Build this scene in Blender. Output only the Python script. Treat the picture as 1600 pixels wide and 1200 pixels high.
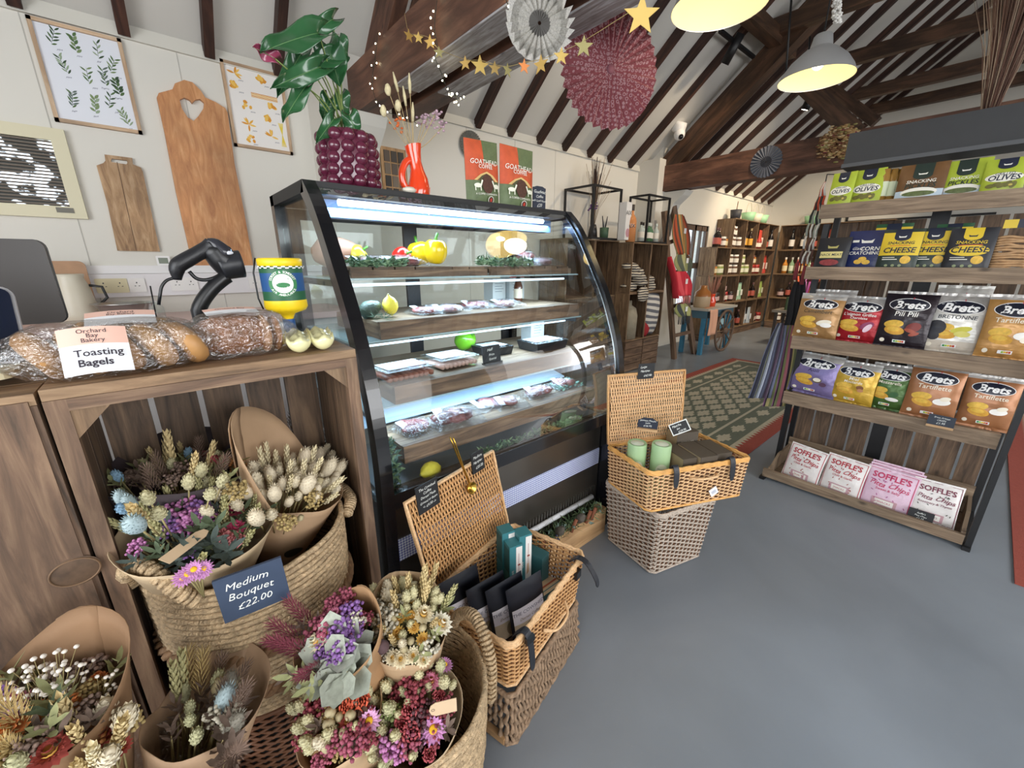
import bpy, math, random
from mathutils import Vector as V, Matrix, noise as NZ
from mathutils.geometry import tessellate_polygon
R_ = random.Random(7)
PI = math.pi
sc = bpy.context.scene
COL = sc.collection
for o in list(bpy.data.objects): bpy.data.objects.remove(o)

# ------------------------------------------------------------------ camera
CH = 1.4
FPX = 627.0
PITCH, YAW, ROLL = math.radians(16.7), math.radians(49.2), math.radians(.1)
cF = V((math.cos(PITCH)*math.cos(YAW), math.cos(PITCH)*math.sin(YAW), -math.sin(PITCH)))
r0 = cF.cross(V((0, 0, 1))).normalized(); u0 = r0.cross(cF)
cR = math.cos(ROLL)*r0 + math.sin(ROLL)*u0
cU = -math.sin(ROLL)*r0 + math.cos(ROLL)*u0
cd = bpy.data.cameras.new('camera'); cam = bpy.data.objects.new('camera', cd); COL.objects.link(cam)
cd.sensor_width = 36; cd.lens = 36*FPX/1600; cd.clip_start = .02
m3 = Matrix((cR, cU, -cF)).transposed()
cam.matrix_world = Matrix.Translation((0, 0, CH)) @ m3.to_4x4()
sc.camera = cam
C0 = V((0, 0, CH))

# ------------------------------------------------------------------ light and exposure
sc.view_settings.view_transform = 'Standard'; sc.view_settings.look = 'None'
sc.view_settings.gamma = 1; sc.view_settings.use_curve_mapping = False
sc.view_settings.exposure = EXPO = 0.48
try: sc.cycles.use_denoising = True
except Exception: pass
sc.cycles.max_bounces = 8; sc.cycles.diffuse_bounces = 4; sc.cycles.transparent_max_bounces = 24
sc.cycles.sample_clamp_indirect = 4
w = bpy.data.worlds.new('world'); sc.world = w; w.use_nodes = True
w.node_tree.nodes['Background'].inputs[0].default_value = (.80, .88, 1, 1)
w.node_tree.nodes['Background'].inputs[1].default_value = 2.2

def area(name, loc, look, size, power, col=(1, 1, 1), sy=None, spread=None):
    d = bpy.data.lights.new(name, 'AREA'); d.energy = power; d.color = col
    d.shape = 'RECTANGLE'; d.size = size; d.size_y = sy or size
    if spread: d.spread = spread
    o = bpy.data.objects.new(name, d); COL.objects.link(o); o.location = loc
    o.rotation_euler = (V(look)-V(loc)).to_track_quat('-Z', 'Y').to_euler()
    return o
def point(name, loc, power, col, r=.04):
    d = bpy.data.lights.new(name, 'POINT'); d.energy = power; d.color = col; d.shadow_soft_size = r
    o = bpy.data.objects.new(name, d); COL.objects.link(o); o.location = loc; return o
def spot(name, loc, look, power, col, ang=80, r=.03):
    d = bpy.data.lights.new(name, 'SPOT'); d.energy = power; d.color = col; d.shadow_soft_size = r
    d.spot_size = math.radians(ang); d.spot_blend = .6
    o = bpy.data.objects.new(name, d); COL.objects.link(o); o.location = loc
    o.rotation_euler = (V(look)-V(loc)).to_track_quat('-Z', 'Y').to_euler(); return o

# daylight through the big windows behind the visitor; unseen side lamps added as fill
area('daylight_back_window', (-2.3, -.6, 1.9), (1.5, 1.2, .9), 3.0, 62, (1, .985, .955), 2.0)
area('daylight_side_fill', (1.2, -3.3, 1.7), (1.4, 1.5, .6), 3.6, 78, (1, .975, .93), 1.8)
area('daylight_far_side_fill', (6.0, -3.3, 1.9), (6.0, 2, 1.2), 3.0, 40, (1, .95, .88), 1.5)
# rows of small warm ceiling spots further down the shop
for (x, y, z, lx, ly, lz, p) in ((5.2, 1.7, 3.6, 5.0, 3.4, 1.6, 60), (6.6, 1.7, 3.6, 7.8, 3.3, 1.6, 60), (8.4, 1.7, 3.6, 9.2, 3.3, 1.4, 110),
                                 (3.2, 1.5, 3.5, 3.2, 3.5, 2.2, 34), (9.2, 1.4, 3.6, 10.5, 2.9, 1.3, 70), (8.8, 1.5, 3.7, 8.9, 3.4, .9, 90)):
    spot('ceiling_spot_light', (x, y, z), (lx, ly, lz), p, (1, .80, .56), 90, .05)

def ray(px, py): return cF + cR*((px-800)/FPX) - cU*((py-600)/FPX)
def atz(px, py, z): d = ray(px, py); return C0 + d*((z-CH)/d.z)
def aty(px, py, y): d = ray(px, py); return C0 + d*(y/d.y)
def atx(px, py, x): d = ray(px, py); return C0 + d*(x/d.x)
def atd(px, py, D): return C0 + ray(px, py)*D

# ------------------------------------------------------------------ materials
def _mat(name):
    m = bpy.data.materials.new(name); m.use_nodes = True
    return m, m.node_tree.nodes, m.node_tree.links, m.node_tree.nodes['Principled BSDF']
def S2L(c):
    return tuple((x/12.92 if x <= .04045 else ((x+.055)/1.055)**2.4) for x in c[:3]) + (1,)
def H(h): return tuple(int(h[i:i+2], 16)/255 for i in (0, 2, 4))
_C = {}
def pm(col, rough=.6, metal=0, var=0, vs=20, bump=0, bs=60, emit=0, alpha=1, sheen=0, coat=0, name='paint', spec=None):
    """plain material; col is a display colour as hex or tuple; var blotches it, bump roughens it"""
    key = (col, rough, metal, var, vs, bump, bs, emit, alpha, sheen, coat, name, spec)
    if key in _C: return _C[key]
    m, N, L, b = _mat(name)
    c = S2L(H(col) if isinstance(col, str) else col)
    b.inputs['Base Color'].default_value = c; b.inputs['Roughness'].default_value = rough
    b.inputs['Metallic'].default_value = metal
    if spec is not None: b.inputs['Specular IOR Level'].default_value = spec
    if coat: b.inputs['Coat Weight'].default_value = coat; b.inputs['Coat Roughness'].default_value = .1
    if sheen: b.inputs['Sheen Weight'].default_value = sheen
    if emit:
        b.inputs['Emission Color'].default_value = c; b.inputs['Emission Strength'].default_value = emit
    if alpha < 1: b.inputs['Alpha'].default_value = alpha
    if var or bump:
        tc = N.new('ShaderNodeTexCoord')
        if var:
            n = N.new('ShaderNodeTexNoise'); n.inputs['Scale'].default_value = vs; n.inputs['Detail'].default_value = 5
            L.new(tc.outputs['Object'], n.inputs['Vector'])
            r = N.new('ShaderNodeMapRange'); r.inputs[1].default_value = .3; r.inputs[2].default_value = .7
            r.inputs[3].default_value = 1-var; r.inputs[4].default_value = 1+var
            L.new(n.outputs['Fac'], r.inputs[0])
            x = N.new('ShaderNodeVectorMath'); x.operation = 'SCALE'; x.inputs[0].default_value = c[:3]
            L.new(r.outputs[0], x.inputs['Scale']); L.new(x.outputs[0], b.inputs['Base Color'])
        if bump:
            n = N.new('ShaderNodeTexNoise'); n.inputs['Scale'].default_value = bs; n.inputs['Detail'].default_value = 4
            L.new(tc.outputs['Object'], n.inputs['Vector'])
            q = N.new('ShaderNodeBump'); q.inputs['Strength'].default_value = bump; q.inputs['Distance'].default_value = .01
            L.new(n.outputs['Fac'], q.inputs['Height']); L.new(q.outputs[0], b.inputs['Normal'])
    _C[key] = m
    return m
def wood(name, dark, mid, light, rough=.65, sx=1.5, sy=16, knots=True, bump=.25):
    """grain runs along U of the box UVs; every plank has its own offset"""
    if name in _C: return _C[name]
    m, N, L, b = _mat(name); b.inputs['Roughness'].default_value = rough
    uv = N.new('ShaderNodeUVMap'); mp = N.new('ShaderNodeMapping'); mp.inputs['Scale'].default_value = (sx, sy, 1)
    L.new(uv.outputs[0], mp.inputs[0])
    n = N.new('ShaderNodeTexNoise'); n.inputs['Scale'].default_value = 2.2; n.inputs['Detail'].default_value = 7
    n.inputs['Roughness'].default_value = .62; n.inputs['Distortion'].default_value = .9
    L.new(mp.outputs[0], n.inputs['Vector'])
    cr = N.new('ShaderNodeValToRGB'); e = cr.color_ramp.elements
    e[0].position = .30; e[0].color = S2L(H(dark)); e[1].position = .72; e[1].color = S2L(H(light))
    k = e.new(.5); k.color = S2L(H(mid)); L.new(n.outputs['Fac'], cr.inputs[0])
    n2 = N.new('ShaderNodeTexNoise'); n2.inputs['Scale'].default_value = 3.1; n2.inputs['Detail'].default_value = 2
    L.new(uv.outputs[0], n2.inputs['Vector'])
    r = N.new('ShaderNodeMapRange'); r.inputs[1].default_value = .3; r.inputs[2].default_value = .7
    r.inputs[3].default_value = .72; r.inputs[4].default_value = 1.22; L.new(n2.outputs['Fac'], r.inputs[0])
    x = N.new('ShaderNodeVectorMath'); x.operation = 'SCALE'; L.new(cr.outputs[0], x.inputs[0]); L.new(r.outputs[0], x.inputs['Scale'])
    out = x.outputs[0]
    if knots:
        vo = N.new('ShaderNodeTexVoronoi'); vo.inputs['Scale'].default_value = 4.2
        mp2 = N.new('ShaderNodeMapping'); mp2.inputs['Scale'].default_value = (1, 1.7, 1); L.new(uv.outputs[0], mp2.inputs[0]); L.new(mp2.outputs[0], vo.inputs['Vector'])
        r2 = N.new('ShaderNodeMapRange'); r2.inputs[1].default_value = .03; r2.inputs[2].default_value = .11
        r2.inputs[3].default_value = .35; r2.inputs[4].default_value = 1; L.new(vo.outputs['Distance'], r2.inputs[0])
        x2 = N.new('ShaderNodeVectorMath'); x2.operation = 'SCALE'; L.new(out, x2.inputs[0]); L.new(r2.outputs[0], x2.inputs['Scale']); out = x2.outputs[0]
    L.new(out, b.inputs['Base Color'])
    q = N.new('ShaderNodeBump'); q.inputs['Strength'].default_value = bump; q.inputs['Distance'].default_value = .004
    L.new(n.outputs['Fac'], q.inputs['Height']); L.new(q.outputs[0], b.inputs['Normal'])
    _C[name] = m
    return m
def glass(name, col=(1, 1, 1), rough=.02, fac=.02, tint=(.93, .97, .97)):
    """thin pane: mostly clear, mirror at grazing angles"""
    if name in _C: return _C[name]
    m, N, L, b = _mat(name); N.remove(b)
    t = N.new('ShaderNodeBsdfTransparent'); t.inputs[0].default_value = tint + (1,)
    g = N.new('ShaderNodeBsdfGlossy'); g.inputs['Roughness'].default_value = rough; g.inputs[0].default_value = col + (1,)
    lw = N.new('ShaderNodeLayerWeight'); lw.inputs[0].default_value = .25
    r = N.new('ShaderNodeMapRange'); r.inputs[3].default_value = fac; r.inputs[4].default_value = .28
    mx = N.new('ShaderNodeMixShader'); L.new(lw.outputs['Fresnel'], r.inputs[0]); L.new(r.outputs[0], mx.inputs[0])
    L.new(t.outputs[0], mx.inputs[1]); L.new(g.outputs[0], mx.inputs[2]); L.new(mx.outputs[0], N['Material Output'].inputs[0])
    _C[name] = m
    return m
def film(name='clear_film', tint=(.9, .9, .9), crink=70, fac=.20):
    """crinkled clear plastic film"""
    if name in _C: return _C[name]
    m = glass(name, (1, 1, 1), .12, fac, tint); N = m.node_tree.nodes; L = m.node_tree.links
    tc = N.new('ShaderNodeTexCoord'); n = N.new('ShaderNodeTexNoise'); n.inputs['Scale'].default_value = crink; n.inputs['Detail'].default_value = 3
    n.inputs['Distortion'].default_value = 1.5
    L.new(tc.outputs['Object'], n.inputs['Vector'])
    q = N.new('ShaderNodeBump'); q.inputs['Strength'].default_value = .9; q.inputs['Distance'].default_value = .012
    L.new(n.outputs['Fac'], q.inputs['Height'])
    for k in N:
        if k.type in ('BSDF_GLOSSY', 'LAYER_WEIGHT'): L.new(q.outputs[0], k.inputs['Normal'])
    return m

W_RUST = wood('rustic_crate_wood', '43352a', '705744', '957a60')
W_RUSTD = wood('dark_crate_wood', '35291f', '5f4b3a', '80674f')
W_TOP = wood('crate_top_wood', '5f4a36', '8a6e52', 'b09473')
W_BEAM = wood('stained_beam_wood', '2b1a13', '46301f', '674735', .55, 1.0, 7)
W_BEAM2 = wood('red_brown_beam_wood', '3b261c', '5d3d2e', '7e5945', .6, 1.0, 6)
W_SHEEN = wood('beam_sheen_wood', '625854', '938c8b', 'bdbec4', .5, 2, 18)  # pale tone carries the light sheen under the near beams
W_RAFT = wood('rafter_wood', '1f1310', '3a231b', '57372a', .6, 1, 9, False)
W_SHELF = wood('display_shelf_wood', '625040', '84705b', 'a28d74')
W_PINE = wood('pine_box_wood', '9c7852', 'bd966a', 'd4b086')
W_BOARD = wood('chopping_board_wood', 'ad7246', 'c58a58', 'dba776', .5, 2.2, 12)
W_BOARD2 = wood('old_board_wood', '7a5b40', 'a98661', 'c7a884', .6, 2.2, 12)
W_OAK = wood('frame_oak', '9d8064', 'b99b7c', 'cdb497', .5, 2, 20, False)
BLACK = pm('141416', .45, name='black_metal'); BLK = pm('17181b', .35, name='black_plastic')
SLATE = pm('23262b', .7, var=.1, name='chalkboard'); CHALK = pm('e8ebe6', .8, name='chalk')
WALLM = pm('dbd8cf', .6, var=.015, vs=1.2, bump=.05, bs=9, name='cream_wall_paint')
CEILM = pm('cdcac3', .8, var=.02, vs=2, name='ceiling_paint')
WICK = pm('c99a66', .55, var=.22, vs=160, name='golden_wicker'); WICKL = pm('dcb486', .55, var=.2, vs=150, name='pale_wicker')
WICKG = pm('b0a294', .7, var=.35, vs=150, name='grey_wicker'); WICKB = pm('6b452c', .6, var=.25, vs=35, name='brown_wicker')
KRAFT = pm('b79a78', .75, var=.06, vs=8, bump=.3, bs=18, name='kraft_paper'); KRAFTD = pm('4a4044', .8, var=.1, bump=.3, bs=14, name='dark_paper')
CLEAR = glass('clear_glass'); FILM = film()
WHITE = pm('f1f0ee', .5, name='white'); LEATHER = pm('22252c', .45, bump=.2, bs=90, name='dark_leather')
GOLD = pm('c9a24a', .25, 1, name='brass'); STEEL = pm('b9b8b5', .3, 1, name='brushed_steel')

# ------------------------------------------------------------------ mesh helpers
def frame(o, x, y):
    """matrix whose local X, Y, Z are x, y (made square to x) and x cross y, at o"""
    x = V(x).normalized(); z = x.cross(V(y)).normalized(); y = z.cross(x)
    return Matrix.Translation(V(o)) @ Matrix((x, y, z)).transposed().to_4x4()
def rz(a): return Matrix.Rotation(a, 4, 'Z')
def rx(a): return Matrix.Rotation(a, 4, 'X')
def ry(a): return Matrix.Rotation(a, 4, 'Y')
def T(*a): return Matrix.Translation(V(a if len(a) == 3 else a[0]))
TXT = {}
def text_mesh(s, shear=0, bold=0):
    k = (s, shear, bold)
    if k not in TXT:
        c = bpy.data.curves.new('t', 'FONT'); c.body = s; c.size = 1; c.align_x = 'CENTER'; c.align_y = 'CENTER'
        c.shear = shear; c.offset = bold; c.resolution_u = 2; c.space_line = .85
        o = bpy.data.objects.new('t', c); me = bpy.data.meshes.new_from_object(o)
        TXT[k] = ([v.co.copy() for v in me.vertices], [tuple(p.vertices) for p in me.polygons])
        bpy.data.objects.remove(o); bpy.data.curves.remove(c); bpy.data.meshes.remove(me)
    return TXT[k]
class MB:
    def __init__(s, mat=None):
        s.v = []; s.f = []; s.m = []; s.s = []; s.uv = []; s.mats = []; s.cur = 0; s.M = Matrix(); s.hf = None; s.lay = 0
        if mat: s.use(mat)
    def use(s, mat):
        if mat not in s.mats: s.mats.append(mat)
        s.cur = s.mats.index(mat); return s
    def add(s, vs, fs, smooth=False, uvs=None, M=None):
        b = len(s.v); MM = s.M @ M if M is not None else s.M
        s.v += [MM @ V(p) for p in vs]
        for i, f in enumerate(fs):
            s.f.append([b+k for k in f]); s.m.append(s.cur); s.s.append(smooth)
            s.uv.append(uvs[i] if uvs else None)
        return s
    def box(s, lo, hi, M=None, grain=None):
        lo, hi = V(lo), V(hi); d = hi-lo
        vs = [(x, y, z) for z in (lo.z, hi.z) for y in (lo.y, hi.y) for x in (lo.x, hi.x)]
        fs = [(0, 2, 3, 1), (4, 5, 7, 6), (0, 1, 5, 4), (2, 6, 7, 3), (0, 4, 6, 2), (1, 3, 7, 5)]
        L = grain if grain is not None else max(range(3), key=lambda i: d[i])
        a, b = R_.random()*40, R_.random()*40; uvs = []
        for f in fs:
            n = [i for i in range(3) if len({round(vs[k][i], 6) for k in f}) == 1]; n = n[0] if n else 0
            o = [i for i in range(3) if i != n]
            if L in o: U = L; W = [i for i in o if i != L][0]
            else: U, W = o
            uvs.append([(vs[k][U]+a, vs[k][W]+b) for k in f])
        return s.add(vs, fs, False, uvs, M)
    def cbox(s, c, d, M=None, grain=None):
        c, d = V(c), V(d)/2; return s.box(c-d, c+d, M, grain)
    def bar(s, a, b, w, h, up=(0, 0, 1)):
        a, b = V(a), V(b); x = b-a
        if abs(x.normalized().dot(V(up))) > .98: up = (1, 0, 0)
        return s.box((0, -w/2, -h/2), (x.length, w/2, h/2), frame(a, x, V(up).cross(x)), 0)
    def rbox(s, c, d, r, n=4, M=None, axis=2):
        """box with rounded vertical edges (about AXIS)"""
        cx = V(c); hx, hy, hz = [k/2 for k in d]; pts = []
        A, B = [(1, 2), (0, 2), (0, 1)][axis]; h = [hx, hy, hz]
        for q, (sa, sb) in enumerate(((1, 1), (-1, 1), (-1, -1), (1, -1))):
            for i in range(n+1):
                t = PI/2*(q+i/n); pts.append((sa*(h[A]-r)+r*math.cos(t), sb*(h[B]-r)+r*math.sin(t)))
        def P(p, e):
            o = [0, 0, 0]; o[A] = p[0]; o[B] = p[1]; o[axis] = e*h[axis]; return V(o)+cx
        k = len(pts); vs = [P(p, -1) for p in pts]+[P(p, 1) for p in pts]
        fs = [(i, (i+1) % k, k+(i+1) % k, k+i) for i in range(k)]
        if axis == 1: fs = [f[::-1] for f in fs]
        s.add(vs, fs, False, None, M); s.add(vs, [tuple(range(k))[::-1], tuple(range(k, 2*k))], False, None, M)
        return s
    def tube(s, pts, r, n=6, closed=False, cap=True, M=None, smooth=True, flat=1):
        pts = [V(p) for p in pts]; k = len(pts); vs = []; up = None; ln = 0; us = []
        for i, p in enumerate(pts):
            if closed: t = (pts[(i+1) % k]-pts[i-1])
            else: t = pts[min(i+1, k-1)]-pts[max(i-1, 0)]
            t = t.normalized() if t.length > 1e-9 else V((0, 0, 1))
            if up is None:
                up = V((0, 0, 1)) if abs(t.z) < .9 else V((1, 0, 0))
            a = t.cross(up)
            if a.length < 1e-6: a = t.orthogonal()
            a.normalize(); b = a.cross(t); up = b
            rr = r[i] if isinstance(r, (list, tuple)) else r
            vs += [p+a*(rr*math.cos(2*PI*j/n))+b*(rr*flat*math.sin(2*PI*j/n)) for j in range(n)]
            if i: ln += (p-pts[i-1]).length
            us.append(ln)
        fs = []; uvs = []; o = R_.random()*30
        for i in range(k if closed else k-1):
            i2 = (i+1) % k
            for j in range(n):
                j2 = (j+1) % n
                fs.append((i*n+j, i*n+j2, i2*n+j2, i2*n+j))
                uvs.append([(us[i]+o, j*.02+o), (us[i]+o, (j+1)*.02+o), (us[i2]+o, (j+1)*.02+o), (us[i2]+o, j*.02+o)])
        if cap and not closed:
            fs += [tuple(range(n))[::-1], tuple(range((k-1)*n, k*n))]; uvs += [None, None]
        return s.add(vs, fs, smooth, uvs, M)
    def lathe(s, prof, n=24, M=None, smooth=True, sx=1, sy=1):
        k = len(prof); vs = []
        for (r, z) in prof: vs += [(sx*r*math.cos(2*PI*j/n), sy*r*math.sin(2*PI*j/n), z) for j in range(n)]
        fs = [(i*n+j, i*n+(j+1) % n, (i+1)*n+(j+1) % n, (i+1)*n+j) for i in range(k-1) for j in range(n)]
        return s.add(vs, fs, smooth, None, M)
    def ell(s, c, r, nu=12, nv=8, M=None, nz=0, ns=5, seed=0):
        vs = []; c = V(c)
        for i in range(nv+1):
            a = PI*i/nv
            for j in range(nu):
                t = 2*PI*j/nu; d = V((math.sin(a)*math.cos(t), math.sin(a)*math.sin(t), math.cos(a)))
                k = 1+nz*NZ.noise(d*ns+V((seed, seed*.7, 0))) if nz else 1
                vs.append(c+V((d.x*r[0]*k, d.y*r[1]*k, d.z*r[2]*k)))
        fs = [(i*nu+j, (i+1)*nu+j, (i+1)*nu+(j+1) % nu, i*nu+(j+1) % nu) for i in range(nv) for j in range(nu)]
        return s.add(vs, fs, True, None, M)
    def grid(s, fn, nu, nv, M=None, smooth=True, uvf=None):
        vs = [fn(i/nu, j/nv) for j in range(nv+1) for i in range(nu+1)]
        fs = [(j*(nu+1)+i, j*(nu+1)+i+1, (j+1)*(nu+1)+i+1, (j+1)*(nu+1)+i) for j in range(nv) for i in range(nu)]
        uvs = None
        if uvf: uvs = [[uvf((k % (nu+1))/nu, (k//(nu+1))/nv) for k in f] for f in fs]
        return s.add(vs, fs, smooth, uvs, M)
    def prism(s, pts, z0, z1, M=None, hole=None):
        k = len(pts); loops = [[V((p[0], p[1], 0)) for p in pts]]
        if hole: loops.append([V((p[0], p[1], 0)) for p in hole])
        tri = tessellate_polygon(loops); allp = [p for l in loops for p in l]; n = len(allp)
        vs = [(p.x, p.y, z0) for p in allp]+[(p.x, p.y, z1) for p in allp]
        fs = []
        for t in tri:
            a, b, c = [allp[i] for i in t]
            if (b-a).cross(c-a).z < 0: t = t[::-1]
            fs.append(tuple(i+n for i in t)); fs.append(tuple(t)[::-1])
        o = R_.random()*30
        uvs = [[(vs[i][1]+o, vs[i][0]+o) for i in f] for f in fs]
        st = 0
        for l in loops:
            k = len(l); ar = sum(l[i].x*l[(i+1) % k].y-l[(i+1) % k].x*l[i].y for i in range(k))
            if st: ar = -ar
            for i in range(k):
                a, b = st+i, st+(i+1) % k
                f = (a, b, b+n, a+n) if ar > 0 else (b, a, a+n, b+n)
                fs.append(f); uvs.append([(vs[q][1]+o, vs[q][2]+o) for q in f])
            st += k
        return s.add(vs, fs, False, uvs, M)
    # --- print: flat artwork laid on z = hf(x, y) (or z = 0), each call one thin layer higher
    def _z(s, x, y): return (s.hf(x, y)+.0011+s.lay*.00028 if s.hf else .0003+s.lay*.00004)
    def pr(s, x0, y0, x1, y1, mat, n=None):
        s.use(mat); s.lay += 1; k = n or (10 if s.hf else 1)
        return s.grid(lambda u, v: (x0+(x1-x0)*u, y0+(y1-y0)*v, s._z(x0+(x1-x0)*u, y0+(y1-y0)*v)), k, k)
    def pe(s, cx, cy, a, b, mat, n=20, rot=0, nr=None):
        s.use(mat); s.lay += 1; nr = nr or (6 if s.hf else 1); vs = [(cx, cy, s._z(cx, cy))]
        for i in range(1, nr+1):
            for j in range(n):
                t = 2*PI*j/n; u, v = a*i/nr*math.cos(t), b*i/nr*math.sin(t)
                x, y = cx+u*math.cos(rot)-v*math.sin(rot), cy+u*math.sin(rot)+v*math.cos(rot); vs.append((x, y, s._z(x, y)))
        fs = [(0, 1+j, 1+(j+1) % n) for j in range(n)]
        for i in range(nr-1):
            q = 1+i*n; fs += [(q+j, q+n+j, q+n+(j+1) % n, q+(j+1) % n) for j in range(n)]
        return s.add(vs, fs, True)
    def pp(s, pts, mat):
        s.use(mat); s.lay += 1
        tri = tessellate_polygon([[V((p[0], p[1], 0)) for p in pts]])
        fs = []
        for t in tri:
            a, b, c = [V((pts[i][0], pts[i][1], 0)) for i in t]
            fs.append(tuple(t) if (b-a).cross(c-a).z > 0 else tuple(t)[::-1])
        return s.add([(p[0], p[1], s._z(p[0], p[1])) for p in pts], fs)
    def pt(s, txt, cx, cy, size, mat, shear=0, bold=0, rot=0, sx=1, wob=0):
        s.use(mat); s.lay += 1; vs, fs = text_mesh(txt, shear, bold); out = []
        c, d = math.cos(rot), math.sin(rot)
        for p in vs:
            u, v = p.x*size*sx, p.y*size
            if wob: v += wob*size*math.sin(p.x*2.3); u += wob*.6*size*math.sin(p.y*5+p.x)
            x, y = cx+u*c-v*d, cy+u*d+v*c; out.append((x, y, s._z(x, y)+.0001))
        return s.add(out, fs)
    def mesh(s, name):
        me = bpy.data.meshes.new(name); me.from_pydata([tuple(p) for p in s.v], [], s.f)
        for m in s.mats: me.materials.append(m)
        me.polygons.foreach_set('material_index', s.m); me.polygons.foreach_set('use_smooth', s.s)
        if any(u is not None for u in s.uv):
            l = me.uv_layers.new(name='UVMap'); d = []
            for f, u in zip(s.f, s.uv):
                for i, k in enumerate(f):
                    if u: d += [u[i][0], u[i][1]]
                    else: d += [s.v[k].x, s.v[k].y]
            l.data.foreach_set('uv', d)
        me.update(); return me
    def obj(s, name, parent=None, M=None):
        o = bpy.data.objects.new(name, s.mesh(name)); COL.objects.link(o)
        if parent is not None: o.parent = parent
        if M is not None: o.matrix_basis = M
        return o
def tag(o, label, cat, group=None, kind=None):
    if label: o['label'] = label
    if cat: o['category'] = cat
    if group: o['group'] = group
    if kind: o['kind'] = kind
    return o
def thing(name, label, cat, M=None, group=None):
    o = bpy.data.objects.new(name, None); COL.objects.link(o); o.empty_display_size = .05
    if M is not None: o.matrix_basis = M if isinstance(M, Matrix) else T(M)
    return tag(o, label, cat, group)
def struct(o): o['kind'] = 'structure'; return o
def kids(o): return [c for c in bpy.data.objects if c.parent == o]
def dup(o, M=None, label=None, group=None, parent=None):
    c = o.copy(); COL.objects.link(c)
    if parent is not None: c.parent = parent
    if M is not None: c.matrix_basis = M
    if label: c['label'] = label
    if group: c['group'] = group
    for k in kids(o): dup(k, parent=c)
    return c
def weave(m, surf, nu, nv, r=.0025, amp=.0035, closed=False, n=4, sub=2, jit=.0):
    """rows of strands going in and out round the stakes; surf(u, v) -> (point, outward normal)"""
    for j in range(nv):
        pts = []
        for i in range(nu*sub + (0 if closed else 1)):
            u = i/(nu*sub); v = (j+.5)/nv
            p, q = surf(u, v); s_ = math.cos(PI*i/sub)*(1 if j % 2 else -1)
            pts.append(V(p)+V(q)*(amp*s_+(R_.random()-.5)*jit))
        m.tube(pts, r, n, closed=closed, cap=False)

def smooth(pts, k=4):
    """Catmull-Rom through the points, k steps each"""
    p = [V(q) for q in pts]; p = [2*p[0]-p[1]]+p+[2*p[-1]-p[-2]]; out = []
    for i in range(1, len(p)-2):
        a, b, c, d = p[i-1:i+3]
        for j in range(k):
            t = j/k; out.append(.5*((2*b)+(c-a)*t+(2*a-5*b+4*c-d)*t*t+(3*b-a-3*c+d)*t**3))
    return out+[p[-2]]
def radii(r, k=4):
    out = []
    for a, b in zip(r[:-1], r[1:]): out += [a+(b-a)*j/k for j in range(k)]
    return out+[r[-1]]
# ================================================================== room
WY = 3.6; XF = 10.85; XB = -2.6; YR = -3.6; ZP = 2.72; TAN = math.tan(math.radians(40)); YRG = 0.0; ZR = ZP+(WY-YRG)*TAN
def roofz(y): return ZP+(WY-abs(y))*TAN
m, N, L, b = _mat('grey_painted_floor')
tc = N.new('ShaderNodeTexCoord')
def _nz(sc_, det, dist=0):
    n = N.new('ShaderNodeTexNoise'); n.inputs['Scale'].default_value = sc_; n.inputs['Detail'].default_value = det; n.inputs['Distortion'].default_value = dist
    L.new(tc.outputs['Object'], n.inputs['Vector']); return n
n1 = _nz(1.1, 5, .6); cr = N.new('ShaderNodeValToRGB'); e = cr.color_ramp.elements
e[0].position = .3; e[0].color = S2L(H('757b82')); e[1].position = .72; e[1].color = S2L(H('899098')); L.new(n1.outputs['Fac'], cr.inputs[0])
n2 = _nz(70, 6); r2 = N.new('ShaderNodeMapRange'); r2.inputs[1].default_value = .70; r2.inputs[2].default_value = .78; L.new(n2.outputs['Fac'], r2.inputs[0])
mx = N.new('ShaderNodeMixRGB'); mx.inputs[2].default_value = S2L(H('8b8f90')); L.new(r2.outputs[0], mx.inputs[0]); L.new(cr.outputs[0], mx.inputs[1]); L.new(mx.outputs[0], b.inputs['Base Color'])
n3 = _nz(2.2, 4); r3 = N.new('ShaderNodeMapRange'); r3.inputs[3].default_value = .22; r3.inputs[4].default_value = .48; L.new(n3.outputs['Fac'], r3.inputs[0]); L.new(r3.outputs[0], b.inputs['Roughness'])
q = N.new('ShaderNodeBump'); q.inputs['Strength'].default_value = .12; q.inputs['Distance'].default_value = .01; L.new(_nz(6, 6).outputs['Fac'], q.inputs['Height']); L.new(q.outputs[0], b.inputs['Normal'])
FLOORM = m
def S(m, name): return struct(m.obj(name))
S(MB(FLOORM).box((XB-.1, YR-.1, -.1), (XF+.1, WY+.1, 0)), 'floor')
# long wall with the prints; a window opening far down
wx0, wx1, wz0, wz1 = 6.95, 7.88, .62, 2.06
m = MB(WALLM); m.box((XB, WY, 0), (wx0, WY+.25, ZP)); m.box((wx1, WY, 0), (XF, WY+.25, ZP)); m.box((wx0, WY, 0), (wx1, WY+.25, wz0)); m.box((wx0, WY, wz1), (wx1, WY+.25, ZP)); S(m, 'wall_left')
S(MB(WALLM).prism([(YR, 0), (WY, 0), (WY, ZP), (YRG, ZR), (YR, ZP)], 0, .2, frame((XF, 0, 0), (0, 1, 0), (0, 0, 1))), 'wall_far')
m = MB(WALLM)
m.box((XB, YR-.2, 0), (XF, YR, .85)); m.box((XB, YR-.2, 2.55), (XF, YR, ZP))
for a, c in ((XB, -.8), (3.1, 4.3), (7.6, XF)): m.box((a, YR-.2, .85), (c, YR, 2.55))
S(m, 'wall_right')
m = MB(WALLM); m.prism([(YR, ZP-.1), (WY, ZP-.1), (WY, ZP), (YRG, ZR), (YR, ZP)], 0, .2, frame((XB-.2, 0, 0), (0, 1, 0), (0, 0, 1)))
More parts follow.
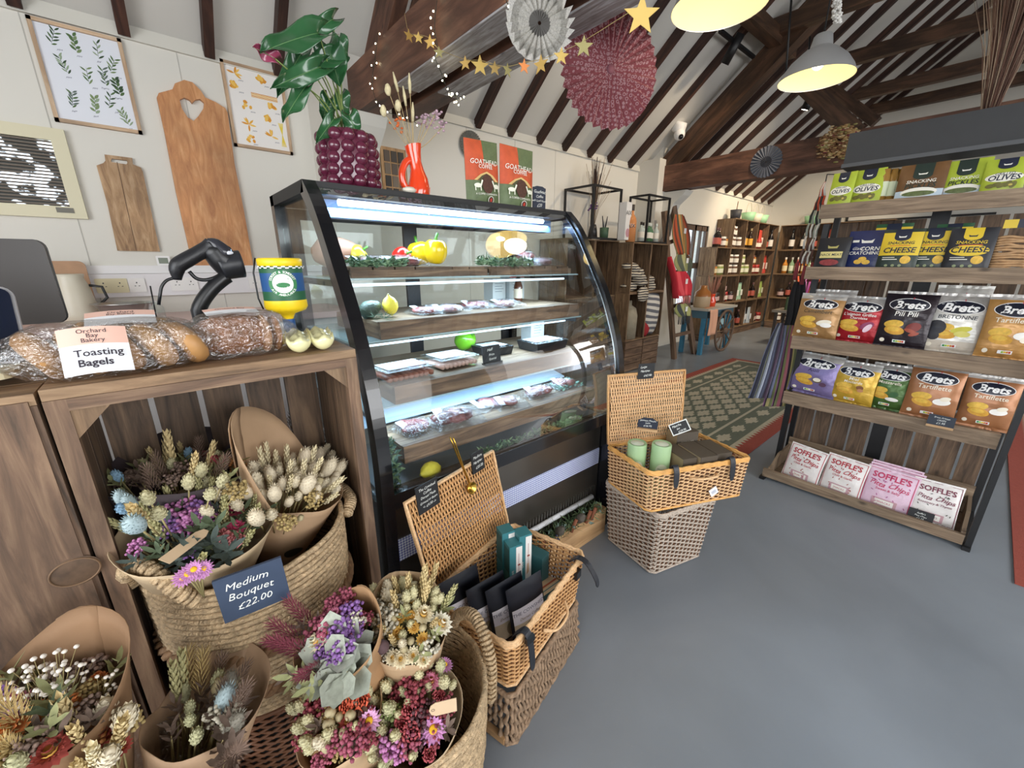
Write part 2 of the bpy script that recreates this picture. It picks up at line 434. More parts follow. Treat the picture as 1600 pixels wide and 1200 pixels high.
m.box((XB-.2, YR, 0), (XB, WY, .7)); m.box((XB-.2, 1.5, .7), (XB, WY, ZP)); m.box((XB-.2, YR, .7), (XB, -2.6, ZP)); S(m, 'wall_back')
for s_, nm in ((1, 'ceiling'), (-1, 'ceiling')):
    m = MB(CEILM); t = .06
    a = V((XB-.2, s_*(WY+.2), ZP-.2*TAN)); bpt = V((XB-.2, 0, ZR)); Lx = XF-XB+.4
    vs = [a, a+V((Lx, 0, 0)), bpt+V((Lx, 0, 0)), bpt]; up = V((0, 0, .09))
    vs = vs+[p+up for p in vs]
    fs = [(0, 1, 2, 3), (7, 6, 5, 4), (0, 4, 5, 1), (1, 5, 6, 2), (2, 6, 7, 3), (3, 7, 4, 0)]
    if s_ < 0: fs = [f[::-1] for f in fs]
    m.add(vs, fs); S(m, nm)
# moulding under the eaves and panel joints of the cladding
m = MB(pm('d3d0c6', .6, name='cream_trim')); m.box((XB, WY-.022, ZP-.075), (XF, WY, ZP-.035)); m.box((XB, WY-.012, ZP-.035), (XF, WY, ZP)); S(m, 'trim_1')
m = MB(pm('b9b6ae', .7, name='panel_joint'))
for x in [-.9, -.28, .36, 1.9, 2.52, 3.14, 3.76]: m.box((x, WY-.002, 0), (x+.005, WY, ZP-.07))
S(m, 'trim_2')
# boxed-in posts under the trusses
TR = [1.22, 5.6, 7.6, 9.4]
m = MB(WALLM); m.box((1.10, 3.28, 0), (1.44, WY, ZP+.02)); m.box((1.10, 3.28, ZP+.02), (1.44, 3.6, roofz(3.5))); S(m, 'wall_post')
m = MB(WALLM); m.box((5.46, 3.28, 0), (5.86, WY, ZP+.05)); m.box((5.62, 3.34, ZP+.05), (5.84, WY, ZP+.22)); S(m, 'wall_post')
# corbels (white curved brackets)
def corbel(x0, x1):
    pts = [(3.28, 2.36), (2.95, 2.36), (3.0, 2.3), (3.12, 2.2), (3.2, 2.02), (3.22, 1.8), (3.28, 1.7)]
    S(MB(WALLM).prism([(p[0], p[1]) for p in pts], 0, x1-x0, frame((x0, 0, 0), (0, 1, 0), (0, 0, 1))), 'wall_bracket')
corbel(1.18, 1.42); corbel(5.64, 5.84)
# rafters
rl = (WY/math.cos(math.radians(40)))
i = 0
x = -2.35
RX = [-1.9, -1.5, -1.1, -.69, -.28, .13, .53, .92, 1.75, 2.22, 2.64, 3.05, 3.47, 3.88, 4.33, 4.74, 5.2, 6.1, 6.5, 6.9, 7.3, 7.9, 8.3, 8.7, 9.1, 9.7, 10.1, 10.5]
for s_ in (1, -1):
    for x in RX:
        a = V((x, s_*(WY-.0), ZP-.015)); bb = V((x, 0, ZR-.015)); d = (bb-a)
        mm = MB(W_RAFT if (x < 1.5 or x > 1.8) else W_BEAM2); mm.bar(a+V((0, 0, -.01)), bb+V((0, 0, -.01)), .055, .12, (0, 0, 1))
        S(mm, 'ceiling_rafter')
S(MB(W_RAFT).box((XB, -.03, ZR-.3), (XF, .03, ZR-.02)), 'ceiling_ridge_beam')
for s_ in (-1,): S(MB(W_RAFT).box((XB if s_ < 0 else 5.8, s_*1.75-.05, roofz(1.75)-.32), (XF, s_*1.75+.05, roofz(1.75)-.13)), 'ceiling_purlin')
# trusses: twin tie beam near us, single ones further on
m = MB(W_BEAM2); m.box((1.22, -3.3, 2.36), (1.37, 3.1, 2.62)); S(m, 'ceiling_tie_beam')
S(MB(W_SHEEN).box((1.222, -3.3, 2.352), (1.368, 2.42, 2.36)), 'ceiling_tie_beam_painted_sheen')  # thin pale box paints the sheen of light on the beam's underside
m = MB(W_BEAM2); m.box((1.45, -3.3, 2.36), (1.60, 2.95, 2.60)); S(m, 'ceiling_tie_beam')
S(MB(W_SHEEN).box((1.452, -3.3, 2.352), (1.598, 2.35, 2.36)), 'ceiling_tie_beam_painted_sheen')  # same painted sheen under the second plank
for s_ in (1, -1):
    m = MB(W_BEAM2); m.bar((1.41, s_*3.2, 2.55), (1.41, s_*.06, ZR-.42), .08, .24); S(m, 'ceiling_principal_rafter')
m = MB(W_BEAM2); m.bar((1.41, 1.2, 2.5), (1.41, 1.9, 3.75), .08, .14); S(m, 'ceiling_strut')
X = TR[1]
S(MB(W_BEAM2).box((X, -3.3, 2.37), (X+.2, 3.3, 2.69)), 'ceiling_tie_beam')
for s_ in (1, -1):
    S(MB(W_BEAM).bar((X+.1, s_*3.3, 2.67), (X+.1, s_*.05, ZR-.36), .16, .24), 'ceiling_principal_rafter')
    S(MB(W_BEAM).bar((X+.1, s_*1.25, 2.69), (X+.1, s_*1.78, 3.25), .12, .17), 'ceiling_strut')
def at_roof(px, py, off=.14): d = ray(px, py); k = (ZP-off+WY*TAN-CH)/(d.z+d.y*TAN); return C0+d*k
for (px, py) in ((1213, 44), (1317, 96), (1336, 149), (1363, 172)):
    q = at_roof(px, py); S(MB(W_BEAM).box((q.x-.05, -q.y, q.z-.08), (q.x+.05, q.y+.06, q.z+.08)), 'ceiling_collar_beam')
a_, b_ = atx(1289, 131, 7.2), atx(1369, 191, 7.2); S(MB(W_BEAM).bar(a_, b_, .1, .12), 'ceiling_strut')
# diagonal brace running to the big truss
a_, b_ = at_roof(1166, 18, .22), at_roof(1236, 82, .22); S(MB(W_BEAM).bar(a_, b_, .12, .14), 'ceiling_brace')
# far window
m = MB(pm('5a4a40', .5, name='brown_window_paint'))
for a, c in (((wx0, .1), (wx1, .16)),): pass
def wbox(x0, z0, x1, z1, d=.05): m.box((x0, WY+.02, z0), (x1, WY+.02+d, z1))
wbox(wx0, wz0, wx0+.05, wz1); wbox(wx1-.05, wz0, wx1, wz1); wbox(wx0, wz1-.09, wx1, wz1); wbox(wx0, wz0, wx1, wz0+.08)
wbox((wx0+wx1)/2-.03, wz0, (wx0+wx1)/2+.03, wz1); wbox(wx0, 1.32, wx1, 1.42); wbox(7.64, wz0, 7.66, wz1)
wd = S(m, 'window_1')
struct(MB(glass('window_glass', fac=.03)).box((wx0, WY+.04, wz0), (wx1, WY+.046, wz1)).obj('pane', wd))
m = MB(pm('d7d4ca', .6, name='cream_trim2')); m.box((wx0-.03, WY-.03, wz0-.04), (wx1+.03, WY+.08, wz0)); S(m, 'trim_3')
# dark conduit rail high on the far gable
m = MB(BLACK); m.box((XF-.05, .2, 2.2), (XF, 2.2, 2.235)); m.box((XF-.05, 2.17, 2.2), (XF, 2.2, 2.42)); tag(m.obj('conduit_rail'), 'dark conduit rail running along the far gable wall under the beam', 'conduit')
# garden outside the far window
# ================================================================== things on the long wall
def wallM(x, z, y=WY): return frame((x, y, z), (1, 0, 0), (0, 0, 1))
def wpoly(pts, y=WY):  # picture outline of a wall-hung thing -> its size and place on the wall
    return [(p.x, p.z) for p in (aty(a, b, y) for a, b in pts)]
def leafp(cx, cy, a, l, w_, n=5):
    pts = []
    for i in range(n+1): t = i/n; pts.append((l*t, w_*math.sin(PI*t)**.8))
    for i in range(n-1, 0, -1): t = i/n; pts.append((l*t, -w_*math.sin(PI*t)**.8))
    return [(cx+p[0]*math.cos(a)-p[1]*math.sin(a), cy+p[0]*math.sin(a)+p[1]*math.cos(a)) for p in pts]
def picture(px0, px1, name, label):
    a, b = aty(*px0, WY), aty(*px1, WY); x0, x1, z0, z1 = a.x, b.x, b.z, a.z
    W, Hh = x1-x0, z1-z0
    t = thing(name, label, 'framed print', frame(((x0+x1)/2, WY-.001, (z0+z1)/2), (1, 0, 0), (0, 0, 1)))
    m = MB(W_OAK); f = .018
    m.box((-W/2, Hh/2-f, 0), (W/2, Hh/2, .024)); m.box((-W/2, -Hh/2, 0), (W/2, -Hh/2+f, .024))
    m.box((-W/2, -Hh/2, 0), (-W/2+f, Hh/2, .024)); m.box((W/2-f, -Hh/2, 0), (W/2, Hh/2, .024)); m.obj('frame', t)
    p = MB(pm('e3e6ee' if 'herb' in label else 'ece8e4', .6, name='art_paper')); p.box((-W/2+f, -Hh/2+f, .002), (W/2-f, Hh/2-f, .012)); p.lay = 50
    return t, p, W, Hh
t, p, W, Hh = picture((40, 25), (223, 211), 'herb_print', 'oak-framed print of green herb sprigs, high on the wall at the left')
G = [pm(c, .7, name='printed_green') for c in ('2f4a2c', '4d6a3c', '7a8f63', '93a58a', '5b6b63')]
INK = pm('4a4c6a', .7, name='handwriting_ink')
ZO = .0  # artwork sits on the paper face
p.M = T(0, 0, .0)
herbs = [(-.10, .18, 0), (-.02, .17, 1), (.07, .165, 3), (-.09, .05, 3), (.0, .02, 1), (.07, .03, 4), (.12, .10, 1), (-.09, -.12, 4), (0, -.13, 2), (.07, -.09, 0), (.12, -.01, 0), (.12, -.17, 2)]
for k, (hx, hy, g) in enumerate(herbs):
    hx *= W/.37; hy *= Hh/.5
    a0 = R_.uniform(.9, 2.1); n = R_.choice((7, 9, 11)); L_ = .085
    p.pp(leafp(hx-.5*L_*math.cos(a0), hy-.5*L_*math.sin(a0), a0, L_, .0012), G[4])
    for i in range(n):
        q_ = (i/n-.5)*L_; s_ = 1 if i % 2 else -1
        p.pp(leafp(hx+q_*math.cos(a0), hy+q_*math.sin(a0), a0+s_*R_.uniform(.5, 1.0), R_.uniform(.024, .036), .0065 if k in (1, 10, 8) else .004), G[g] if i % 3 else G[(g+1) % 4])
    p.pt(R_.choice(('Rosemary', 'Sage', 'Thyme', 'Basil', 'Mint', 'Dill', 'Bay')), hx+R_.uniform(-.01, .02), hy-.058, .012, INK, .3, wob=.15)
p.M = T(0, 0, 0)
for i in range(len(p.v)):
    if i >= 8: p.v[i].z = .0122+(p.v[i].z-.002)*.1
p.obj('print_sheet', t)
t, p, W, Hh = picture((342, 93), (457, 243), 'pasta_print', 'oak-framed print of yellow pasta shapes, half behind the potted plant')
Y_ = [pm(c, .7, name='printed_pasta') for c in ('e2a93c', 'd8922c', 'ecc05c', 'e8cf4e')]
def P(u, v): return ((u-.5)*W, (v-.5)*Hh)
for (u, v, kind) in ((.2, .88, 'p'), (.62, .88, 'o'), (.18, .74, 'o'), (.32, .53, 'b'), (.74, .57, 'o'), (.3, .3, 'p'), (.65, .42, 'o'), (.28, .13, 'b'), (.66, .2, 'p')):
    x, y = P(u, v)
    for i in range(6):
        a = R_.uniform(0, 6.3)
        if kind == 'p': p.pp(leafp(x, y, a, .045, .006), Y_[i % 3])
        elif kind == 'o': p.pe(x+R_.uniform(-.015, .015), y+R_.uniform(-.01, .01), .02, .011, Y_[i % 3], 12, a)
        else: p.pe(x+R_.uniform(-.025, .025), y+R_.uniform(-.02, .02), .012, .009, Y_[i % 3], 8, a)
    p.pt('pasta', x+.03, y-.034, .013, INK, .3)
x, y = P(.5, .67)
for i in range(5): p.pr(x-.03, y-.012+i*.006, x+.13, y-.008+i*.006, Y_[i % 3])
x, y = P(.86, .25)
for i in range(7): p.pp([(x-.02+i*.005, y+.07), (x-.017+i*.005, y+.07), (x+.018-i*.005, y-.08), (x+.015-i*.005, y-.08)], Y_[3])
for i in range(8, len(p.v)): p.v[i].z = .0122+(p.v[i].z-.002)*.1
p.obj('print_sheet', t)
def c1(l): return [(x/2.727, y/2.727) for x, y in l]
out = c1([(668, 415), (676, 396), (735, 380), (745, 355), (785, 340), (820, 350), (855, 385), (875, 415), (920, 435), (960, 460), (970, 480), (1000, 700), (1040, 900), (1083, 1150), (826, 1140), (805, 1060), (750, 820), (700, 560)])
heart = c1([(765, 425), (785, 415), (808, 425), (819, 439), (832, 425), (852, 421), (870, 437), (868, 460), (845, 495), (825, 515), (800, 500), (775, 462)])
tag(MB(W_BOARD).prism(wpoly(out, WY-.05), 0, .028, frame((0, WY-.05, 0), (1, 0, 0), (0, 0, 1))).obj('chopping_board') if 0 else
    MB(W_BOARD).prism(wpoly(out, WY-.03), 0, .028, frame((0, WY-.001, 0), (1, 0, 0), (0, 0, 1)), hole=wpoly(heart, WY-.03)).obj('chopping_board'),
    'tall honey-coloured wooden board with a heart-shaped hole, hung on the wall', 'chopping board')
out = c1([(411, 705), (440, 695), (449, 685), (445, 658), (563, 673), (566, 700), (600, 714), (608, 730), (640, 880), (682, 1072), (500, 1068), (460, 880)])
slot = c1([(472, 687), (476, 676), (540, 684), (543, 695), (538, 700), (478, 691)])
t = thing('chopping_board', 'small two-tone wooden board with a slot handle beside the wall grille', 'chopping board', frame((0, WY-.001, 0), (1, 0, 0), (0, 0, 1)))
MB(W_BOARD2).prism(wpoly(out, WY-.02), 0, .02, hole=wpoly(slot, WY-.02)).obj('board', t)
a, b = [wpoly(c1([q]), WY-.02)[0] for q in ((497, 690), (580, 1069))]
MB(pm('5e4432', .7, name='board_joint')).prism([(a[0], a[1]), (a[0]+.003, a[1]), (b[0]+.003, b[1]), (b[0], b[1])], .02, .0206).obj('joint', t)
# wall grille; a glowing mottled panel stands in for the daylight behind
tr, br = aty(103, 205, WY), aty(139, 343, WY)
t = thing('wall_grille', 'cream-framed louvred grille in the wall with daylight behind it', 'grille', frame((br.x-.27, WY-.001, (tr.z+br.z)/2), (1, 0, 0), (0, 0, 1)))
gw, gh = .54, tr.z-br.z; CR = pm('d9d2b4', .5, name='cream_plastic')
m = MB(CR); f = .062
for lo, hi in (((-gw/2, gh/2-f), (gw/2, gh/2)), ((-gw/2, -gh/2), (gw/2, -gh/2+f)), ((-gw/2, -gh/2+f), (-gw/2+f, gh/2-f)), ((gw/2-f, -gh/2+f), (gw/2, gh/2-f))):
    m.box(lo+(0,), hi+(.03,))
m.obj('frame', t)
mm, N, L, b = _mat('daylight_through_vent'); tc = N.new('ShaderNodeTexCoord'); n = N.new('ShaderNodeTexNoise'); n.inputs['Scale'].default_value = 11; n.inputs['Detail'].default_value = 6
L.new(tc.outputs['Object'], n.inputs['Vector']); r = N.new('ShaderNodeMapRange'); r.inputs[1].default_value = .5; r.inputs[2].default_value = .56; r.inputs[4].default_value = 2.2
L.new(n.outputs['Fac'], r.inputs[0]); b.inputs['Base Color'].default_value = S2L(H('3a3a34')); b.inputs['Emission Color'].default_value = (.8, .9, 1, 1); L.new(r.outputs[0], b.inputs['Emission Strength'])
MB(mm).box((-gw/2+f, -gh/2+f, .001), (gw/2-f, gh/2-f, .004)).obj('daylight_panel', t)
m = MB(pm('6b6156', .6, name='louvre'))
k = 20
for i in range(k):
    z = -gh/2+f+(gh-2*f)*(i+.5)/k; m.cbox((0, z, .018), (gw-2*f, .0075, .012), grain=0)
m.obj('louvres', t)
MB(pm('6e6b60', .5, name='grey_badge')).box((gw/2-.12, -gh/2+.028, .03), (gw/2-.05, -gh/2+.055, .034)).obj('badge', t)
# trunking, sockets, thermometer
zt = aty(200, 420, WY).z
tag(MB(pm('e5e2e4', .5, name='white_plastic')).box((-1.9, WY-.05, zt-.17), (1.05, WY, zt-.03)).obj('trunking'), 'white plastic cable trunking running along the wall below the chopping boards', 'trunking')
tag(MB(pm('e8e6e6', .5, name='white_plastic2')).box((-1.9, WY-.03, zt-.028), (1.05, WY, zt+.02)).obj('wall_ledge'), 'narrow white ledge on top of the cable trunking', 'ledge')
def socket(px, label, w_=.146, col='ece9e6'):
    a = aty(px[0], px[1], WY-.05)
    t = thing('wall_socket', label, 'socket', frame((a.x, WY-.05, zt-.1), (1, 0, 0), (0, 0, 1)))
    MB(pm(col, .4, name='socket_plastic')).rbox((0, 0, .005), (w_, .086, .01), .006).obj('plate', t)
    m = MB(pm('2c2c30', .5, name='socket_hole'))
    for sx_ in ((-.037, .037) if w_ > .1 else (0,)):
        m.box((sx_-.003, .012, .0101), (sx_+.003, .02, .0106)); m.box((sx_-.013, -.006, .0101), (sx_-.006, -.002, .0106)); m.box((sx_+.006, -.006, .0101), (sx_+.013, -.002, .0106))
    m.obj('socket_holes', t)
socket((177, 452), 'cream double wall socket above the steel bowl', col='ddd3ad')
socket((217, 455), 'white single wall socket right of the cream double one', .08)
socket((290, 452), 'white double wall socket behind the barcode scanner')
socket((408, 449), 'white double wall socket left of the yellow charity pot')
a = aty(258, 419, WY-.03)
t = thing('wall_thermometer', 'small white square thermometer standing on the wall ledge', 'thermometer', frame((a.x, WY-.031, zt+.05), (1, 0, 0), (0, 0, 1)))
MB(WHITE).rbox((0, 0, .008), (.07, .06, .016), .006).obj('case', t); MB(pm('66715c', .3, name='lcd')).box((-.024, -.018, .016), (.024, .018, .0165)).obj('display', t)
# camera on the roof slope, picture, wall fan
d_ = ray(1060, 203); kk = (ZP+(WY)*TAN-CH)/(d_.z+d_.y*TAN); a = C0+d_*(kk*.985)
t = thing('security_camera', 'white dome security camera fixed on the sloping ceiling', 'camera', T(a) @ rx(.3))
MB(WHITE).lathe([(0, .09), (.08, .085), (.085, .05), (.085, -.02), (.07, -.03), (0, -.03)], 20).obj('housing', t)
MB(WHITE).ell((-.02, -.05, -.05), (.07, .07, .07), 16, 10).obj('ball', t); MB(pm('101014', .1, name='lens')).ell((-.05, -.1, -.075), (.032, .03, .032), 12, 8).obj('lens', t)
a = aty(592, 228, WY); b = aty(636, 296, WY)
t = thing('tile_picture', 'small wood-framed picture of dark square tiles behind the orange vase', 'picture', frame(((a.x+b.x)/2, WY-.001, (a.z+b.z)/2-.06), (1, 0, 0), (0, 0, 1)))
pw, ph = b.x-a.x, (a.z-b.z)+.12
MB(W_PINE).box((-pw/2, -ph/2, 0), (pw/2, ph/2, .02)).obj('frame', t)
m = MB(); tl = [pm(c, .4, name='dark_tile') for c in ('3a3330', '5b4e45', '7a6d5f', '2c2826')]
for i in range(3):
    for j in range(4):
        m.use(tl[(i*7+j*3) % 4]); m.box((-pw/2+.02+i*(pw-.04)/3+.006, -ph/2+.02+j*(ph-.04)/4+.006, .02), (-pw/2+.02+(i+1)*(pw-.04)/3-.006, -ph/2+.02+(j+1)*(ph-.04)/4-.006, .026))
m.obj('tiles', t)
def rosette(name, label, M, r, mats, n=30, inner=None, scallop=.012, dep=.014, jag=0):
    """folded paper fan disc facing local +Z"""
    m = MB(mats[0])
    rr = [.006, r*.35, r*.7, r*.93, r]
    vs = []
    for j, q in enumerate(rr):
        for i in range(2*n):
            a = PI*i/n; ph = (1 if i % 2 else -1); k = q*(1+(scallop*ph*-1 if j == 4 else 0)+(jag*(i % 2) if j == 4 else 0))
            vs.append((k*math.cos(a), k*math.sin(a), dep*ph*q/r))
    K = 2*n
    for j in range(4):
        m.use(mats[min(j, len(mats)-1)]) if len(mats) > 1 else None
        m.add([vs[j*K+i] for i in range(K)]+[vs[(j+1)*K+i] for i in range(K)], [(i, (i+1) % K, K+(i+1) % K, K+i) for i in range(K)])
    if inner: m.use(inner).lathe([(0, dep*.5), (.02, dep*.4), (.02, -dep*.4), (0, -dep*.5)], 12)
    return tag(m.obj(name, None, M), label, 'paper fan')
def spotted(base, dots, name, sc_=34):
    m, N, L, b = _mat(name); b.inputs['Roughness'].default_value = .8
    tc = N.new('ShaderNodeTexCoord'); vo = N.new('ShaderNodeTexVoronoi'); vo.inputs['Scale'].default_value = sc_; vo.inputs['Randomness'].default_value = .35
    L.new(tc.outputs['Object'], vo.inputs['Vector']); r = N.new('ShaderNodeValToRGB'); e = r.color_ramp.elements
    e[0].position = .0; e[0].color = S2L(H(base)); e[1].position = .55; e[1].color = S2L(H(base))
    for pz, c in ((.22, base), (.28, dots), (.40, dots), (.46, base)):
        k = e.new(pz); k.color = S2L(H(c))
    L.new(vo.outputs['Distance'], r.inputs[0]); L.new(r.outputs[0], b.inputs['Base Color']); return m
def facing(c, az, tilt=0): # local +Z looks to azimuth az, Y up
    n = V((math.cos(az)*math.cos(tilt), math.sin(az)*math.cos(tilt), math.sin(tilt))); x = V((0, 0, 1)).cross(n)
    return frame(c, x, n.cross(x))
rd = math.radians
c_ = atd(954, 108, 1.9)
rosette('paper_fan', 'large dusty-red patterned paper fan hanging below the near beam', facing(c_, rd(246)), .25, [spotted('74383f', '9a787c', 'patterned_red_paper', 52)], 34, pm('70404a', .8), .015, .014)
MB(pm('dddddd', .6)).tube([c_+V((0, 0, .25)), c_+V((-.25, .1, .42))], .001, 4).obj('hanging_thread', bpy.data.objects['paper_fan']).matrix_basis = bpy.data.objects['paper_fan'].matrix_basis.inverted()
c_ = atd(843, 36, 1.38)
rosette('paper_fan', 'silver book-page paper star hanging from the near beam', facing(c_, rd(240)), .108, [pm('6d6a66', .8, name='grey_paper'), pm('bcb9b2', .8, var=.25, vs=200, name='page_paper'), pm('a3a099', .8, var=.3, vs=160, name='page_paper2'), pm('cfccc6', .8, var=.2, vs=200, name='page_paper3')], 22, None, .0, .02, .14)
a = aty(734, 228, WY)
rosette('paper_fan', 'round grey paper fan on the wall behind the coffee pouches', wallM(a.x, a.z, WY-.03), .125, [pm('8f8d86', .8, var=.25, vs=60, name='grey_lace_paper')], 34, None, .02, .012)
a = atx(1197, 253, 5.59)
rosette('paper_fan', 'small dark blue-grey paper fan fixed to the far beam', frame((5.585, a.y, a.z), (0, -1, 0), (0, 0, 1)), .165, [pm('31343e', .8, name='navy_paper'), pm('5d616b', .8, name='navy_paper_edge')], 26, None, .02, .01)

# ================================================================== till counter behind the crates
tag(MB(wood('counter_worktop', '6b5a49', '8c7863', 'a8937b')).box((-1.9, 1.325, 1.10), (.33, 1.72, 1.14)).obj('counter_worktop'), 'wooden till counter top behind the wooden crates', 'worktop')
tag(MB(pm('cfc8ba', .7, name='counter_front')).box((-1.9, 1.34, 0), (-.42, 1.70, 1.10)).obj('till_counter'), 'plain dark counter body under the till worktop', 'counter')
tag(MB(pm('e5c8c4', .35, name='pink_worktop')).box((-1.9, 2.95, 1.04), (1.05, WY, 1.08)).obj('back_worktop'), 'pale pink worktop along the wall under the sockets', 'worktop')
tag(MB(pm('e6dfdd', .5, name='base_unit_white')).box((-1.9, 3.02, 0), (1.05, WY-.005, 1.04)).obj('base_cabinet'), 'white base cabinet under the pale pink worktop', 'cabinet')
# monitor seen from behind
c_ = aty(52, 440, 1.62)
t = thing('monitor', 'dark flat monitor seen from the back at the left edge', 'monitor', frame((aty(-30, 440, 1.62).x-.02, 1.62, 1.14), (1, 0, 0), (0, 0, 1)))
a, b = aty(-190, 375, 1.62), aty(108, 505, 1.62)
x0 = b.x-t.location.x
ztop, zbot = aty(90, 376, 1.62).z-1.14, aty(100, 503, 1.62).z-1.14
MB(pm('3a3634', .35, name='monitor_back')).rbox((x0-.26, (ztop+zbot)/2, 0), (.52, ztop-zbot, .02), .02, axis=2).obj('screen_case', t)
MB(pm('2a2826', .4, name='bezel')).rbox((x0-.26, (ztop+zbot)/2, -.012), (.524, ztop-zbot+.004, .006), .021, axis=2).obj('bezel', t)
MB(pm('bab6ac', .4, name='stand_metal')).box((x0-.30, .012, -.02), (x0-.22, zbot+.05, -.035)).obj('stand', t)
MB(pm('bab6ac', .4, name='stand_metal')).rbox((x0-.26, .006, -.04), (.22, .012, .16), .01, axis=1).obj('foot', t)
# tablet leaning in front
bl, tr_ = aty(45, 566, 1.14), aty(20, 447, 1.19)
t = thing('tablet', 'black tablet with silver rim standing at the far left', 'tablet', frame((bl.x-.09, 1.14, bl.z+.002), (1, 0, 0), (0, .38, 1)))
hh = (aty(20, 447, 1.2).z-bl.z)*1.06
MB(pm('b9b9bd', .3, .8, name='silver_rim')).rbox((0, hh/2, -.005), (.184, hh, .008), .018).obj('rim', t)
MB(pm('0e1526', .12, name='dark_screen')).rbox((0, hh/2, .0002), (.176, hh-.008, .003), .015).obj('screen', t)
tag(MB(pm('d8cfae', .4, name='cream_tray')).rbox((bl.x-.14, 1.13, bl.z-.007), (.26, .15, .012), .03).obj('serving_tray'), 'cream tray under the black tablet', 'tray')
# board, jug, bowl on the back worktop
zb = 1.08
a, b = aty(100, 410, WY-.12), aty(147, 500, WY-.12)
tag(MB(pm('b08a6a', .6, var=.08, name='hardboard')).rbox((a.x-.09, WY-.09, zb+.16), (.34, .012, .34), .03, axis=1).obj('cutting_board'), 'plain brown board leaning on the wall behind the monitor', 'board')
a = aty(118, 470, WY-.3)
t = thing('enamel_jug', 'cream enamel jug beside the monitor on the pink worktop', 'jug', T(a.x, WY-.3, zb))
MB(pm('d8d0bd', .35, name='cream_enamel')).lathe([(0, 0), (.085, 0), (.088, .05), (.07, .2), (.058, .24), (.064, .26), (.06, .262), (.05, .24), (0, .24)], 24).obj('body', t)
MB(pm('2b2b2b', .4)).tube([(.07, 0, .2), (.12, 0, .19), (.13, 0, .13), (.08, 0, .08)], .008, 6).obj('handle', t)
l, r = aty(140, 462, 3.15), aty(238, 460, 3.15)
rr = (r.x-l.x)/2
t = thing('mixing_bowl', 'wide shallow steel bowl on the pink worktop', 'bowl', T((l.x+r.x)/2, 3.15, zb))
MB(STEEL).lathe([(0, 0), (rr*.35, 0), (rr*.4, .01), (rr*.75, .055), (rr, .105), (rr+.012, .107), (rr-.006, .1), (rr*.7, .05), (0, .008)], 32).obj('bowl', t)
a = aty(226, 470, 2.99)
t = thing('glass_jar', 'small clear glass jar with a black straw behind the bagels', 'jar', T(a.x+.03, 3.0, zb))
MB(CLEAR).lathe([(0, 0), (.04, 0), (.045, .02), (.045, .08), (.034, .1), (.036, .115)], 20).obj('jar', t)
MB(BLK).tube([(.0, 0, .01), (.008, 0, .2)], .004, 6).obj('straw', t)
# card machine, tape dispenser, scanner on the till counter
a = aty(285, 478, 1.5)
t = thing('card_reader', 'grey card payment machine behind the bagels', 'card machine', T(a.x, 1.5, 1.14))
MB(pm('8e8f90', .4, name='grey_plastic')).rbox((0, 0, .045), (.085, .07, .09), .012).obj('body', t); MB(BLK).box((-.032, -.037, .02), (.032, -.035, .07)).obj('keypad', t)
a = aty(353, 468, 1.5)
t = thing('tape_dispenser', 'black tape dispenser with amber tape behind the bread', 'tape dispenser', T(a.x, 1.5, 1.14))
MB(BLK).prism([(-.035, 0), (.035, 0), (.03, .03), (.012, .085), (-.012, .085), (-.03, .04)], -.015, .015, frame((0, 0, 0), (1, 0, 0), (0, 0, 1))).obj('body', t)
MB(pm('c79a3c', .3, name='amber_tape')).lathe([(.012, -.008), (.024, -.008), (.024, .008), (.012, .008)], 18, frame((0, 0, .075), (1, 0, 0), (0, 0, 1))).obj('tape', t)
# barcode scanner
Y0 = 1.36
def s6(x, y): return (250+x/5.161, 360+y/5.161)
def sp(x, y, Y=Y0): return aty(*s6(x, y), Y)
base = sp(320, 640)
t = thing('barcode_scanner', 'black handheld barcode scanner resting in its curved stand', 'barcode scanner', T(base.x, Y0, 1.14))
o_ = V((base.x, Y0, 1.14))
def lp(l, Y=Y0): return smooth([sp(x, y, Y)-o_ for x, y in l])
MB(BLK).tube([V((.0, 0, .0))]+lp([(310, 640), (350, 560), (420, 470), (500, 400), (545, 370)]), .0175, 12).obj('stand', t)
MB(BLK).lathe([(0, 0), (.05, 0), (.05, .008), (.02, .018), (0, .018)], 24).obj('base', t)
MB(pm('1b1c20', .4, bump=.1, bs=300, name='scanner_plastic')).tube(lp([(140, 400), (135, 330), (150, 280), (220, 235), (300, 190), (380, 150), (420, 130)]), radii([.010, .018, .021, .021, .02, .022, .026]), 14, flat=.9).obj('handle', t)
MB(BLK).tube(lp([(385, 95), (430, 150), (500, 230), (560, 290), (640, 290)]), radii([.014, .030, .034, .033, .028]), 16).obj('head', t)
MB(pm('303138', .2, name='glossy_plastic')).tube(lp([(375, 80), (440, 110), (520, 180), (590, 235)], Y0-.012), radii([.006, .016, .021, .012]), 14).obj('top_cover', t)
MB(pm('24262b', .4, name='holder_plastic')).tube(lp([(480, 300), (560, 280), (660, 270)]), radii([.034, .036, .036]), 16, cap=True).obj('holder', t)
MB(BLK).tube(lp([(235, 330), (290, 385), (360, 400), (430, 385), (480, 360)]), .005, 6).obj('trigger_guard', t)
MB(pm('c9cbd0', .3)).ell(sp(550, 180, Y0-.03)-o_, (.012, .002, .005), 12, 6).obj('badge', t)
MB(BLK).tube(lp([(135, 380), (60, 400), (15, 450), (0, 520)])+[sp(-10, 600)-o_+V((0, 0, 0))], .004, 6).obj('cable', t)

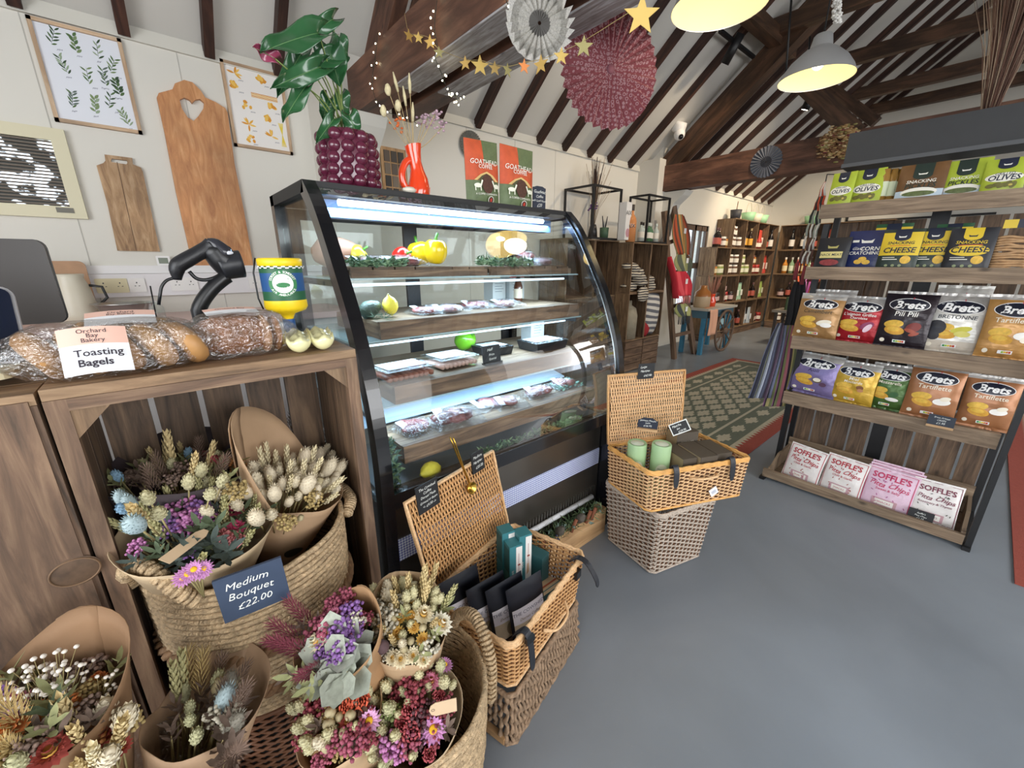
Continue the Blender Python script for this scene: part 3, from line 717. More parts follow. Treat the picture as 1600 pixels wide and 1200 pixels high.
# ================================================================== wooden crates of the counter
ZC = 1.195
def crate_box(t, x0, x1, y0, y1, z0, z1, open_=True, wd=W_RUST, wi=W_RUSTD, topn=3, seams=None):
    th = .024
    m = MB(W_TOP); k = topn
    for i in range(k):
        a = y0+(y1-y0)*i/k; m.box((x0, a+.002, z1-.02), (x1, y0+(y1-y0)*(i+1)/k-.002, z1))
    m.obj('top_boards', t)
    for s_, xx in ((0, x0), (1, x1-th)):
        m = MB(wi); n = 3
        for i in range(n): m.box((xx, y0+.02+(y1-y0-.02)*i/n+.002, z0), (xx+th, y0+.02+(y1-y0-.02)*(i+1)/n-.002, z1-.021))
        m.obj('side_planks', t)
        MB(wd).box((xx-(0 if s_ == 0 else .004), y0, z0), (xx+th+(.004 if s_ == 0 else 0), y0+.02, z1-.0205)).obj('front_post', t)
    m = MB(wi); n = 5; g = .012; w_ = (x1-x0-2*th)
    for i in range(n): m.box((x0+th+w_*i/n+g/2, y1-.014, z0), (x0+th+w_*(i+1)/n-g/2, y1, z1-.021))
    m.obj('back_planks', t)
    if open_:
        m = MB(wd); m.box((x0+th+.004, y0, z1-.042), (x1-th-.004, y0+.018, z1-.0205)); m.obj('top_rail', t)
        for s_ in (1, -1):
            m = MB(W_TOP)
            xa = x0+th if s_ > 0 else x1-th
            pts = [(xa, z1-.0425), (xa+s_*.055, z1-.0425), (xa, z1-.10)]
            if s_ < 0: pts = pts[::-1]
            m.prism(pts, -.018, 0, frame((0, y0+.004, 0), (1, 0, 0), (0, 0, 1))); m.obj('corner_brace', t)
    else:
        m = MB(wd); s_ = seams or [x0+th, x1-th]
        for a, b in zip(s_[:-1], s_[1:]): m.box((a+.004, y0-.004, z0), (b-.004, y0+.012, z1-.012))
        m.obj('front_planks', t)
t = thing('wooden_crate', 'upright weathered crate open at the front, holding the big basket of bouquets', 'crate')
crate_box(t, -.183, .347, 1.0, 1.30, 0, ZC)
t = thing('wooden_crate', 'upright weathered crate closed with wide planks at the lower left', 'crate')
crate_box(t, -.80, -.189, 1.0, 1.30, 0, ZC-.004, False, seams=[-.80, -.60, -.392, -.193])
m = MB(pm('54402f', .7, var=.3, vs=60, name='knot')); c_ = aty(118, 893, .996)
m.lathe([(0, .002), (.02, .003), (.026, .001), (.03, .0), ], 20, frame((c_.x, .9955, c_.z), (1, 0, 0), (0, 0, 1)), sx=1.2); m.obj('wood_knot', t); MB(pm('6f563f', .7, var=.15, vs=40, name='knot_ring')).tube([(c_.x+.033*math.cos(a), .9945, c_.z+.026*math.sin(a)) for a in [2*PI*i/30 for i in range(30)]], .003, 6, closed=True, flat=.5).obj('knot_ring', t)

# ------------------------------------------------------------------ bread, charity pot, egg tray on top
def blob_bag(t, c, rx_, ry_, rz_, M=None, seed=0, name='clear_bag', mat=None, tail=None):
    m = MB(mat or FILM); vs = []
    def fn(u, v):
        a = 2*PI*u; b = PI*(v-.5); p_ = .55
        def sg(x, e): return math.copysign(abs(x)**e, x)
        x = sg(math.cos(b), .5)*sg(math.cos(a), .6); y = sg(math.cos(b), .5)*sg(math.sin(a), .6); z = sg(math.sin(b), .8)
        k = 1+.06*NZ.noise(V((x*3+seed, y*3, z*3)))+.03*NZ.noise(V((x*9+seed, y*9, z*9)))
        ex = 1+(.28*abs(x)**3 if abs(x) > .5 else 0); zz = z*(1-.6*max(0, abs(x)-.72)/.28)
        return V((c[0]+rx_*x*ex*k, c[1]+ry_*y*k, max(.0012, c[2]+rz_*zz*k)))
    m.grid(fn, 40, 20); return m.obj(name, t, M)
def pack_label(t, M, w_, h_, lines, bulge=.01):
    p = MB(); p.hf = lambda x, y: bulge*(1-(2*x/w_)**2)
    p.pr(-w_/2, h_*.12, w_/2, h_/2, pm('e9bfae', .5, name='pink_label'), 6); p.pr(-w_/2, -h_/2, w_/2, h_*.12, pm('eef0f4', .5, name='white_label'), 6)
    for (s, x, y, sz, b_) in lines: p.pt(s, x, y, sz, pm('2b2330', .6, name='label_ink'), 0, b_)
    return p.obj('label', t, M)
L0, L1 = aty(42, 560, 1.10), aty(285, 560, 1.05)
cx = (aty(75, 560, 1.1).x+aty(290, 560, 1.1).x)/2
BG = pm('bd9059', .5, var=.2, vs=14, name='bagel_crust')
t = thing('bagel_pack', 'clear bag of four pale toasting bagels at the front of the counter', 'bread pack', T(cx, 1.075, ZC))
for i in range(5):
    m = MB(BG if i % 2 else pm('b08350', .5, var=.2, vs=16, name='bagel_crust2')); pts = []; rb = .040
    M_ = T(-.098+i*.050, 0, .046) @ rz(.25) @ ry(rd(62)) 
    k = 20
    m.tube([M_ @ V((rb*.72*math.cos(2*PI*j/k), rb*1.05*math.sin(2*PI*j/k), 0)) for j in range(k)], .0195, 10, closed=True); m.obj('bagel', t)
blob_bag(t, (-.004, 0, .05), .132, .064, .053, seed=2)
lc = aty(150, 542, 1.015)
pack_label(t, T(lc.x-cx, -.068, .054) @ rx(rd(62)) @ T(0, 0, .004), .088, .085, [('Orchard', 0, .034, .011, 0), ('Bay', 0, .0255, .011, 0), ('Bakery', 0, .017, .011, 0), ('Toasting', .004, -.006, .018, .01), ('Bagels', -.002, -.024, .018, .02)])
c2 = aty(240, 500, 1.2)
t = thing('bagel_pack', 'second bagel bag lying behind the front one, pink label showing', 'bread pack', T(c2.x-.05, 1.195, ZC))
for i in range(3):
    m = MB(BG); M_ = T(-.05+i*.06, 0, .042) @ ry(rd(70)); m.tube([M_ @ V((.03*math.cos(2*PI*j/16), .038*math.sin(2*PI*j/16), 0)) for j in range(16)], .02, 8, closed=True); m.obj('bagel', t)
blob_bag(t, (0, 0, .045), .10, .045, .044, seed=9)
pack_label(t, T(0.0, -.012, .092) @ rx(rd(22)), .11, .06, [('Orchard', 0, .02, .012, 0), ('Bay Bakery', 0, .011, .010, 0)], .004)
a = aty(360, 530, 1.1)
t = thing('bread_pack', 'clear bag of seeded brown bread beside the bagels', 'bread pack', T(a.x+.012, 1.10, ZC) @ rz(.08))
m = MB(pm('9c6640', .8, var=.35, vs=40, bump=.8, bs=120, name='seeded_crust')); m.ell((-.005, 0, .050), (.084, .047, .043), 24, 14, nz=.1, ns=3); m.obj('loaf', t)
m = MB(pm('b98a62', .8, var=.3, vs=60, bump=.6, bs=150, name='cut_crumb')); m.ell((.055, -.004, .046), (.012, .048, .043), 16, 12); m.obj('slice', t)
m = MB(pm('a87550', .8, var=.3, vs=60, bump=.6, bs=150, name='bread_crumb')); m.ell((.078, -.004, .045), (.011, .046, .041), 16, 12); m.obj('slice', t)
blob_bag(t, (0.01, 0, .05), .092, .056, .052, seed=5)
pack_label(t, T(-.0, -.0, .1) @ rx(rd(12)), .1, .045, [('Orchard Bay', 0, .012, .011, 0)], .003)
# charity collecting pot
a = aty(452, 505, 1.2); hz = aty(452, 404, 1.2).z
t = thing('collection_pot', 'yellow and green charity collecting pot standing upside down on its spout', 'collecting pot', T(a.x, 1.20, ZC+.001))
YL = pm('f2cf1d', .4, name='yellow_plastic'); K = (hz-ZC)/.24
MB(YL).lathe([(0, 0), (.034*K, 0), (.034*K, .006*K), (.016*K, .03*K), (.014*K, .072*K), (.02*K, .085*K), (.05*K, .095*K), (.056*K, .105*K), (.055*K, .125*K)], 32).obj('spout', t)
p = MB(pm('1f5a38', .45, name='green_band')); rr = .0545*K
p.lathe([(rr, .125*K), (rr, .150*K)], 40); p.use(pm('1d4f86', .45, name='blue_band')).lathe([(rr, .15*K), (rr, .2*K)], 40); p.use(pm('1f5a38', .45, name='green_band')).lathe([(rr, .2*K), (rr, .218*K)], 40)
az0 = math.atan2(-1.2, -a.x)  # towards the visitor
def cyl(p, x, y, e): an = az0+x/rr; return V(((rr+e)*math.cos(an), (rr+e)*math.sin(an), y*K+.172*K))
q_ = MB(); q_.pe(0, 0, .036*K, .036, pm('2c7a45', .5, name='logo_green'), 32, nr=4); q_.pe(0, 0, .026*K, .026, WHITE, 32, nr=4)
q_.pe(0, -.004, .017*K, .007, pm('2c7a45', .5, name='logo_green'), 16, nr=3); q_.pp([(-.002, 0), (.004, 0), (.016*K, .012), (.013*K, .014)], pm('2c7a45', .5, name='logo_green')); q_.pp([(-.014*K, .012), (.014*K, .006), (.014*K, .0072), (-.014*K, .0132)], pm('2c7a45', .5, name='logo_green'))
for i, ch in enumerate('DORSET & SOMERSET'):
    an = rd(158-136*i/16); q_.pt(ch, .031*K*math.cos(an), .031*math.sin(an), .0085, WHITE, 0, .01, an-PI/2)
for i, ch in enumerate('AIR AMBULANCE'):
    an = rd(212+116*i/12); q_.pt(ch, .031*K*math.cos(an), .031*math.sin(an), .008, WHITE, 0, .01, an+PI/2)
for i in range(9):
    for j in range(2): q_.pr(-.075*K+(i*2+j)*.0085*K, .04+j*.0035, -.0665*K+(i*2+j)*.0085*K, .0435+j*.0035, WHITE if True else None, 1)
for mi_, mt in enumerate(q_.mats): pass
q_.v = [cyl(q_, v.x, v.y, .0006+v.z*1.8) for v in q_.v]; q_.obj('printed_emblem', t)
p.obj('wrap_band', t)
MB(YL).lathe([(rr-.001, .218*K), (.056*K, .22*K), (.057*K, .236*K), (.052*K, .24*K), (0, .24*K)], 36).obj('lid', t)
MB(BLACK).tube([(-rr-.003, 0, .24*K), (-rr-.012, -.0, .2*K), (-rr-.011, 0, .13*K), (-rr-.004, 0, .10*K)], .0022, 6).obj('cord', t, rz(az0+PI/2))
MB(pm('24508a', .4)).lathe([(.0165*K, .025*K), (.0165*K, .07*K)], 24).obj('spout_label', t)
# ceramic egg tray, nine cups wide rows of two
l, r = aty(443, 548, 1.03), aty(512, 556, 1.03)
t = thing('egg_tray', 'pale yellow ceramic egg tray with scalloped cups at the counter end', 'egg tray', T((l.x+r.x)/2+.016, 1.06, ZC+.001))
m = MB(pm('eee9b4', .15, coat=.6, name='yellow_glaze')); cp = .053
for i in range(2):
    for j in range(3):
        cx_, cy_ = (i-.5)*cp+j*.010, (j-.4)*cp*.95
        vs = []; n = 20; rows = 9
        for a_ in range(rows+1):
            tt = a_/rows
            for b_ in range(n):
                an = 2*PI*b_/n; sc_ = 1+.1*abs(math.cos(2*an))*tt**2
                if tt <= .55: k = tt/.55; rd_ = .0285*math.sin(PI/2*k); z = .032*(1-math.cos(PI/2*k))**.9
                else: k = (1-tt)/.45; rd_ = .0255*math.sin(PI/2*k); z = .004+.028*(1-math.cos(PI/2*k))**.9
                z *= 1+.38*abs(math.cos(2*an))**3*(max(z, 0)/.032)**2.5
                vs.append((cx_+rd_*math.cos(an), cy_+rd_*math.sin(an), z))
        m.add(vs, [(q*n+b_, q*n+(b_+1) % n, (q+1)*n+(b_+1) % n, (q+1)*n+b_) for q in range(rows) for b_ in range(n)], True)
m.obj('cups', t)
# ================================================================== refrigerated display case
FX0, FX1 = .405, 1.67
PROF = [(1.475, 1.652), (1.425, 1.605), (1.375, 1.544), (1.318, 1.455), (1.262, 1.361), (1.220, 1.29), (1.183, 1.215), (1.148, 1.13), (1.118, 1.045), (1.098, .96), (1.085, .87), (1.080, .78), (1.082, .69)]
PROF = [(p.y, p.z) for p in smooth([(0, a, b) for a, b in PROF], 3)]
def inset(pr, d):
    out = []
    for i, p in enumerate(pr):
        a, b = pr[max(i-1, 0)], pr[min(i+1, len(pr)-1)]; t = V((b[0]-a[0], b[1]-a[1])).normalized(); n = V((-t.y, t.x))
        if n.x < 0: n = -n
        out.append((p[0]+n.x*d, p[1]+n.y*d))
    return out
fr = thing('display_fridge', 'curved-glass refrigerated display case with black frame, full of deli goods', 'display fridge')
FBK = pm('111216', .22, coat=.5, name='fridge_black'); IN = inset(PROF, .05)
YZ = frame((0, 0, 0), (0, 1, 0), (0, 0, 1))  # prism plane: x=y, y=z, extruded along +X
for x in (FX0, FX1-.04):
    MB(FBK).prism(PROF+[(1.10, .02), (1.16, .02)]+IN[::-1], x, x+.04, YZ).obj('end_frame', fr)
    MB(FBK).box((x, 1.89, .02), (x+.04, 1.94, 1.652)).obj('rear_post', fr)
    MB(FBK).prism([(1.16, .02), (1.889, .02), (1.889, .655), (1.14, .655)], x+.006, x+.034, YZ).obj('side_panel', fr)
    MB(CLEAR).prism(IN[:-1]+[(1.133, .66), (1.889, .66), (1.889, 1.615), (1.50, 1.615)], x+.018, x+.022, YZ).obj('side_glass', fr)
MB(pm('9aa0a6', .2, 1, name='chrome_edge')).tube([(FX1-.045, a, b) for a, b in inset(PROF, .02)], .005, 6).obj('chrome_trim', fr)
m = MB(pm('0d0d0f', .55, name='matt_black')); m.box((FX0, 1.475, 1.615), (FX1, 1.94, 1.652)); m.obj('top_panel', fr)
m = MB(CLEAR); n = len(PROF)
m.grid(lambda u, v: V((FX0+.04+(FX1-FX0-.08)*u, inset(PROF, .012)[min(int(v*(n-1)+.5), n-1)][0], inset(PROF, .012)[min(int(v*(n-1)+.5), n-1)][1])), 2, n-1)
m.obj('curved_glass', fr)
MB(FBK).box((FX0+.04, 1.085, .645), (FX1-.04, 1.115, .70)).obj('front_bar', fr)
MB(pm('807a72', .28, .9, var=.05, vs=3, name='dark_steel')).box((FX0+.04, 1.175, .13), (FX1-.04, 1.2, .645)).obj('front_panel', fr)
# perforated blue-white strip
mm, N, L, b = _mat('perforated_strip'); tc = N.new('ShaderNodeTexCoord'); vo = N.new('ShaderNodeTexVoronoi'); vo.inputs['Scale'].default_value = 95; vo.inputs['Randomness'].default_value = 0
L.new(tc.outputs['Object'], vo.inputs['Vector']); r = N.new('ShaderNodeValToRGB'); r.color_ramp.elements[0].color = S2L(H('dfe6f6')); r.color_ramp.elements[0].position = .42
r.color_ramp.elements[1].color = S2L(H('5d68b8')); r.color_ramp.elements[1].position = .5; L.new(vo.outputs['Distance'], r.inputs[0]); L.new(r.outputs[0], b.inputs['Base Color']); b.inputs['Roughness'].default_value = .4
b.inputs['Emission Strength'].default_value = .0
za, zb_ = aty(792, 792, 1.172).z, aty(788, 770, 1.172).z
MB(mm).box((FX0+.045, 1.17, za-.005), (FX1-.045, 1.1745, zb_+.008)).obj('vent_strip', fr)
m = MB(BLACK)
m.box((FX0+.04, 1.2, .02), (FX1-.04, 1.22, .13)); m.obj('plinth', fr)
m = MB(STEEL)
for i in range(60): x = FX0+.06+i*.0193; m.box((x, 1.168, .205), (x+.004, 1.174, .245))
m.obj('grille_comb', fr)
MB(pm('f4f6fa', .3, name='white_tube')).tube([(FX0+.35, 1.156, .197), (FX1-.10, 1.156, .197)], .013, 10).obj('lower_tube', fr)
# insides: floor pan, back doors, LED tube, added shelf glow strips
MB(pm('8d9299', .4, .5, name='inner_steel')).box((FX0+.04, 1.17, .64), (FX1-.04, 1.885, .655)).obj('floor_pan', fr)
MB(pm('b4cbe0', .35, .3, name='pale_steel_deck')).prism([(1.44, .795), (1.88, .895), (1.88, .903), (1.44, .803)], FX0+.045, FX1-.045, YZ).obj('rear_deck', fr)
for x0, x1 in ((FX0+.04, 1.0), (.98, FX1-.04)):
    d = MB(pm('24282f', .35, name='door_frame')); y = 1.90 if x0 < .9 else 1.92
    d.box((x0, y, .66), (x0+.05, y+.018, 1.61)); d.box((x1-.05, y, .66), (x1, y+.018, 1.61)); d.box((x0+.05, y, .66), (x1-.05, y+.018, .70)); d.box((x0+.05, y, 1.57), (x1-.05, y+.018, 1.61))
    o = d.obj('sliding_door', fr); MB(CLEAR).box((x0+.05, y+.006, .70), (x1-.05, y+.01, 1.57)).obj('pane', o)
LED = pm('dff0ff', .3, emit=5, name='led_tube')
MB(LED).tube([(FX0+.12, 1.52, 1.60), (FX1-.16, 1.52, 1.60)], .011, 10).obj('glow_tube', fr)
MB(pm('6d8fc4', .35, .3, name='air_duct')).box((FX0+.06, 1.56, 1.555), (FX1-.06, 1.62, 1.612)).obj('air_duct', fr)
MB(pm('cfe4f4', .3, emit=1.6, name='added_shelf_glow')).tube([(FX0+.1, 1.42, 1.328), (FX1-.1, 1.42, 1.328)], .005, 8).obj('glow_tube', fr)  # added glow strip under the top shelf, not a real tube
MB(pm('cfe4f4', .3, emit=1.6, name='added_shelf_glow')).tube([(FX0+.1, 1.40, 1.118), (FX1-.1, 1.40, 1.118)], .004, 8).obj('glow_tube', fr)  # added glow strip under the middle shelf
for (y, z, p) in ((1.54, 1.585, 7), (1.46, 1.30, 3.6), (1.44, 1.10, 3.6), (1.36, .895, 3.6)):  # first lamp belongs to the LED tube, lower three are added fill
    area('fridge_light', (1.04, y, z), (1.04, y+.03, z-1), 1.1, p*.95, (.62, .82, 1), .05)
# shelves: glass pane + bracket + wooden boards
SH = [(1.37, 1.352), (1.335, 1.145), (1.285, .918)]
for (y, z) in SH:
    MB(pm('b7d2d8', .1, alpha=.6, name='shelf_glass')).box((FX0+.05, y, z-.006), (FX1-.05, 1.86, z)).obj('glass_shelf', fr)
for x in (FX0+.06, FX1-.07):
    for (y, z) in SH: MB(pm('2a2d33', .4)).box((x, y+.02, z-.03), (x+.008, 1.88, z-.007)).obj('shelf_bracket', fr)
def board_shelf(label, x0, x1, y0, y1, zt, zb, n=4):
    t = thing('wooden_riser', label, 'riser')
    MB(W_RUST).box((x0, y0, zb), (x1, y0+.018, zt)).obj('front_board', t)
    m = MB(W_SHELF); w_ = (y1-y0-.02)/n
    for i in range(n): m.box((x0, y0+.0185+i*w_, zt-.014), (x1, y0+.0185+(i+1)*w_-.003, zt-.002))
    m.obj('slats', t)
    for x in (x0, x1-.016): MB(W_RUST).box((x, y0+.0185, zb), (x+.016, y1, zt-.0145)).obj('side_board', t)
board_shelf('wooden riser on the middle glass shelf of the fridge, lemon at its left end', .555, 1.60, 1.335, 1.78, 1.207, 1.146)
board_shelf('wooden riser on the third fridge shelf, under the sausage trays', .565, 1.60, 1.285, 1.78, .985, .919)
board_shelf('lowest and longest wooden riser in the fridge, under the meat packs', .545, 1.60, 1.205, 1.435, .79, .725, 3)
for nm, x0, x1 in (('left', .50, 1.07), ('right', 1.09, 1.60)):
    t = thing('wooden_riser', 'low slatted riser on the top fridge shelf, '+nm+' one of two', 'riser')
    MB(W_RUST).box((x0, 1.40, 1.353), (x1, 1.415, 1.378)).obj('front_board', t)
    m = MB(W_RUSTD); n = 7 if nm == 'left' else 6
    for i in range(n): a = x0+(x1-x0)*i/n; m.box((a+.003, 1.4155, 1.378), (x0+(x1-x0)*(i+1)/n-.003, 1.72, 1.388), grain=1)
    m.obj('slats', t); MB(W_RUST).box((x0, 1.70, 1.353), (x1, 1.715, 1.3775)).obj('rear_board', t)
# ------------------------------------------------------------------ food in the fridge
GREEN = pm('4b6b4f', .7, var=.3, vs=60, name='dark_green_leaf'); GREEN2 = pm('7d9673', .7, var=.3, vs=60, name='kale_leaf'); LEM = pm('e9d94b', .45, var=.06, vs=40, bump=.25, bs=220, name='lemon_skin')
def lemon(c, r, lab, rot=0, tz=0):
    t = thing('lemon', lab, 'lemon', T(c) @ rz(rot) @ ry(tz))
    MB(LEM).lathe([(0, -r*1.5), (r*.16, -r*1.42), (r*.3, -r*1.2), (r*.7, -r*.85), (r*.97, -r*.3), (r*.97, r*.3), (r*.7, r*.85), (r*.3, r*1.2), (r*.2, r*1.38), (0, r*1.42)], 20, ry(PI/2)).obj('fruit', t)
    MB(pm('7b7c3c', .7)).lathe([(0, 0), (.004, 0), (.003, .003), (0, .003)], 8, T(-r*1.49, 0, 0) @ ry(-PI/2)).obj('stem_end', t)
def sprig(t, n, L_, c, mat, w_=.006, spread=(1, .5, .5), seed=1, name='leaf_spray', ll=.03):
    rr = random.Random(seed); m = MB(mat)
    for i in range(n):
        p = V((c[0]+(rr.random()-.5)*L_[0], c[1]+(rr.random()-.5)*L_[1], c[2]+rr.random()*L_[2])); d = V((rr.uniform(-1, 1)*spread[0], rr.uniform(-1, 1)*spread[1], rr.uniform(-.2, 1)*spread[2])).normalized()
        s_ = d.cross(V((rr.uniform(-1, 1), rr.uniform(-1, 1), rr.uniform(-1, 1)))).normalized()*w_; l = ll*rr.uniform(.6, 1.2); up = s_.cross(d).normalized()*w_*.5
        m.add([p, p+d*l*.4+s_, p+d*l-up, p+d*l*.4-s_, p+d*l*.5+up], [(0, 1, 4), (1, 2, 4), (2, 3, 4), (3, 0, 4)])
    return m.obj(name, t)
def garland(name, label, c, L_, n, mats, w_=.006, ll=.03, seed=3):
    t = thing(name, label, 'garland', T(c))
    for k, mt in enumerate(mats): sprig(t, n, L_, (0, 0, 0), mt, w_, seed=seed+k, name='leaf_spray', ll=ll)
    return t
zt1, zt2, zt3, zt4 = 1.389, 1.206, .984, .789
def on(px, py, z): return atz(px, py, z)
t = thing('squash', 'brown gourd at the left end of the top fridge shelf', 'squash', T(.50+.03, 1.62, zt1+.054) @ ry(rd(80)))
MB(pm('b08672', .5, var=.1, vs=20, name='gourd_skin')).lathe([(0, -.085), (.025, -.08), (.05, -.05), (.054, -.01), (.045, .03), (.03, .06), (.014, .08), (.008, .1), (0, .1)], 20).obj('body', t)
def pepper(c, col, lab, s=1, rot=0, lie=0):
    t = thing('bell_pepper', lab, 'pepper', T(c) @ rz(rot) @ rx(lie)); m = MB(pm(col, .2, coat=.5, name='pepper_skin')); n = 28; vs = []; rows = 14
    for i in range(rows+1):
        a = PI*i/rows
        for j in range(n):
            b_ = 2*PI*j/n; lobe = 1+.10*abs(math.cos(1.5*b_)); r_ = .038*math.sin(a)**.75*lobe*(1-.12*math.cos(a+.4)); z = .048*math.cos(a)*(1-.18*math.exp(-(r_/.02)**2))
            vs.append((r_*s*math.cos(b_), r_*s*math.sin(b_), -z*s))
    m.add(vs, [(i*n+j, i*n+(j+1) % n, (i+1)*n+(j+1) % n, (i+1)*n+j) for i in range(rows) for j in range(n)], True); m.obj('body', t)
    MB(pm('4d8a2e', .5, name='pepper_stalk')).tube([(0, 0, .03*s), (0, 0, .05*s), (.008*s, 0, .065*s)], [.009*s, .005*s, .006*s], 8).obj('stalk', t)
q = aty(632, 375, 1.46); pepper((q.x+.035, 1.57, zt1+.036), 'c9251c', 'red bell pepper left of the yellow peppers on the top fridge shelf', .85, .4, 1.2)
q = aty(680, 375, 1.50); pepper((q.x, 1.50, zt1+.055), 'f0cb1c', 'tall yellow bell pepper standing at the middle of the top fridge shelf', 1.1, .2, .1)
pepper((q.x-.01, 1.62, zt1+.05), 'e8c81e', 'yellow bell pepper behind the taller yellow one', 1.1, 1, -.2)
pepper((.60, 1.60, zt1+.04), 'd9c43a', 'yellow pepper half hidden behind the brown gourd', .8, 1, .9)
q = on(720, 549, zt3); pepper((q.x+.02, 1.63, zt3+.055), '76c02c', 'green bell pepper on the third fridge shelf behind the sausage trays', 1.15, .6, .9)
q = on(612, 497, zt2); lemon((q.x+.012, q.y+.03, zt2+.043), .029, 'lemon at the left end of the middle fridge shelf', .9, 1.2)
t = thing('avocado', 'dark green avocado beside the lemon on the middle fridge shelf', 'avocado', T(on(590, 500, zt2).x-.002, 1.46, zt2+.034) @ ry(1.2))
MB(pm('34453a', .4, bump=.5, bs=140, name='avocado_skin')).lathe([(0, -.04), (.024, -.033), (.033, -.008), (.028, .015), (.016, .038), (0, .046)], 16).obj('fruit', t)
garland('fir_sprig', 'blue-green fir sprig in front of the avocado', (on(600, 502, zt2).x, 1.365, zt2+.004), (.06, .02, .02), 60, [pm('6f8f80', .7, name='fir_green')], .0012, .03, 9)
q = aty(672, 711, 1.155)
lemon((q.x, 1.157, .66+.034), .033, 'large lemon in the bottom tray of the fridge behind the glass', .25, .1)
MB(pm('5b4a3c', .6)).box((.47, 1.1705, .6555), (1.6, 1.20, .6585)).obj('bottom_slat', fr)
for i, (x, c) in enumerate(((1.0, 'a'), (1.30, 'b'))):
    garland('herb_garland', ('long' if i else 'short')+' green herb garland lying in the bottom tray of the fridge'+(', right half' if i else ', middle'), (x, 1.17, .668), (.32, .03, .02), 110, [GREEN, GREEN2], .005, .026, 20+i)
garland('herb_garland', 'bushy blue-green foliage in the lower left corner of the fridge', (.478, 1.195, .665), (.05, .05, .16), 150, [pm('5d7f78', .7, name='blue_green_leaf'), GREEN2], .007, .03, 31)
garland('herb_garland', 'green leaf garland at the left of the top fridge shelf', (.60, 1.42, zt1), (.2, .04, .02), 120, [GREEN, GREEN2], .006, .03, 41)
garland('herb_garland', 'green leaf garland at the right of the top fridge shelf', (1.19, 1.42, zt1), (.30, .04, .03), 150, [GREEN, GREEN2], .006, .03, 51)
garland('herb_garland', 'pale green foliage at the right end of the lowest riser', (1.50, 1.33, zt4), (.16, .1, .02), 80, [pm('8fbfae', .7, name='pale_kale')], .006, .03, 61)
# sealed packs
MEAT = pm('94504a', .35, var=.35, vs=45, name='raw_meat'); MEAT2 = pm('733a38', .35, var=.5, vs=40, name='dark_meat'); VACF = film('vacuum_film', (.86, .9, .95), 55, .09); PLAB = pm('cfe0ea', .5, name='blue_white_label')
def meat_pack(x, y, z, w_, d_, h_, lab, rot=0, mats=(MEAT, MEAT2), sd=1):
    t = thing('meat_pack', lab, 'meat pack', T(x, y, z) @ rz(rot)); rr = random.Random(sd); m = MB(mats[0])
    for i in range(4):
        m.use(mats[i % 2]); m.ell((rr.uniform(-.25, .25)*w_, rr.uniform(-.2, .2)*d_, h_*.45), (w_*rr.uniform(.22, .32), d_*rr.uniform(.28, .36), h_*.42), 14, 8, nz=.25, ns=2, seed=sd+i)
    m.obj('meat', t)
    m = MB(VACF)
    m.grid(lambda u, v: V(((u-.5)*w_*1.15, (v-.5)*d_*1.1, .003+h_*1.0*max(0, (1-abs(2*u-1)**2.5)*(1-abs(2*v-1)**2.5))**.6*(1+.1*NZ.noise(V((u*6+sd, v*6, 0))))+.004*NZ.noise(V((u*25, v*25, sd))))), 26, 18); m.obj('vacuum_bag', t)
    p = MB(); p.M = T(-w_*.36, d_*.0, h_*.75) @ rx(.25); p.pr(-w_*.10, -d_*.28, w_*.10, d_*.28, PLAB); p.obj('label', t)
for k, (px, py, z, w_, d_, h_, lab) in enumerate((
    (575, 396, zt1, .17, .13, .028, 'flat vacuum pack beside the gourd on the top fridge shelf'),
    (628, 398, zt1, .16, .12, .03, 'vacuum pack of bacon in front of the red pepper'),
    (846, 392, zt1, .18, .14, .03, 'flat vacuum pack at the right of the top fridge shelf'),
    (820, 385, zt1, .13, .12, .06, 'upright vacuum pack with white label at the right of the top fridge shelf'),
    (668, 487, zt2, .15, .12, .024, 'vacuum pack just right of the lemon on the middle fridge shelf'),
    (700, 484, zt2, .14, .12, .024, 'second vacuum pack along the middle fridge shelf'),
    (745, 482, zt2, .15, .12, .026, 'crinkled vacuum pack at the middle of the middle fridge shelf'),
    (790, 478, zt2, .16, .12, .026, 'vacuum pack of sausage right of centre on the middle fridge shelf'),
    (650, 657, zt4, .16, .15, .026, 'pale flat vacuum pack at the left of the lowest fridge riser'),
    (712, 651, zt4, .20, .15, .045, 'red joint of meat in a vacuum bag, nearest the fridge glass'),
    (758, 632, zt4, .15, .13, .022, 'empty-looking crinkled vacuum pack behind the red joint'),
    (796, 632, zt4, .15, .12, .03, 'pinkish meat pack at the middle of the lowest fridge riser'),
    (845, 618, zt4, .20, .12, .032, 'long meat pack right of centre on the lowest fridge riser'),
    (880, 608, zt4, .15, .12, .034, 'bright white crinkled meat pack near the right of the lowest fridge riser'))):
    y = {zt1: (1.50, 1.47, 1.47, 1.60)[min(k, 3)], zt2: (1.47, 1.45, 1.50, 1.47)[max(min(k-4, 3), 0)], zt4: (1.33, 1.29, 1.36, 1.30, 1.32, 1.34)[max(k-8, 0)]}[z]; q = aty(px, py, y)
    meat_pack(q.x, y, z+.001, w_*.93, d_*1.0, h_*1.25, lab, R_.uniform(-.25, .25), (MEAT, MEAT2) if k not in (4, 5, 10) else (pm('b5a7a9', .4, var=.2), MEAT), k)
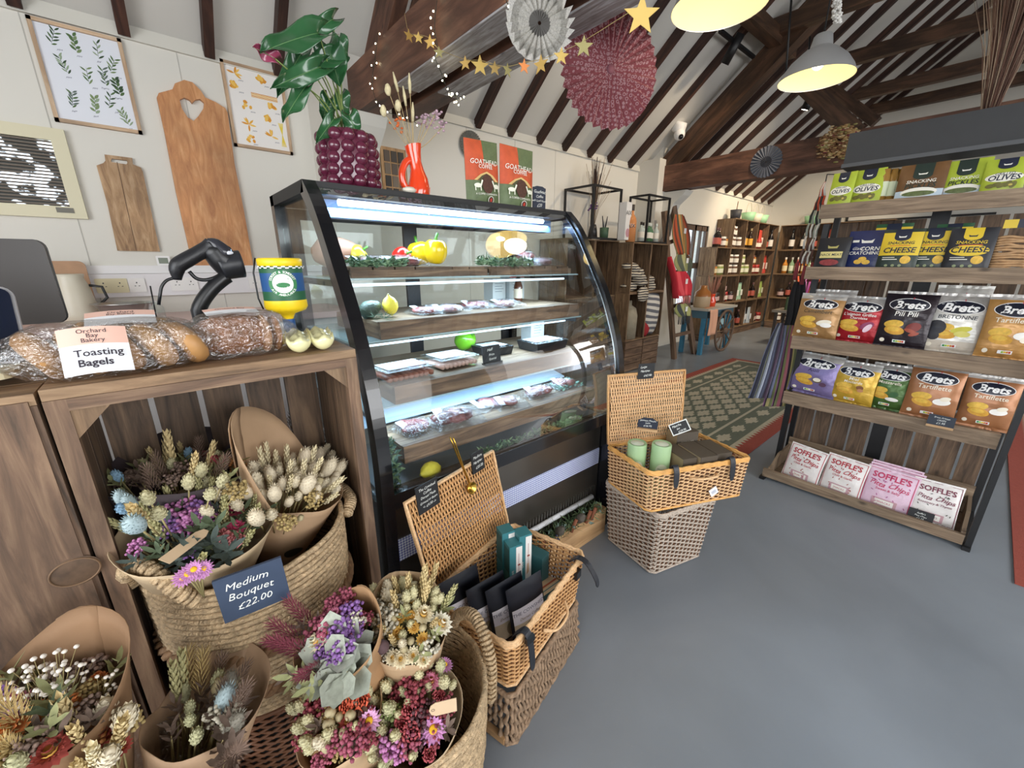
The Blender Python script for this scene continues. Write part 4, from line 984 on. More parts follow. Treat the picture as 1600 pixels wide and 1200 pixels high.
def tray_pack(x, y, z, w_, d_, h_, lab, mat, rot=0, tray='3b4046', dark=False):
    t = thing('sausage_tray', lab, 'food tray', T(x, y, z) @ rz(rot))
    if not dark:
        m = MB(mat); k = 9
        for i in range(k): m.tube(smooth([(-w_/2*.86+w_*.86*i/(k-1), -d_*.42, h_*.36), (-w_/2*.86+w_*.86*i/(k-1), 0, h_*.42), (-w_/2*.86+w_*.86*i/(k-1), d_*.42, h_*.36)], 2), w_*.052, 10)
        m.obj('sausages', t)
    m = MB(pm(tray, .3, name='tray_plastic') if dark else CLEAR)
    m.add([(-w_*.45, -d_*.45, .001), (w_*.45, -d_*.45, .001), (w_*.45, d_*.45, .001), (-w_*.45, d_*.45, .001), (-w_/2, -d_/2, h_), (w_/2, -d_/2, h_), (w_/2, d_/2, h_), (-w_/2, d_/2, h_)], [(3, 2, 1, 0), (0, 1, 5, 4), (1, 2, 6, 5), (2, 3, 7, 6), (3, 0, 4, 7)]); m.obj('tray', t)
    MB(film('lid_film', (.9, .95, .98), 40, .09)).rbox((0, 0, h_+.001), (w_*1.03, d_*1.03, .002), .01).obj('film_lid', t)
    p = MB(); p.M = T(0, 0, h_+.003); p.pr(-w_*.4, -d_*.3, w_*.02, d_*.42, PLAB); p.pr(w_*.04, -d_*.3, w_*.4, d_*.42, pm('c9b8c0' if not dark else 'd9e2ea', .5, name='tray_label'))
    p.pt('SAUSAGES' if not dark else 'PIE', -w_*.19, d_*.1, .014, pm('4a5a6a', .6, name='label_print')); p.obj('label', t)
q = on(637, 592, zt3); tray_pack(q.x, 1.39, zt3, .20, .15, .045, 'tray of dark pork sausages at the left of the third fridge shelf', pm('9d5f4d', .35, var=.2, vs=60, name='dark_sausage'), .05)
q = on(722, 577, zt3); tray_pack(q.x, 1.43, zt3, .19, .16, .045, 'tray of pale sausages under a clear lid, second on the third fridge shelf', pm('c39a8d', .35, var=.2, vs=60, name='pale_sausage'), .05)
q = on(792, 560, zt3); tray_pack(1.17, 1.50, zt3, .15, .14, .04, 'black tray wrapped in film behind the small chalkboard in the fridge', None, 0, '1c1f24', True)
q = on(862, 548, zt3); tray_pack(1.44, 1.43, zt3, .22, .15, .045, 'long black food tray at the right of the third fridge shelf', None, 0, '1c1f24', True)
def board(name, label, M, w_, h_, lines, mat=SLATE, th=.005, arch=0, base=None, rim=None, cat='price sign', ink=CHALK, shear=.25, parent=None):
    t = thing(name, label, cat, M)
    pts = [(-w_/2, -h_/2), (w_/2, -h_/2), (w_/2, h_/2), (-w_/2, h_/2)]
    if arch: pts = [(-w_/2, -h_/2), (w_/2, -h_/2), (w_/2, h_/2-arch), (w_/2-.006, h_/2-arch), (w_*.22, h_/2), (-w_*.22, h_/2), (-w_/2+.006, h_/2-arch), (-w_/2, h_/2-arch)]
    MB(mat).prism(pts, -th, 0).obj('slate', t)
    p = MB(); p.lay = 6
    if rim:
        e = .004
        for a in ((-w_/2, -h_/2, w_/2, -h_/2+e), (-w_/2, h_/2-e, w_/2, h_/2), (-w_/2, -h_/2, -w_/2+e, h_/2), (w_/2-e, -h_/2, w_/2, h_/2)): p.pr(*a, rim)
    for (s, x, y, sz) in lines: p.pt(s, x*w_, y*h_, sz*h_, ink, shear, .0, wob=.06)
    if lines: p.obj('chalk_writing', t)
    if base: MB(base).box((-w_*.5, -h_/2-.012, -.014), (w_*.5, -h_/2, .012)).obj('wooden_foot', t)
    return t
q = on(797, 576, zt3)
board('price_sign', 'small dark chalkboard standing on the third fridge shelf', frame((q.x, 1.345, zt3+.043), (1, 0, 0), (0, .15, 1)), .095, .072, [('Half', -.1, .25, .24), ('Price', -.02, -.05, .2), ('Special', .02, -.3, .2)], base=BLK)
# bottle and papers behind
t = thing('sauce_bottle', 'brown sauce bottle with a cream label on the middle fridge shelf', 'bottle', T(1.475, 1.66, zt2) @ Matrix.Scale(.76, 4))
MB(pm('5f3422', .15, coat=.5, name='brown_bottle')).lathe([(0, 0), (.03, 0), (.031, .005), (.031, .10), (.024, .125), (.013, .15), (.012, .175), (0, .175)], 20).obj('bottle', t)
MB(pm('e7dcc8', .6, name='cream_label')).lathe([(.0316, .02), (.0316, .085)], 20).obj('label', t); MB(BLK).lathe([(.0135, .15), (.0135, .178), (0, .178)], 14).obj('cap', t)
for (x0, x1, y, z, h, lab) in ((1.38, 1.47, 1.80, zt2, .115, 'white printed carton at the right back of the middle fridge shelf'), (1.49, 1.60, 1.79, zt2, .125, 'white carton with a red rim at the right end of the middle fridge shelf'), (1.50, 1.60, 1.62, zt3, .12, 'white printed carton standing at the right back of the third fridge shelf')):
    t = thing('food_carton', lab, 'carton', T((x0+x1)/2, y, z)); MB(pm('dfe8ec', .5, name='white_carton')).box((-(x1-x0)/2, -.04, 0), ((x1-x0)/2, .04, h)).obj('carton', t); p = MB(); p.M = T(0, -.0402, h/2) @ rx(PI/2)
    for i in range(4): p.pr(-.03, .03-i*.014, .03-.01*(i % 2), .033-i*.014, pm('8fa0ae', .6, name='grey_print'))
    if 'red' in lab: p.pr(-(x1-x0)/2, h/2-.006, (x1-x0)/2, h/2, pm('c0393a', .5))
    p.obj('print', t)
# on top of the fridge ------------------------------------------------ plant, vase, pouches, sign
FT = 1.652
pc = aty(548, 280, 1.60)
t = thing('potted_anthurium', 'glossy green anthurium in a purple bobbled pot on the fridge', 'potted plant', T(pc.x, 1.60, FT))
s_ = (aty(590, 250, 1.6).x-aty(505, 250, 1.6).x)/2; hp = aty(548, 212, 1.6).z-FT
m = MB(pm('5a1f35', .22, coat=.5, name='purple_glaze')); m.lathe([(0, 0), (s_*.84, 0), (s_*.9, hp*.2), (s_*.92, hp*.8), (s_*.87, hp), (s_*.76, hp), (s_*.76, hp*.85), (0, hp*.85)], 28)
for i in range(5):
    for j in range(12):
        a = 2*PI*(j+.12*i)/12; rr = s_*(.86 if i < 4 else .84)
        m.ell((rr*math.cos(a), rr*math.sin(a), hp*(.128+.192*i)), (s_*.235, s_*.235, hp*.118), 14, 8)
m.obj('pot', t); MB(pm('3b2a20', .9, bump=.8, bs=60, name='soil')).lathe([(s_*.76, hp*.9), (0, hp*.93)], 20).obj('soil', t)
LEAF = pm('2a5733', .25, coat=.5, var=.12, vs=12, name='anthurium_leaf'); STEMG = pm('7c8f4a', .5, name='leaf_stem')
def heart_leaf(par, tip, base_, w_, mat, nrm, name='leaf', notch=.28, curl=.2):
    """blade from BASE_ (where the stalk joins) to TIP"""
    ax = V(tip)-V(base_); L_ = ax.length; x = ax.normalized(); n = V(nrm).normalized(); s1 = n.cross(x).normalized(); n = x.cross(s1)
    m = MB(mat); nu, nv = 12, 12
    def fn(u, v):
        q = 2*u-1; # across
        k = v; wid = .64*w_*(math.sin(PI*min(1, (k+.12)/1.12))**.62)*(1-.35*k)
        xx = L_*k - notch*L_*abs(q)**1.5*(1-k)**2*(1 if abs(q) > .05 else 0)
        zz = -curl*L_*(k**2)*.6 + wid*(.28*q*q) + .015*math.sin(k*9)*abs(q)
        return V(base_)+x*xx+s1*(wid*q)+n*zz
    m.grid(fn, nu, nv); o = m.obj(name, par)
    md = o.modifiers.new('thickness', 'SOLIDIFY'); md.thickness = .0012
    MB(pm('5d8550', .4, name='leaf_vein')).tube([fn(.5, i/8)+n*.0012 for i in range(9)], .0012, 4).obj('midrib', o)
    return o
def lpx(px, py, y): q = aty(px, py, y); return q-V((pc.x, 1.60, FT))
root = V((0, 0, hp*.9)); vis = V((-.2, -1, .05))
leaves = [((395, 75), (480, 60), 1.52, .060, 0, 'p'), ((405, 72), (498, 52), 1.50, .075, 1), ((460, 118), (520, 90), 1.53, .058, 1), ((541, 100), (528, 62), 1.56, .05, 1), ((531, 134), (512, 70), 1.53, .085, 1),
          ((433, 148), (470, 85), 1.58, .050, 1), ((425, 135), (500, 105), 1.50, .052, 1), ((440, 186), (478, 135), 1.53, .048, 1), ((494, 222), (522, 186), 1.54, .04, 1), ((558, 212), (546, 180), 1.53, .055, 1),
          ((504, 186), (514, 154), 1.60, .045, 1), ((540, 186), (532, 148), 1.58, .05, 1), ((470, 62), (520, 30), 1.62, .045, 1), ((505, 120), (488, 92), 1.60, .03, 1)]
for (tp, bs_, y, w_, kind, *rest) in leaves:
    a, b = lpx(*tp, y), lpx(*bs_, y+.015)
    if rest: heart_leaf(t, lpx(395, 72, y), lpx(430, 92, y), .035, pm('8e3b55', .25, coat=.5, name='pink_spathe'), vis, 'flower_spathe')
    else: heart_leaf(t, a, b, w_, LEAF, vis+V((R_.uniform(-.35, .35), 0, R_.uniform(-.2, .5))))
    e = lpx(430, 92, y) if rest else b
    MB(STEMG).tube(smooth([root+V((R_.uniform(-.03, .03), R_.uniform(-.03, .03), 0)), (root+e)/2+V((0, 0, .03)), e], 4), .0022, 5).obj('stem', t)
# orange fish-shaped jug with dried stems
vc = aty(652, 296, 1.56)
t = thing('fish_jug', 'glossy orange fish-shaped jug vase with dried stems on the fridge', 'vase', T(vc.x, 1.56, FT)); OR = pm('e2441f', .12, coat=.8, name='orange_glaze')
H_ = aty(652, 228, 1.56).z-FT; k = H_/.15; m = MB(OR); n = 20; rows = [(0, 0, .034), (.002, .006, .037), (.006, .03, .036), (.008, .055, .030), (.004, .08, .022), (-.002, .105, .020), (-.006, .13, .024), (-.006, .142, .027)]
vs = []
for (ox, z, r_) in rows: vs += [((ox+r_*math.cos(2*PI*j/n))*k, r_*.9*math.sin(2*PI*j/n)*k, (z+(.014*abs(math.cos(PI*j/n*1)) if z > .14 else 0))*k) for j in range(n)]
m.add(vs, [(i*n+j, i*n+(j+1) % n, (i+1)*n+(j+1) % n, (i+1)*n+j) for i in range(len(rows)-1) for j in range(n)], True)
m.obj('body', t)
MB(OR).tube(smooth([(-.010*k, 0, .108*k), (-.034*k, 0, .098*k), (-.050*k, 0, .066*k), (-.046*k, 0, .032*k), (-.024*k, 0, .012*k)], 5), .011*k, 10).obj('tail_handle', t)
MB(OR).add([(.02*k, 0, .02*k), (.05*k, .003, .035*k), (.046*k, .003, .005*k), (.02*k, .004, .02*k), (.05*k, .007, .035*k), (.046*k, .007, .005*k)], [(0, 1, 2), (5, 4, 3), (0, 3, 4, 1), (1, 4, 5, 2), (2, 5, 3, 0)]).obj('fin', t)
def vpx(px, py, y=1.55): return aty(px, py, y)-V((vc.x, 1.56, FT))
STRAW = pm('b9a274', .7, name='dry_stem'); PALE = pm('cbbf98', .8, var=.15, vs=90, name='dry_seedhead')
top = V((-.006*k, 0, .13*k))
for (px, py, kind) in ((606, 140, 'e'), (618, 128, 'w'), (622, 165, 'e'), (599, 173, 'e'), (632, 150, 'w'), (645, 175, 'w'), (668, 185, 'p'), (680, 178, 'p'), (660, 190, 'p'), (622, 195, 'o'), (690, 200, 'p'), (640, 130, 'w')):
    e = vpx(px, py, 1.54+R_.uniform(-.02, .03)); st = MB(STRAW).tube(smooth([top, (top*.55+e*.45)+V((0, 0, -.01)), e], 4), .0014, 4).obj('dried_stem', t)
    d = (e-top).normalized(); M_ = frame(e, d.orthogonal(), d.cross(d.orthogonal()))
    if kind == 'e': MB(PALE).ell(e, (.011, .011, .019), 10, 8, nz=.2, ns=4).obj('seed_head', t)
    elif kind == 'w': MB(PALE).tube([e-d*.03, e, e+d*.03], [.004, .006, .002], 6).obj('grass_ear', t)
    else:
        mm_ = MB(pm('b79aa6' if kind == 'p' else 'c9652f', .8, name='dried_petals'))
        for i in range(14): mm_.ell(e+V((R_.uniform(-1, 1), R_.uniform(-1, 1), R_.uniform(-1, 1)))*.022, (.006, .006, .004), 6, 4)
        mm_.obj('dried_flower', t)
MB(WHITE).ell((0, 0, .006), (.03, .022, .012), 14, 8).obj('x') if 0 else None
q = aty(633, 291, 1.53); tag(MB(pm('d9d2c2', .6)).ell((q.x, 1.50, FT+.011), (.026, .02, .012), 14, 8, nz=.15).obj('pebble'), 'pale smooth stone beside the orange vase', 'stone')
# ================================================================== hampers in the middle
def rect_surf(P, z0, z1, flare=0.0, r=.02):
    """P: four corners (x, y) counter-clockwise at the rim; tapers in by flare at the bottom"""
    c = sum((V((p[0], p[1])) for p in P), V((0, 0)))/4; L_ = [0]
    for i in range(4): L_.append(L_[-1]+(V(P[(i+1) % 4])-V(P[i])).length)
    per = L_[-1]
    def s(u, v):
        d = (u % 1)*per
        for i in range(4):
            if d <= L_[i+1]: break
        a, b = V(P[i]), V(P[(i+1) % 4]); t = (d-L_[i])/(L_[i+1]-L_[i]); p = a+(b-a)*t; n = V((b-a).yx).normalized(); n = V((n.x, -n.y))
        e = min(t, 1-t)*(L_[i+1]-L_[i])
        if e < r: p = p+(c-p).normalized()*(r-e)**2/r*.6
        p = c+(p-c)*(1-flare*(1-v))
        return V((p.x, p.y, z0+(z1-z0)*v)), V((n.x, n.y, 0))
    s.per = per; return s
def basket_box(t, P, z0, z1, mat, flare=.04, pitch=.02, row=.0085, r=.0034, rim=None, rimr=.007, bottom=True, liner=None, name='woven_body', dark=None):
    s = rect_surf(P, z0, z1, flare); nu = int(s.per/pitch/2)*2; nv = int((z1-z0-.01)/row)
    m = MB(mat); weave(m, lambda u, v: s(u, v*.95+.01), nu, nv, r, .0058, True, 5, 3, .0008); m.obj(name, t)
    m = MB(dark or mat)
    for i in range(nu):
        a, n = s(i/nu, 0); b, n = s(i/nu, 1); m.tube([a, b], .003, 5, cap=False)
    m.obj('stakes', t)
    m = MB(rim or mat)
    for k, (dz, rr, off) in enumerate(((0, rimr, 0), (.007, rimr*.8, 0), (-.006, rimr*.7, .003))):
        pts = []
        for i in range(96):
            p, n = s(i/96, 1); pts.append(p+n*(off+.0022*math.sin(i*2.1+k*2))+V((0, 0, dz+.0015*math.sin(i*2.1+1.5+k*2))))
        m.tube(pts, rr, 6, closed=True)
    m.obj('rim', t)
    m = MB(rim or mat); pts = [s(i/96, 0)[0]+s(i/96, 0)[1]*.003+V((0, 0, .006)) for i in range(96)]; m.tube(pts, rimr*.8, 6, closed=True); m.obj('foot_border', t)
    if bottom:
        cs = [s(sum((V(P[(q+1) % 4])-V(P[q])).length for q in range(i))/s.per+1e-6, 0)[0]+V((0, 0, .006)) for i in range(4)]
        MB(liner or WICKB).add(cs+[c+V((0, 0, .004)) for c in cs], [(3, 2, 1, 0), (4, 5, 6, 7), (0, 1, 5, 4), (1, 2, 6, 5), (2, 3, 7, 6), (3, 0, 4, 7)]).obj('base_board', t)
    return s
def lid(t, a, b, up, mat, depth, nstake=8, pitch=.0068, bulge=.01, name='lid', rim=None):
    """woven lid hinged along A-B, standing up along UP"""
    a, b, up = V(a), V(b), V(up).normalized(); x = b-a; w_ = x.length; x.normalize(); n = x.cross(up).normalized()
    if n.dot(C0-a) < 0: n = -n
    m = MB(mat)
    def s(u, v):  # u up the lid, v across
        return a+x*(w_*(.02+.96*v))+up*(depth*(.02+.96*u))+n*(bulge*math.sin(PI*u)), n
    weave(m, s, nstake, int(w_/pitch), .0029, .0048, False, 5, 3, .0008); o = m.obj(name, t)
    m = MB(mat)
    for i in range(nstake+1): m.tube([s(i/nstake, 0)[0], s(i/nstake, 1)[0]], .0035, 5)
    m.obj('lid_stakes', o)
    m = MB(rim or mat)
    for off in (0, .005):
        c_ = [a, b, b+up*depth, a+up*depth]; pts = []
        for i in range(4):
            for j in range(8): pts.append(c_[i]+(c_[(i+1) % 4]-c_[i])*(j/8)+n*(off+.001*math.sin(j*2)))
        m.tube(pts, .0055, 6, closed=True)
    m.obj('lid_border', o)
    return o, n
def strap(t, pts, w_, side, name='leather_strap', mat=None):
    side = V(side).normalized()*w_/2; pts = smooth(pts, 5); m = MB(mat or LEATHER); k = len(pts); vs = []
    for i, p in enumerate(pts):
        d = (pts[min(i+1, k-1)]-pts[max(i-1, 0)]).normalized(); n = d.cross(side).normalized()*.0018; q = 1 if i < k-2 else (.85 if i < k-1 else .5)
        vs += [p-side*q-n, p+side*q-n, p+side*q+n, p-side*q+n]
    fs = [(i*4+j, i*4+(j+1) % 4, i*4+4+(j+1) % 4, i*4+4+j) for i in range(k-1) for j in range(4)]+[(3, 2, 1, 0), tuple(range(4*k-4, 4*k))]
    m.add(vs, fs); return m.obj(name, t)
# --- small hamper on its seagrass base
F, Rr, L_ = V((.552, .637)), V((.995, .750)), V((.462, .935)); Bk = Rr+L_-F
P4 = [tuple(F), tuple(Rr), tuple(Bk), tuple(L_)]
def shrink(P, k): c = sum((V(p) for p in P), V((0, 0)))/4; return [tuple(c+(V(p)-c)*k) for p in P]
t = thing('seagrass_base_basket', 'dark twisted seagrass basket on the floor holding up the smaller hamper', 'basket')
SEA = pm('8f765e', .75, var=.4, vs=70, bump=.5, bs=120, name='seagrass'); s = rect_surf(shrink(P4, .95), 0, .19, -.06)
m = MB(SEA); nu = int(s.per/.0185)
for i in range(nu):
    u = i/nu; pts = []; k = 14
    low = .30 if (u > .80 and u < .97) else .03
    for j in range(k+1):
        v = low+(.98-low)*j/k; p, n = s(u, v); tg = V((-n.y, n.x, 0)); pts.append(p+n*(.0045*math.sin(j*1.9+i*2.3))+tg*(.0035*math.sin(j*1.5+i)))
    m.tube(pts, [.0068+.002*math.sin(j*2.2+i*1.7) for j in range(k+1)], 6)
m.obj('twisted_uprights', t)
for v, rr in ((.97, .009), (.04, .008)):
    MB(SEA).tube([s(i/80, v)[0]+s(i/80, v)[1]*(.002*math.sin(i*2)) for i in range(80)], rr, 6, closed=True).obj('border', t)
MB(W_PINE).box((0, -.008, 0), ((V(L_)-V(F)).length*.9, .008, .022), frame((*(V(F)*.95+V(L_)*.05+V((.012, -.0))), 0), (*(V(L_)-V(F)), 0), (0, 0, 1)) @ rx(0) if 0 else Matrix() ) if 0 else None
a, b = s(.80, .03)[0], s(.985, .03)[0]
MB(W_PINE).bar(a+V((0, 0, .012)), b+V((0, 0, .012)), .018, .022).obj('base_frame', t)
t = thing('wicker_hamper', 'smaller golden wicker hamper with its lid open, holding black coffee bags', 'hamper')
s1 = basket_box(t, P4, .205, .392, WICK, flare=.10, rim=WICKL, pitch=.025, dark=WICKB)
up1 = (aty(615, 785, 1.06)-V((L_.x, L_.y, .40)))
tl = aty(618, 787, .985); up1 = tl-V((L_.x, L_.y, .40))
hl = V((L_.x+.004, L_.y+.008, .402)); hr = V((Bk.x-.0, Bk.y+.008, .402))
upv = V((-.155, .085, 1)); 
lidobj, n1 = lid(t, hl+(hr-hl)*.03, hr-(hr-hl)*.05, upv, WICK, .335, 9, rim=WICKL)
up1 = upv.normalized(); x1 = (hr-hl).normalized()
# handle and straps
def on_plane(px, py, o, n): d = ray(px, py); return C0+d*((V(o)-C0).dot(n)/d.dot(n))
FRn = V((Rr.y-F.y, -(Rr.x-F.x))).normalized(); FRn = V((FRn.x, FRn.y, 0)); fo = V((F.x, F.y, .39))+FRn*.012
q = on_plane(815, 985, fo, FRn)
d_ = (V((Rr.x-F.x, Rr.y-F.y, 0))).normalized()
qa = V((F.x, F.y, 0))+d_*.055; strap(t, [V((qa.x, qa.y, .372))-FRn*.03, V((qa.x, qa.y, .408))+FRn*.0, V((qa.x, qa.y, .395))+FRn*.02, V((qa.x, qa.y, .34))+FRn*.03, V((qa.x, qa.y, .285))+FRn*.035], .024, d_)
m = MB(BLK).cbox(V((qa.x, qa.y, .388))+FRn*.022, (.03, .012, .02), None); m.obj('buckle_keeper', t)
qa = V((F.x, F.y, 0))+d_*.405; strap(t, [V((qa.x, qa.y, .385))-FRn*.03, V((qa.x, qa.y, .412))-FRn*.0, V((qa.x, qa.y, .405))+FRn*.035, V((qa.x, qa.y, .36))+FRn*.07, V((qa.x, qa.y, .33))+FRn*.08], .022, d_)
m = MB(BLK).cbox(V((0, 0, 0)), (.032, .012, .03), frame(V((qa.x-.015, qa.y, .355))+FRn*.012, d_, (0, 0, 1)) @ rx(PI/2)); m.obj('buckle_plate', t)
h0, h1 = V((F.x, F.y, .31))+d_*.16+FRn*.006, V((F.x, F.y, .31))+d_*.30+FRn*.006
for k in range(2): MB(WICKL).tube(smooth([h0+V((0, 0, k*.006)), h0+(h1-h0)*.25+FRn*.03+V((0, 0, -.006)), h0+(h1-h0)*.75+FRn*.03+V((0, 0, -.006)), h1+V((0, 0, k*.006))], 5), .0045, 6).obj('wicker_handle', t)
nL = n1*.013
def lidM(px, py, off=.014):
    q = on_plane(px, py, hl+n1*off, n1); return frame(q, x1, up1)
board('price_sign', 'black chalkboard clipped to the upper left of the smaller hamper lid', lidM(669, 775), .088, .088, [('The Cowshed', 0, .34, .135), ('Coffee', -.02, .19, .135), ('Dorset Made', .0, .04, .13), ('Ground or Beans', 0, -.13, .115), ('<- £9.50 ->', 0, -.30, .13)], pm('16171a', .6, name='black_card'), .003)
board('price_sign', 'black chalkboard on the upper right of the smaller hamper lid', lidM(747, 721), .066, .074, [('Medium', -.02, .26, .19), ('Hamper', -.05, .02, .19), ('£35.00', .05, -.25, .19)], pm('16171a', .6, name='black_card'), .003)
q = on_plane(735, 762, hl+n1*.03, n1); q2 = on_plane(706, 692, hl+n1*.03, n1)
t = thing('coffee_scoop', 'brass coffee scoop with a clip handle hooked over the smaller hamper lid', 'scoop')
MB(GOLD).lathe([(0, -.012), (.012, -.009), (.019, .002), (.021, .010), (.019, .010), (.011, -.003), (0, -.006)], 24, frame(q, x1, up1)).obj('bowl', t)
for k in (-1, 1): MB(GOLD).tube(smooth([q+n1*.004, (q+q2)/2+n1*(.008 if k > 0 else .002), q2+n1*(.012 if k > 0 else -.002)+up1*.02], 4), .0042, 6, flat=.5).obj('handle_arm', t)
# black coffee bags and blue-green boxes
def pouchbag(name, label, M, w_, h_, d_, mat, art, cat='bag', grp=None, seal=.0, top='flat'):
    t = thing(name, label, cat, M, grp); m = MB(mat)
    def hf(x, y):
        v = min(max(y/h_, 0), 1); u = min(abs(2*x/w_), 1); return d_/2*(1-u**2.4)**.6*(1-v**1.7)**.75*(.55+.45*min(1, v*6))
    m.grid(lambda u, v: V(((u-.5)*w_, v*h_, hf((u-.5)*w_, v*h_))), 16, 16); m.grid(lambda u, v: V(((.5-u)*w_, v*h_, -hf((u-.5)*w_, v*h_))), 16, 16); m.obj('pouch', t)
    p = MB(); p.hf = hf; art(p, w_, h_); p.obj('printed_front', t); return t
CB = pm('11141d', .42, bump=.15, bs=30, name='black_pouch')
def cow_art(p, w_, h_):
    p.pr(-w_*.44, .01, w_*.44, h_*.62, pm('c3b499', .7, name='kraft_label'), 8); p.pr(-w_*.44, h_*.36, w_*.44, h_*.62, pm('dedbe4', .6, name='pale_label'), 8)
    p.pt('THE COWSHED', 0, h_*.53, w_*.125, pm('4c5068', .6), .0); p.pt('Dorset Coffee', 0, h_*.43, w_*.10, pm('7d6c52', .6), .3); p.pe(0, h_*.22, w_*.17, h_*.13, pm('8a7f68', .7, name='bean_print'), 20)
    p.pe(0, h_*.22, w_*.02, h_*.11, pm('a2977f', .7), 12, .2)
ym = -x1 # bags face the visitor's left front: toward corner F side L-F
fL = V((F.x-L_.x, F.y-L_.y, 0)).normalized() # along short side
def inh(a, b, z=.235): # a along the long side from the left edge, b from the front edge, metres
    p = V((F.x, F.y, 0))+d_*a-fL*b; return V((p.x, p.y, z))
for (a, b, h_, lab) in ((.085, .225, .235, 'black coffee bag at the back left of the smaller hamper, label showing'),
                        (.125, .155, .215, 'second black coffee bag from the back in the smaller hamper'),
                        (.155, .105, .215, 'third black coffee bag in the smaller hamper, just behind the front one'),
                        (.190, .055, .215, 'front black coffee bag in the smaller hamper with a pale label')):
    pouchbag('coffee_bag', lab, frame(inh(a, b), V((.975, -.12, .10)), V((0, 0, 1))-FRn*.12-d_*.1), .135, h_, .032, CB, cow_art, 'coffee bag')
TEAL = pm('3a7a82', .5, name='teal_card'); TEALD = pm('2b5b5f', .5, name='dark_teal_card'); WC = pm('e4e0dc', .6, name='white_card')
def cardbox(name, label, M, sx_, sy_, sz_, mats, art=None, cat='box', grp=None):
    t = thing(name, label, cat, M, grp); m = MB(mats[0]); m.box((-sx_/2, -sy_/2, 0), (sx_/2, sy_/2, sz_)); m.obj('carton', t)
    if art: p = MB(); art(p, t); p.obj('printed_face', t)
    return t
def cafe_art(w_, h_, d_):
    def f(p, t):
        p.M = T(0, -d_/2, 0) @ rx(PI/2); p.pr(-w_*.0, .004, w_*.48, h_*.97, WC); p.pp([(w_*.1, h_*.3), (w_*.3, h_*.35), (w_*.28, h_*.5), (w_*.14, h_*.5)], pm('c9a889', .6)); p.pr(w_*.2, h_*.5, w_*.23, h_*.85, pm('8f4036', .5)); p.pr(w_*.14, h_*.62, w_*.34, h_*.65, pm('8f4036', .5))
        p.pt('CAFE', -w_*.24, h_*.5, w_*.22, WC, 0, 0, PI/2)
        p.M = T(-w_/2, 0, 0) @ rz(-PI/2) @ rx(PI/2); p.pr(-d_*.4, h_*.5, d_*.4, h_*.94, TEALD)
    return f
az = math.atan2(d_.y, d_.x)
for (a, b, h_, lab) in ((.30, .20, .225, 'teal and white upright carton at the left of the hamper boxes'), (.345, .19, .245, 'teal and white upright carton right of its twin, slightly taller'), (.32, .245, .25, 'third teal carton standing behind the other two')):
    o_ = inh(a, b); cardbox('coffee_carton', lab, frame(o_, (math.cos(az-.5), math.sin(az-.5), 0), (-math.sin(az-.5), math.cos(az-.5), 0)), .05, .05, h_, (TEAL,), cafe_art(.05, h_, .05), 'carton')
o_ = inh(.335, .09, .24); t = cardbox('coffee_carton', 'carton lying tilted in the smaller hamper with an orange striped edge', frame(o_, d_*1+V((0, 0, -.35)), -fL), .15, .06, .05, (TEALD,), None, 'carton')
p = MB(); p.M = T(0, 0, .05); p.pr(-.075, -.03, .075, .03, pm('d8c3a2', .6)); p.pr(-.075, -.004, .075, .004, pm('b5583a', .6)); p.pr(-.075, -.018, .075, -.014, TEAL); p.obj('printed_face', t)
o_ = inh(.385, .16, .222); cardbox('coffee_carton', 'dark green carton at the far right corner of the smaller hamper', frame(o_, d_, -fL), .05, .09, .16, (TEALD,), None, 'carton')

# --- large hamper on the grey basket
F, Rr, L_ = V((1.438, .765)), V((1.915, .543)), V((1.528, 1.055)); Bk = Rr+L_-F
P5 = [tuple(F), tuple(Rr), tuple(Bk), tuple(L_)]
G0 = V((1.50, .735)); G1, G2 = G0+V((.31, -.09)), G0+V((.06, .31)); G3 = G1+G2-G0
t = thing('wicker_basket', 'square grey wicker basket on the floor under the large hamper', 'basket')
GP = [tuple(G0), tuple(G1), tuple(G3), tuple(G2)]
cG = (G0+G3)/2; GPt = shrink(GP, 1.10)
basket_box(t, GPt, .004, .335, WICKG, flare=.14, pitch=.03, row=.0115, r=.0044, rimr=.007, dark=WICKB)
a = on_plane(978, 858, V((G0.x, G0.y, 0)), V((-.95, .2, 0)).normalized()); 
t = thing('wicker_hamper', 'large pale wicker hamper with its lid open on the grey basket', 'hamper')
s2 = basket_box(t, P5, .352, .545, WICKL, flare=.05, pitch=.026, dark=WICKB, rim=pm('d9a35c', .5, var=.2, vs=30, name='golden_rim'))
hl2, hr2 = V((L_.x, L_.y+.004, .556)), V((L_.x, L_.y+.004, .556))+(V((Bk.x-L_.x, Bk.y-L_.y, 0)))*1.0
upv = V((-.085, .015, 1)); x2 = (hr2-hl2).normalized()
lidobj, n2 = lid(t, hl2+x2*.005, hl2+x2*.42, upv, WICKL, .35, 9, rim=WICK); up2 = upv.normalized()
d2 = V((Rr.x-F.x, Rr.y-F.y, 0)).normalized(); N2 = V((d2.y, -d2.x, 0))
for (a, hang) in ((.115, .075), (.41, .085)):
    q = V((F.x, F.y, 0))+d2*a
    strap(t, [V((q.x, q.y, .55))-N2*.015, V((q.x, q.y, .572))+N2*.002, V((q.x, q.y, .545))+N2*.018, V((q.x, q.y, .55-hang))+N2*.024], .026, d2)
q = V((F.x, F.y, .50))+d2*.20+N2*.004; MB(WICKL).tube(smooth([q, q+d2*.03+N2*.03+V((0, 0, .005)), q+d2*.11+N2*.03+V((0, 0, .005)), q+d2*.14], 5), .0055, 6).obj('wicker_handle', t)
q = on_plane(1115, 768, V((F.x, F.y, .45))+N2*.012, N2)
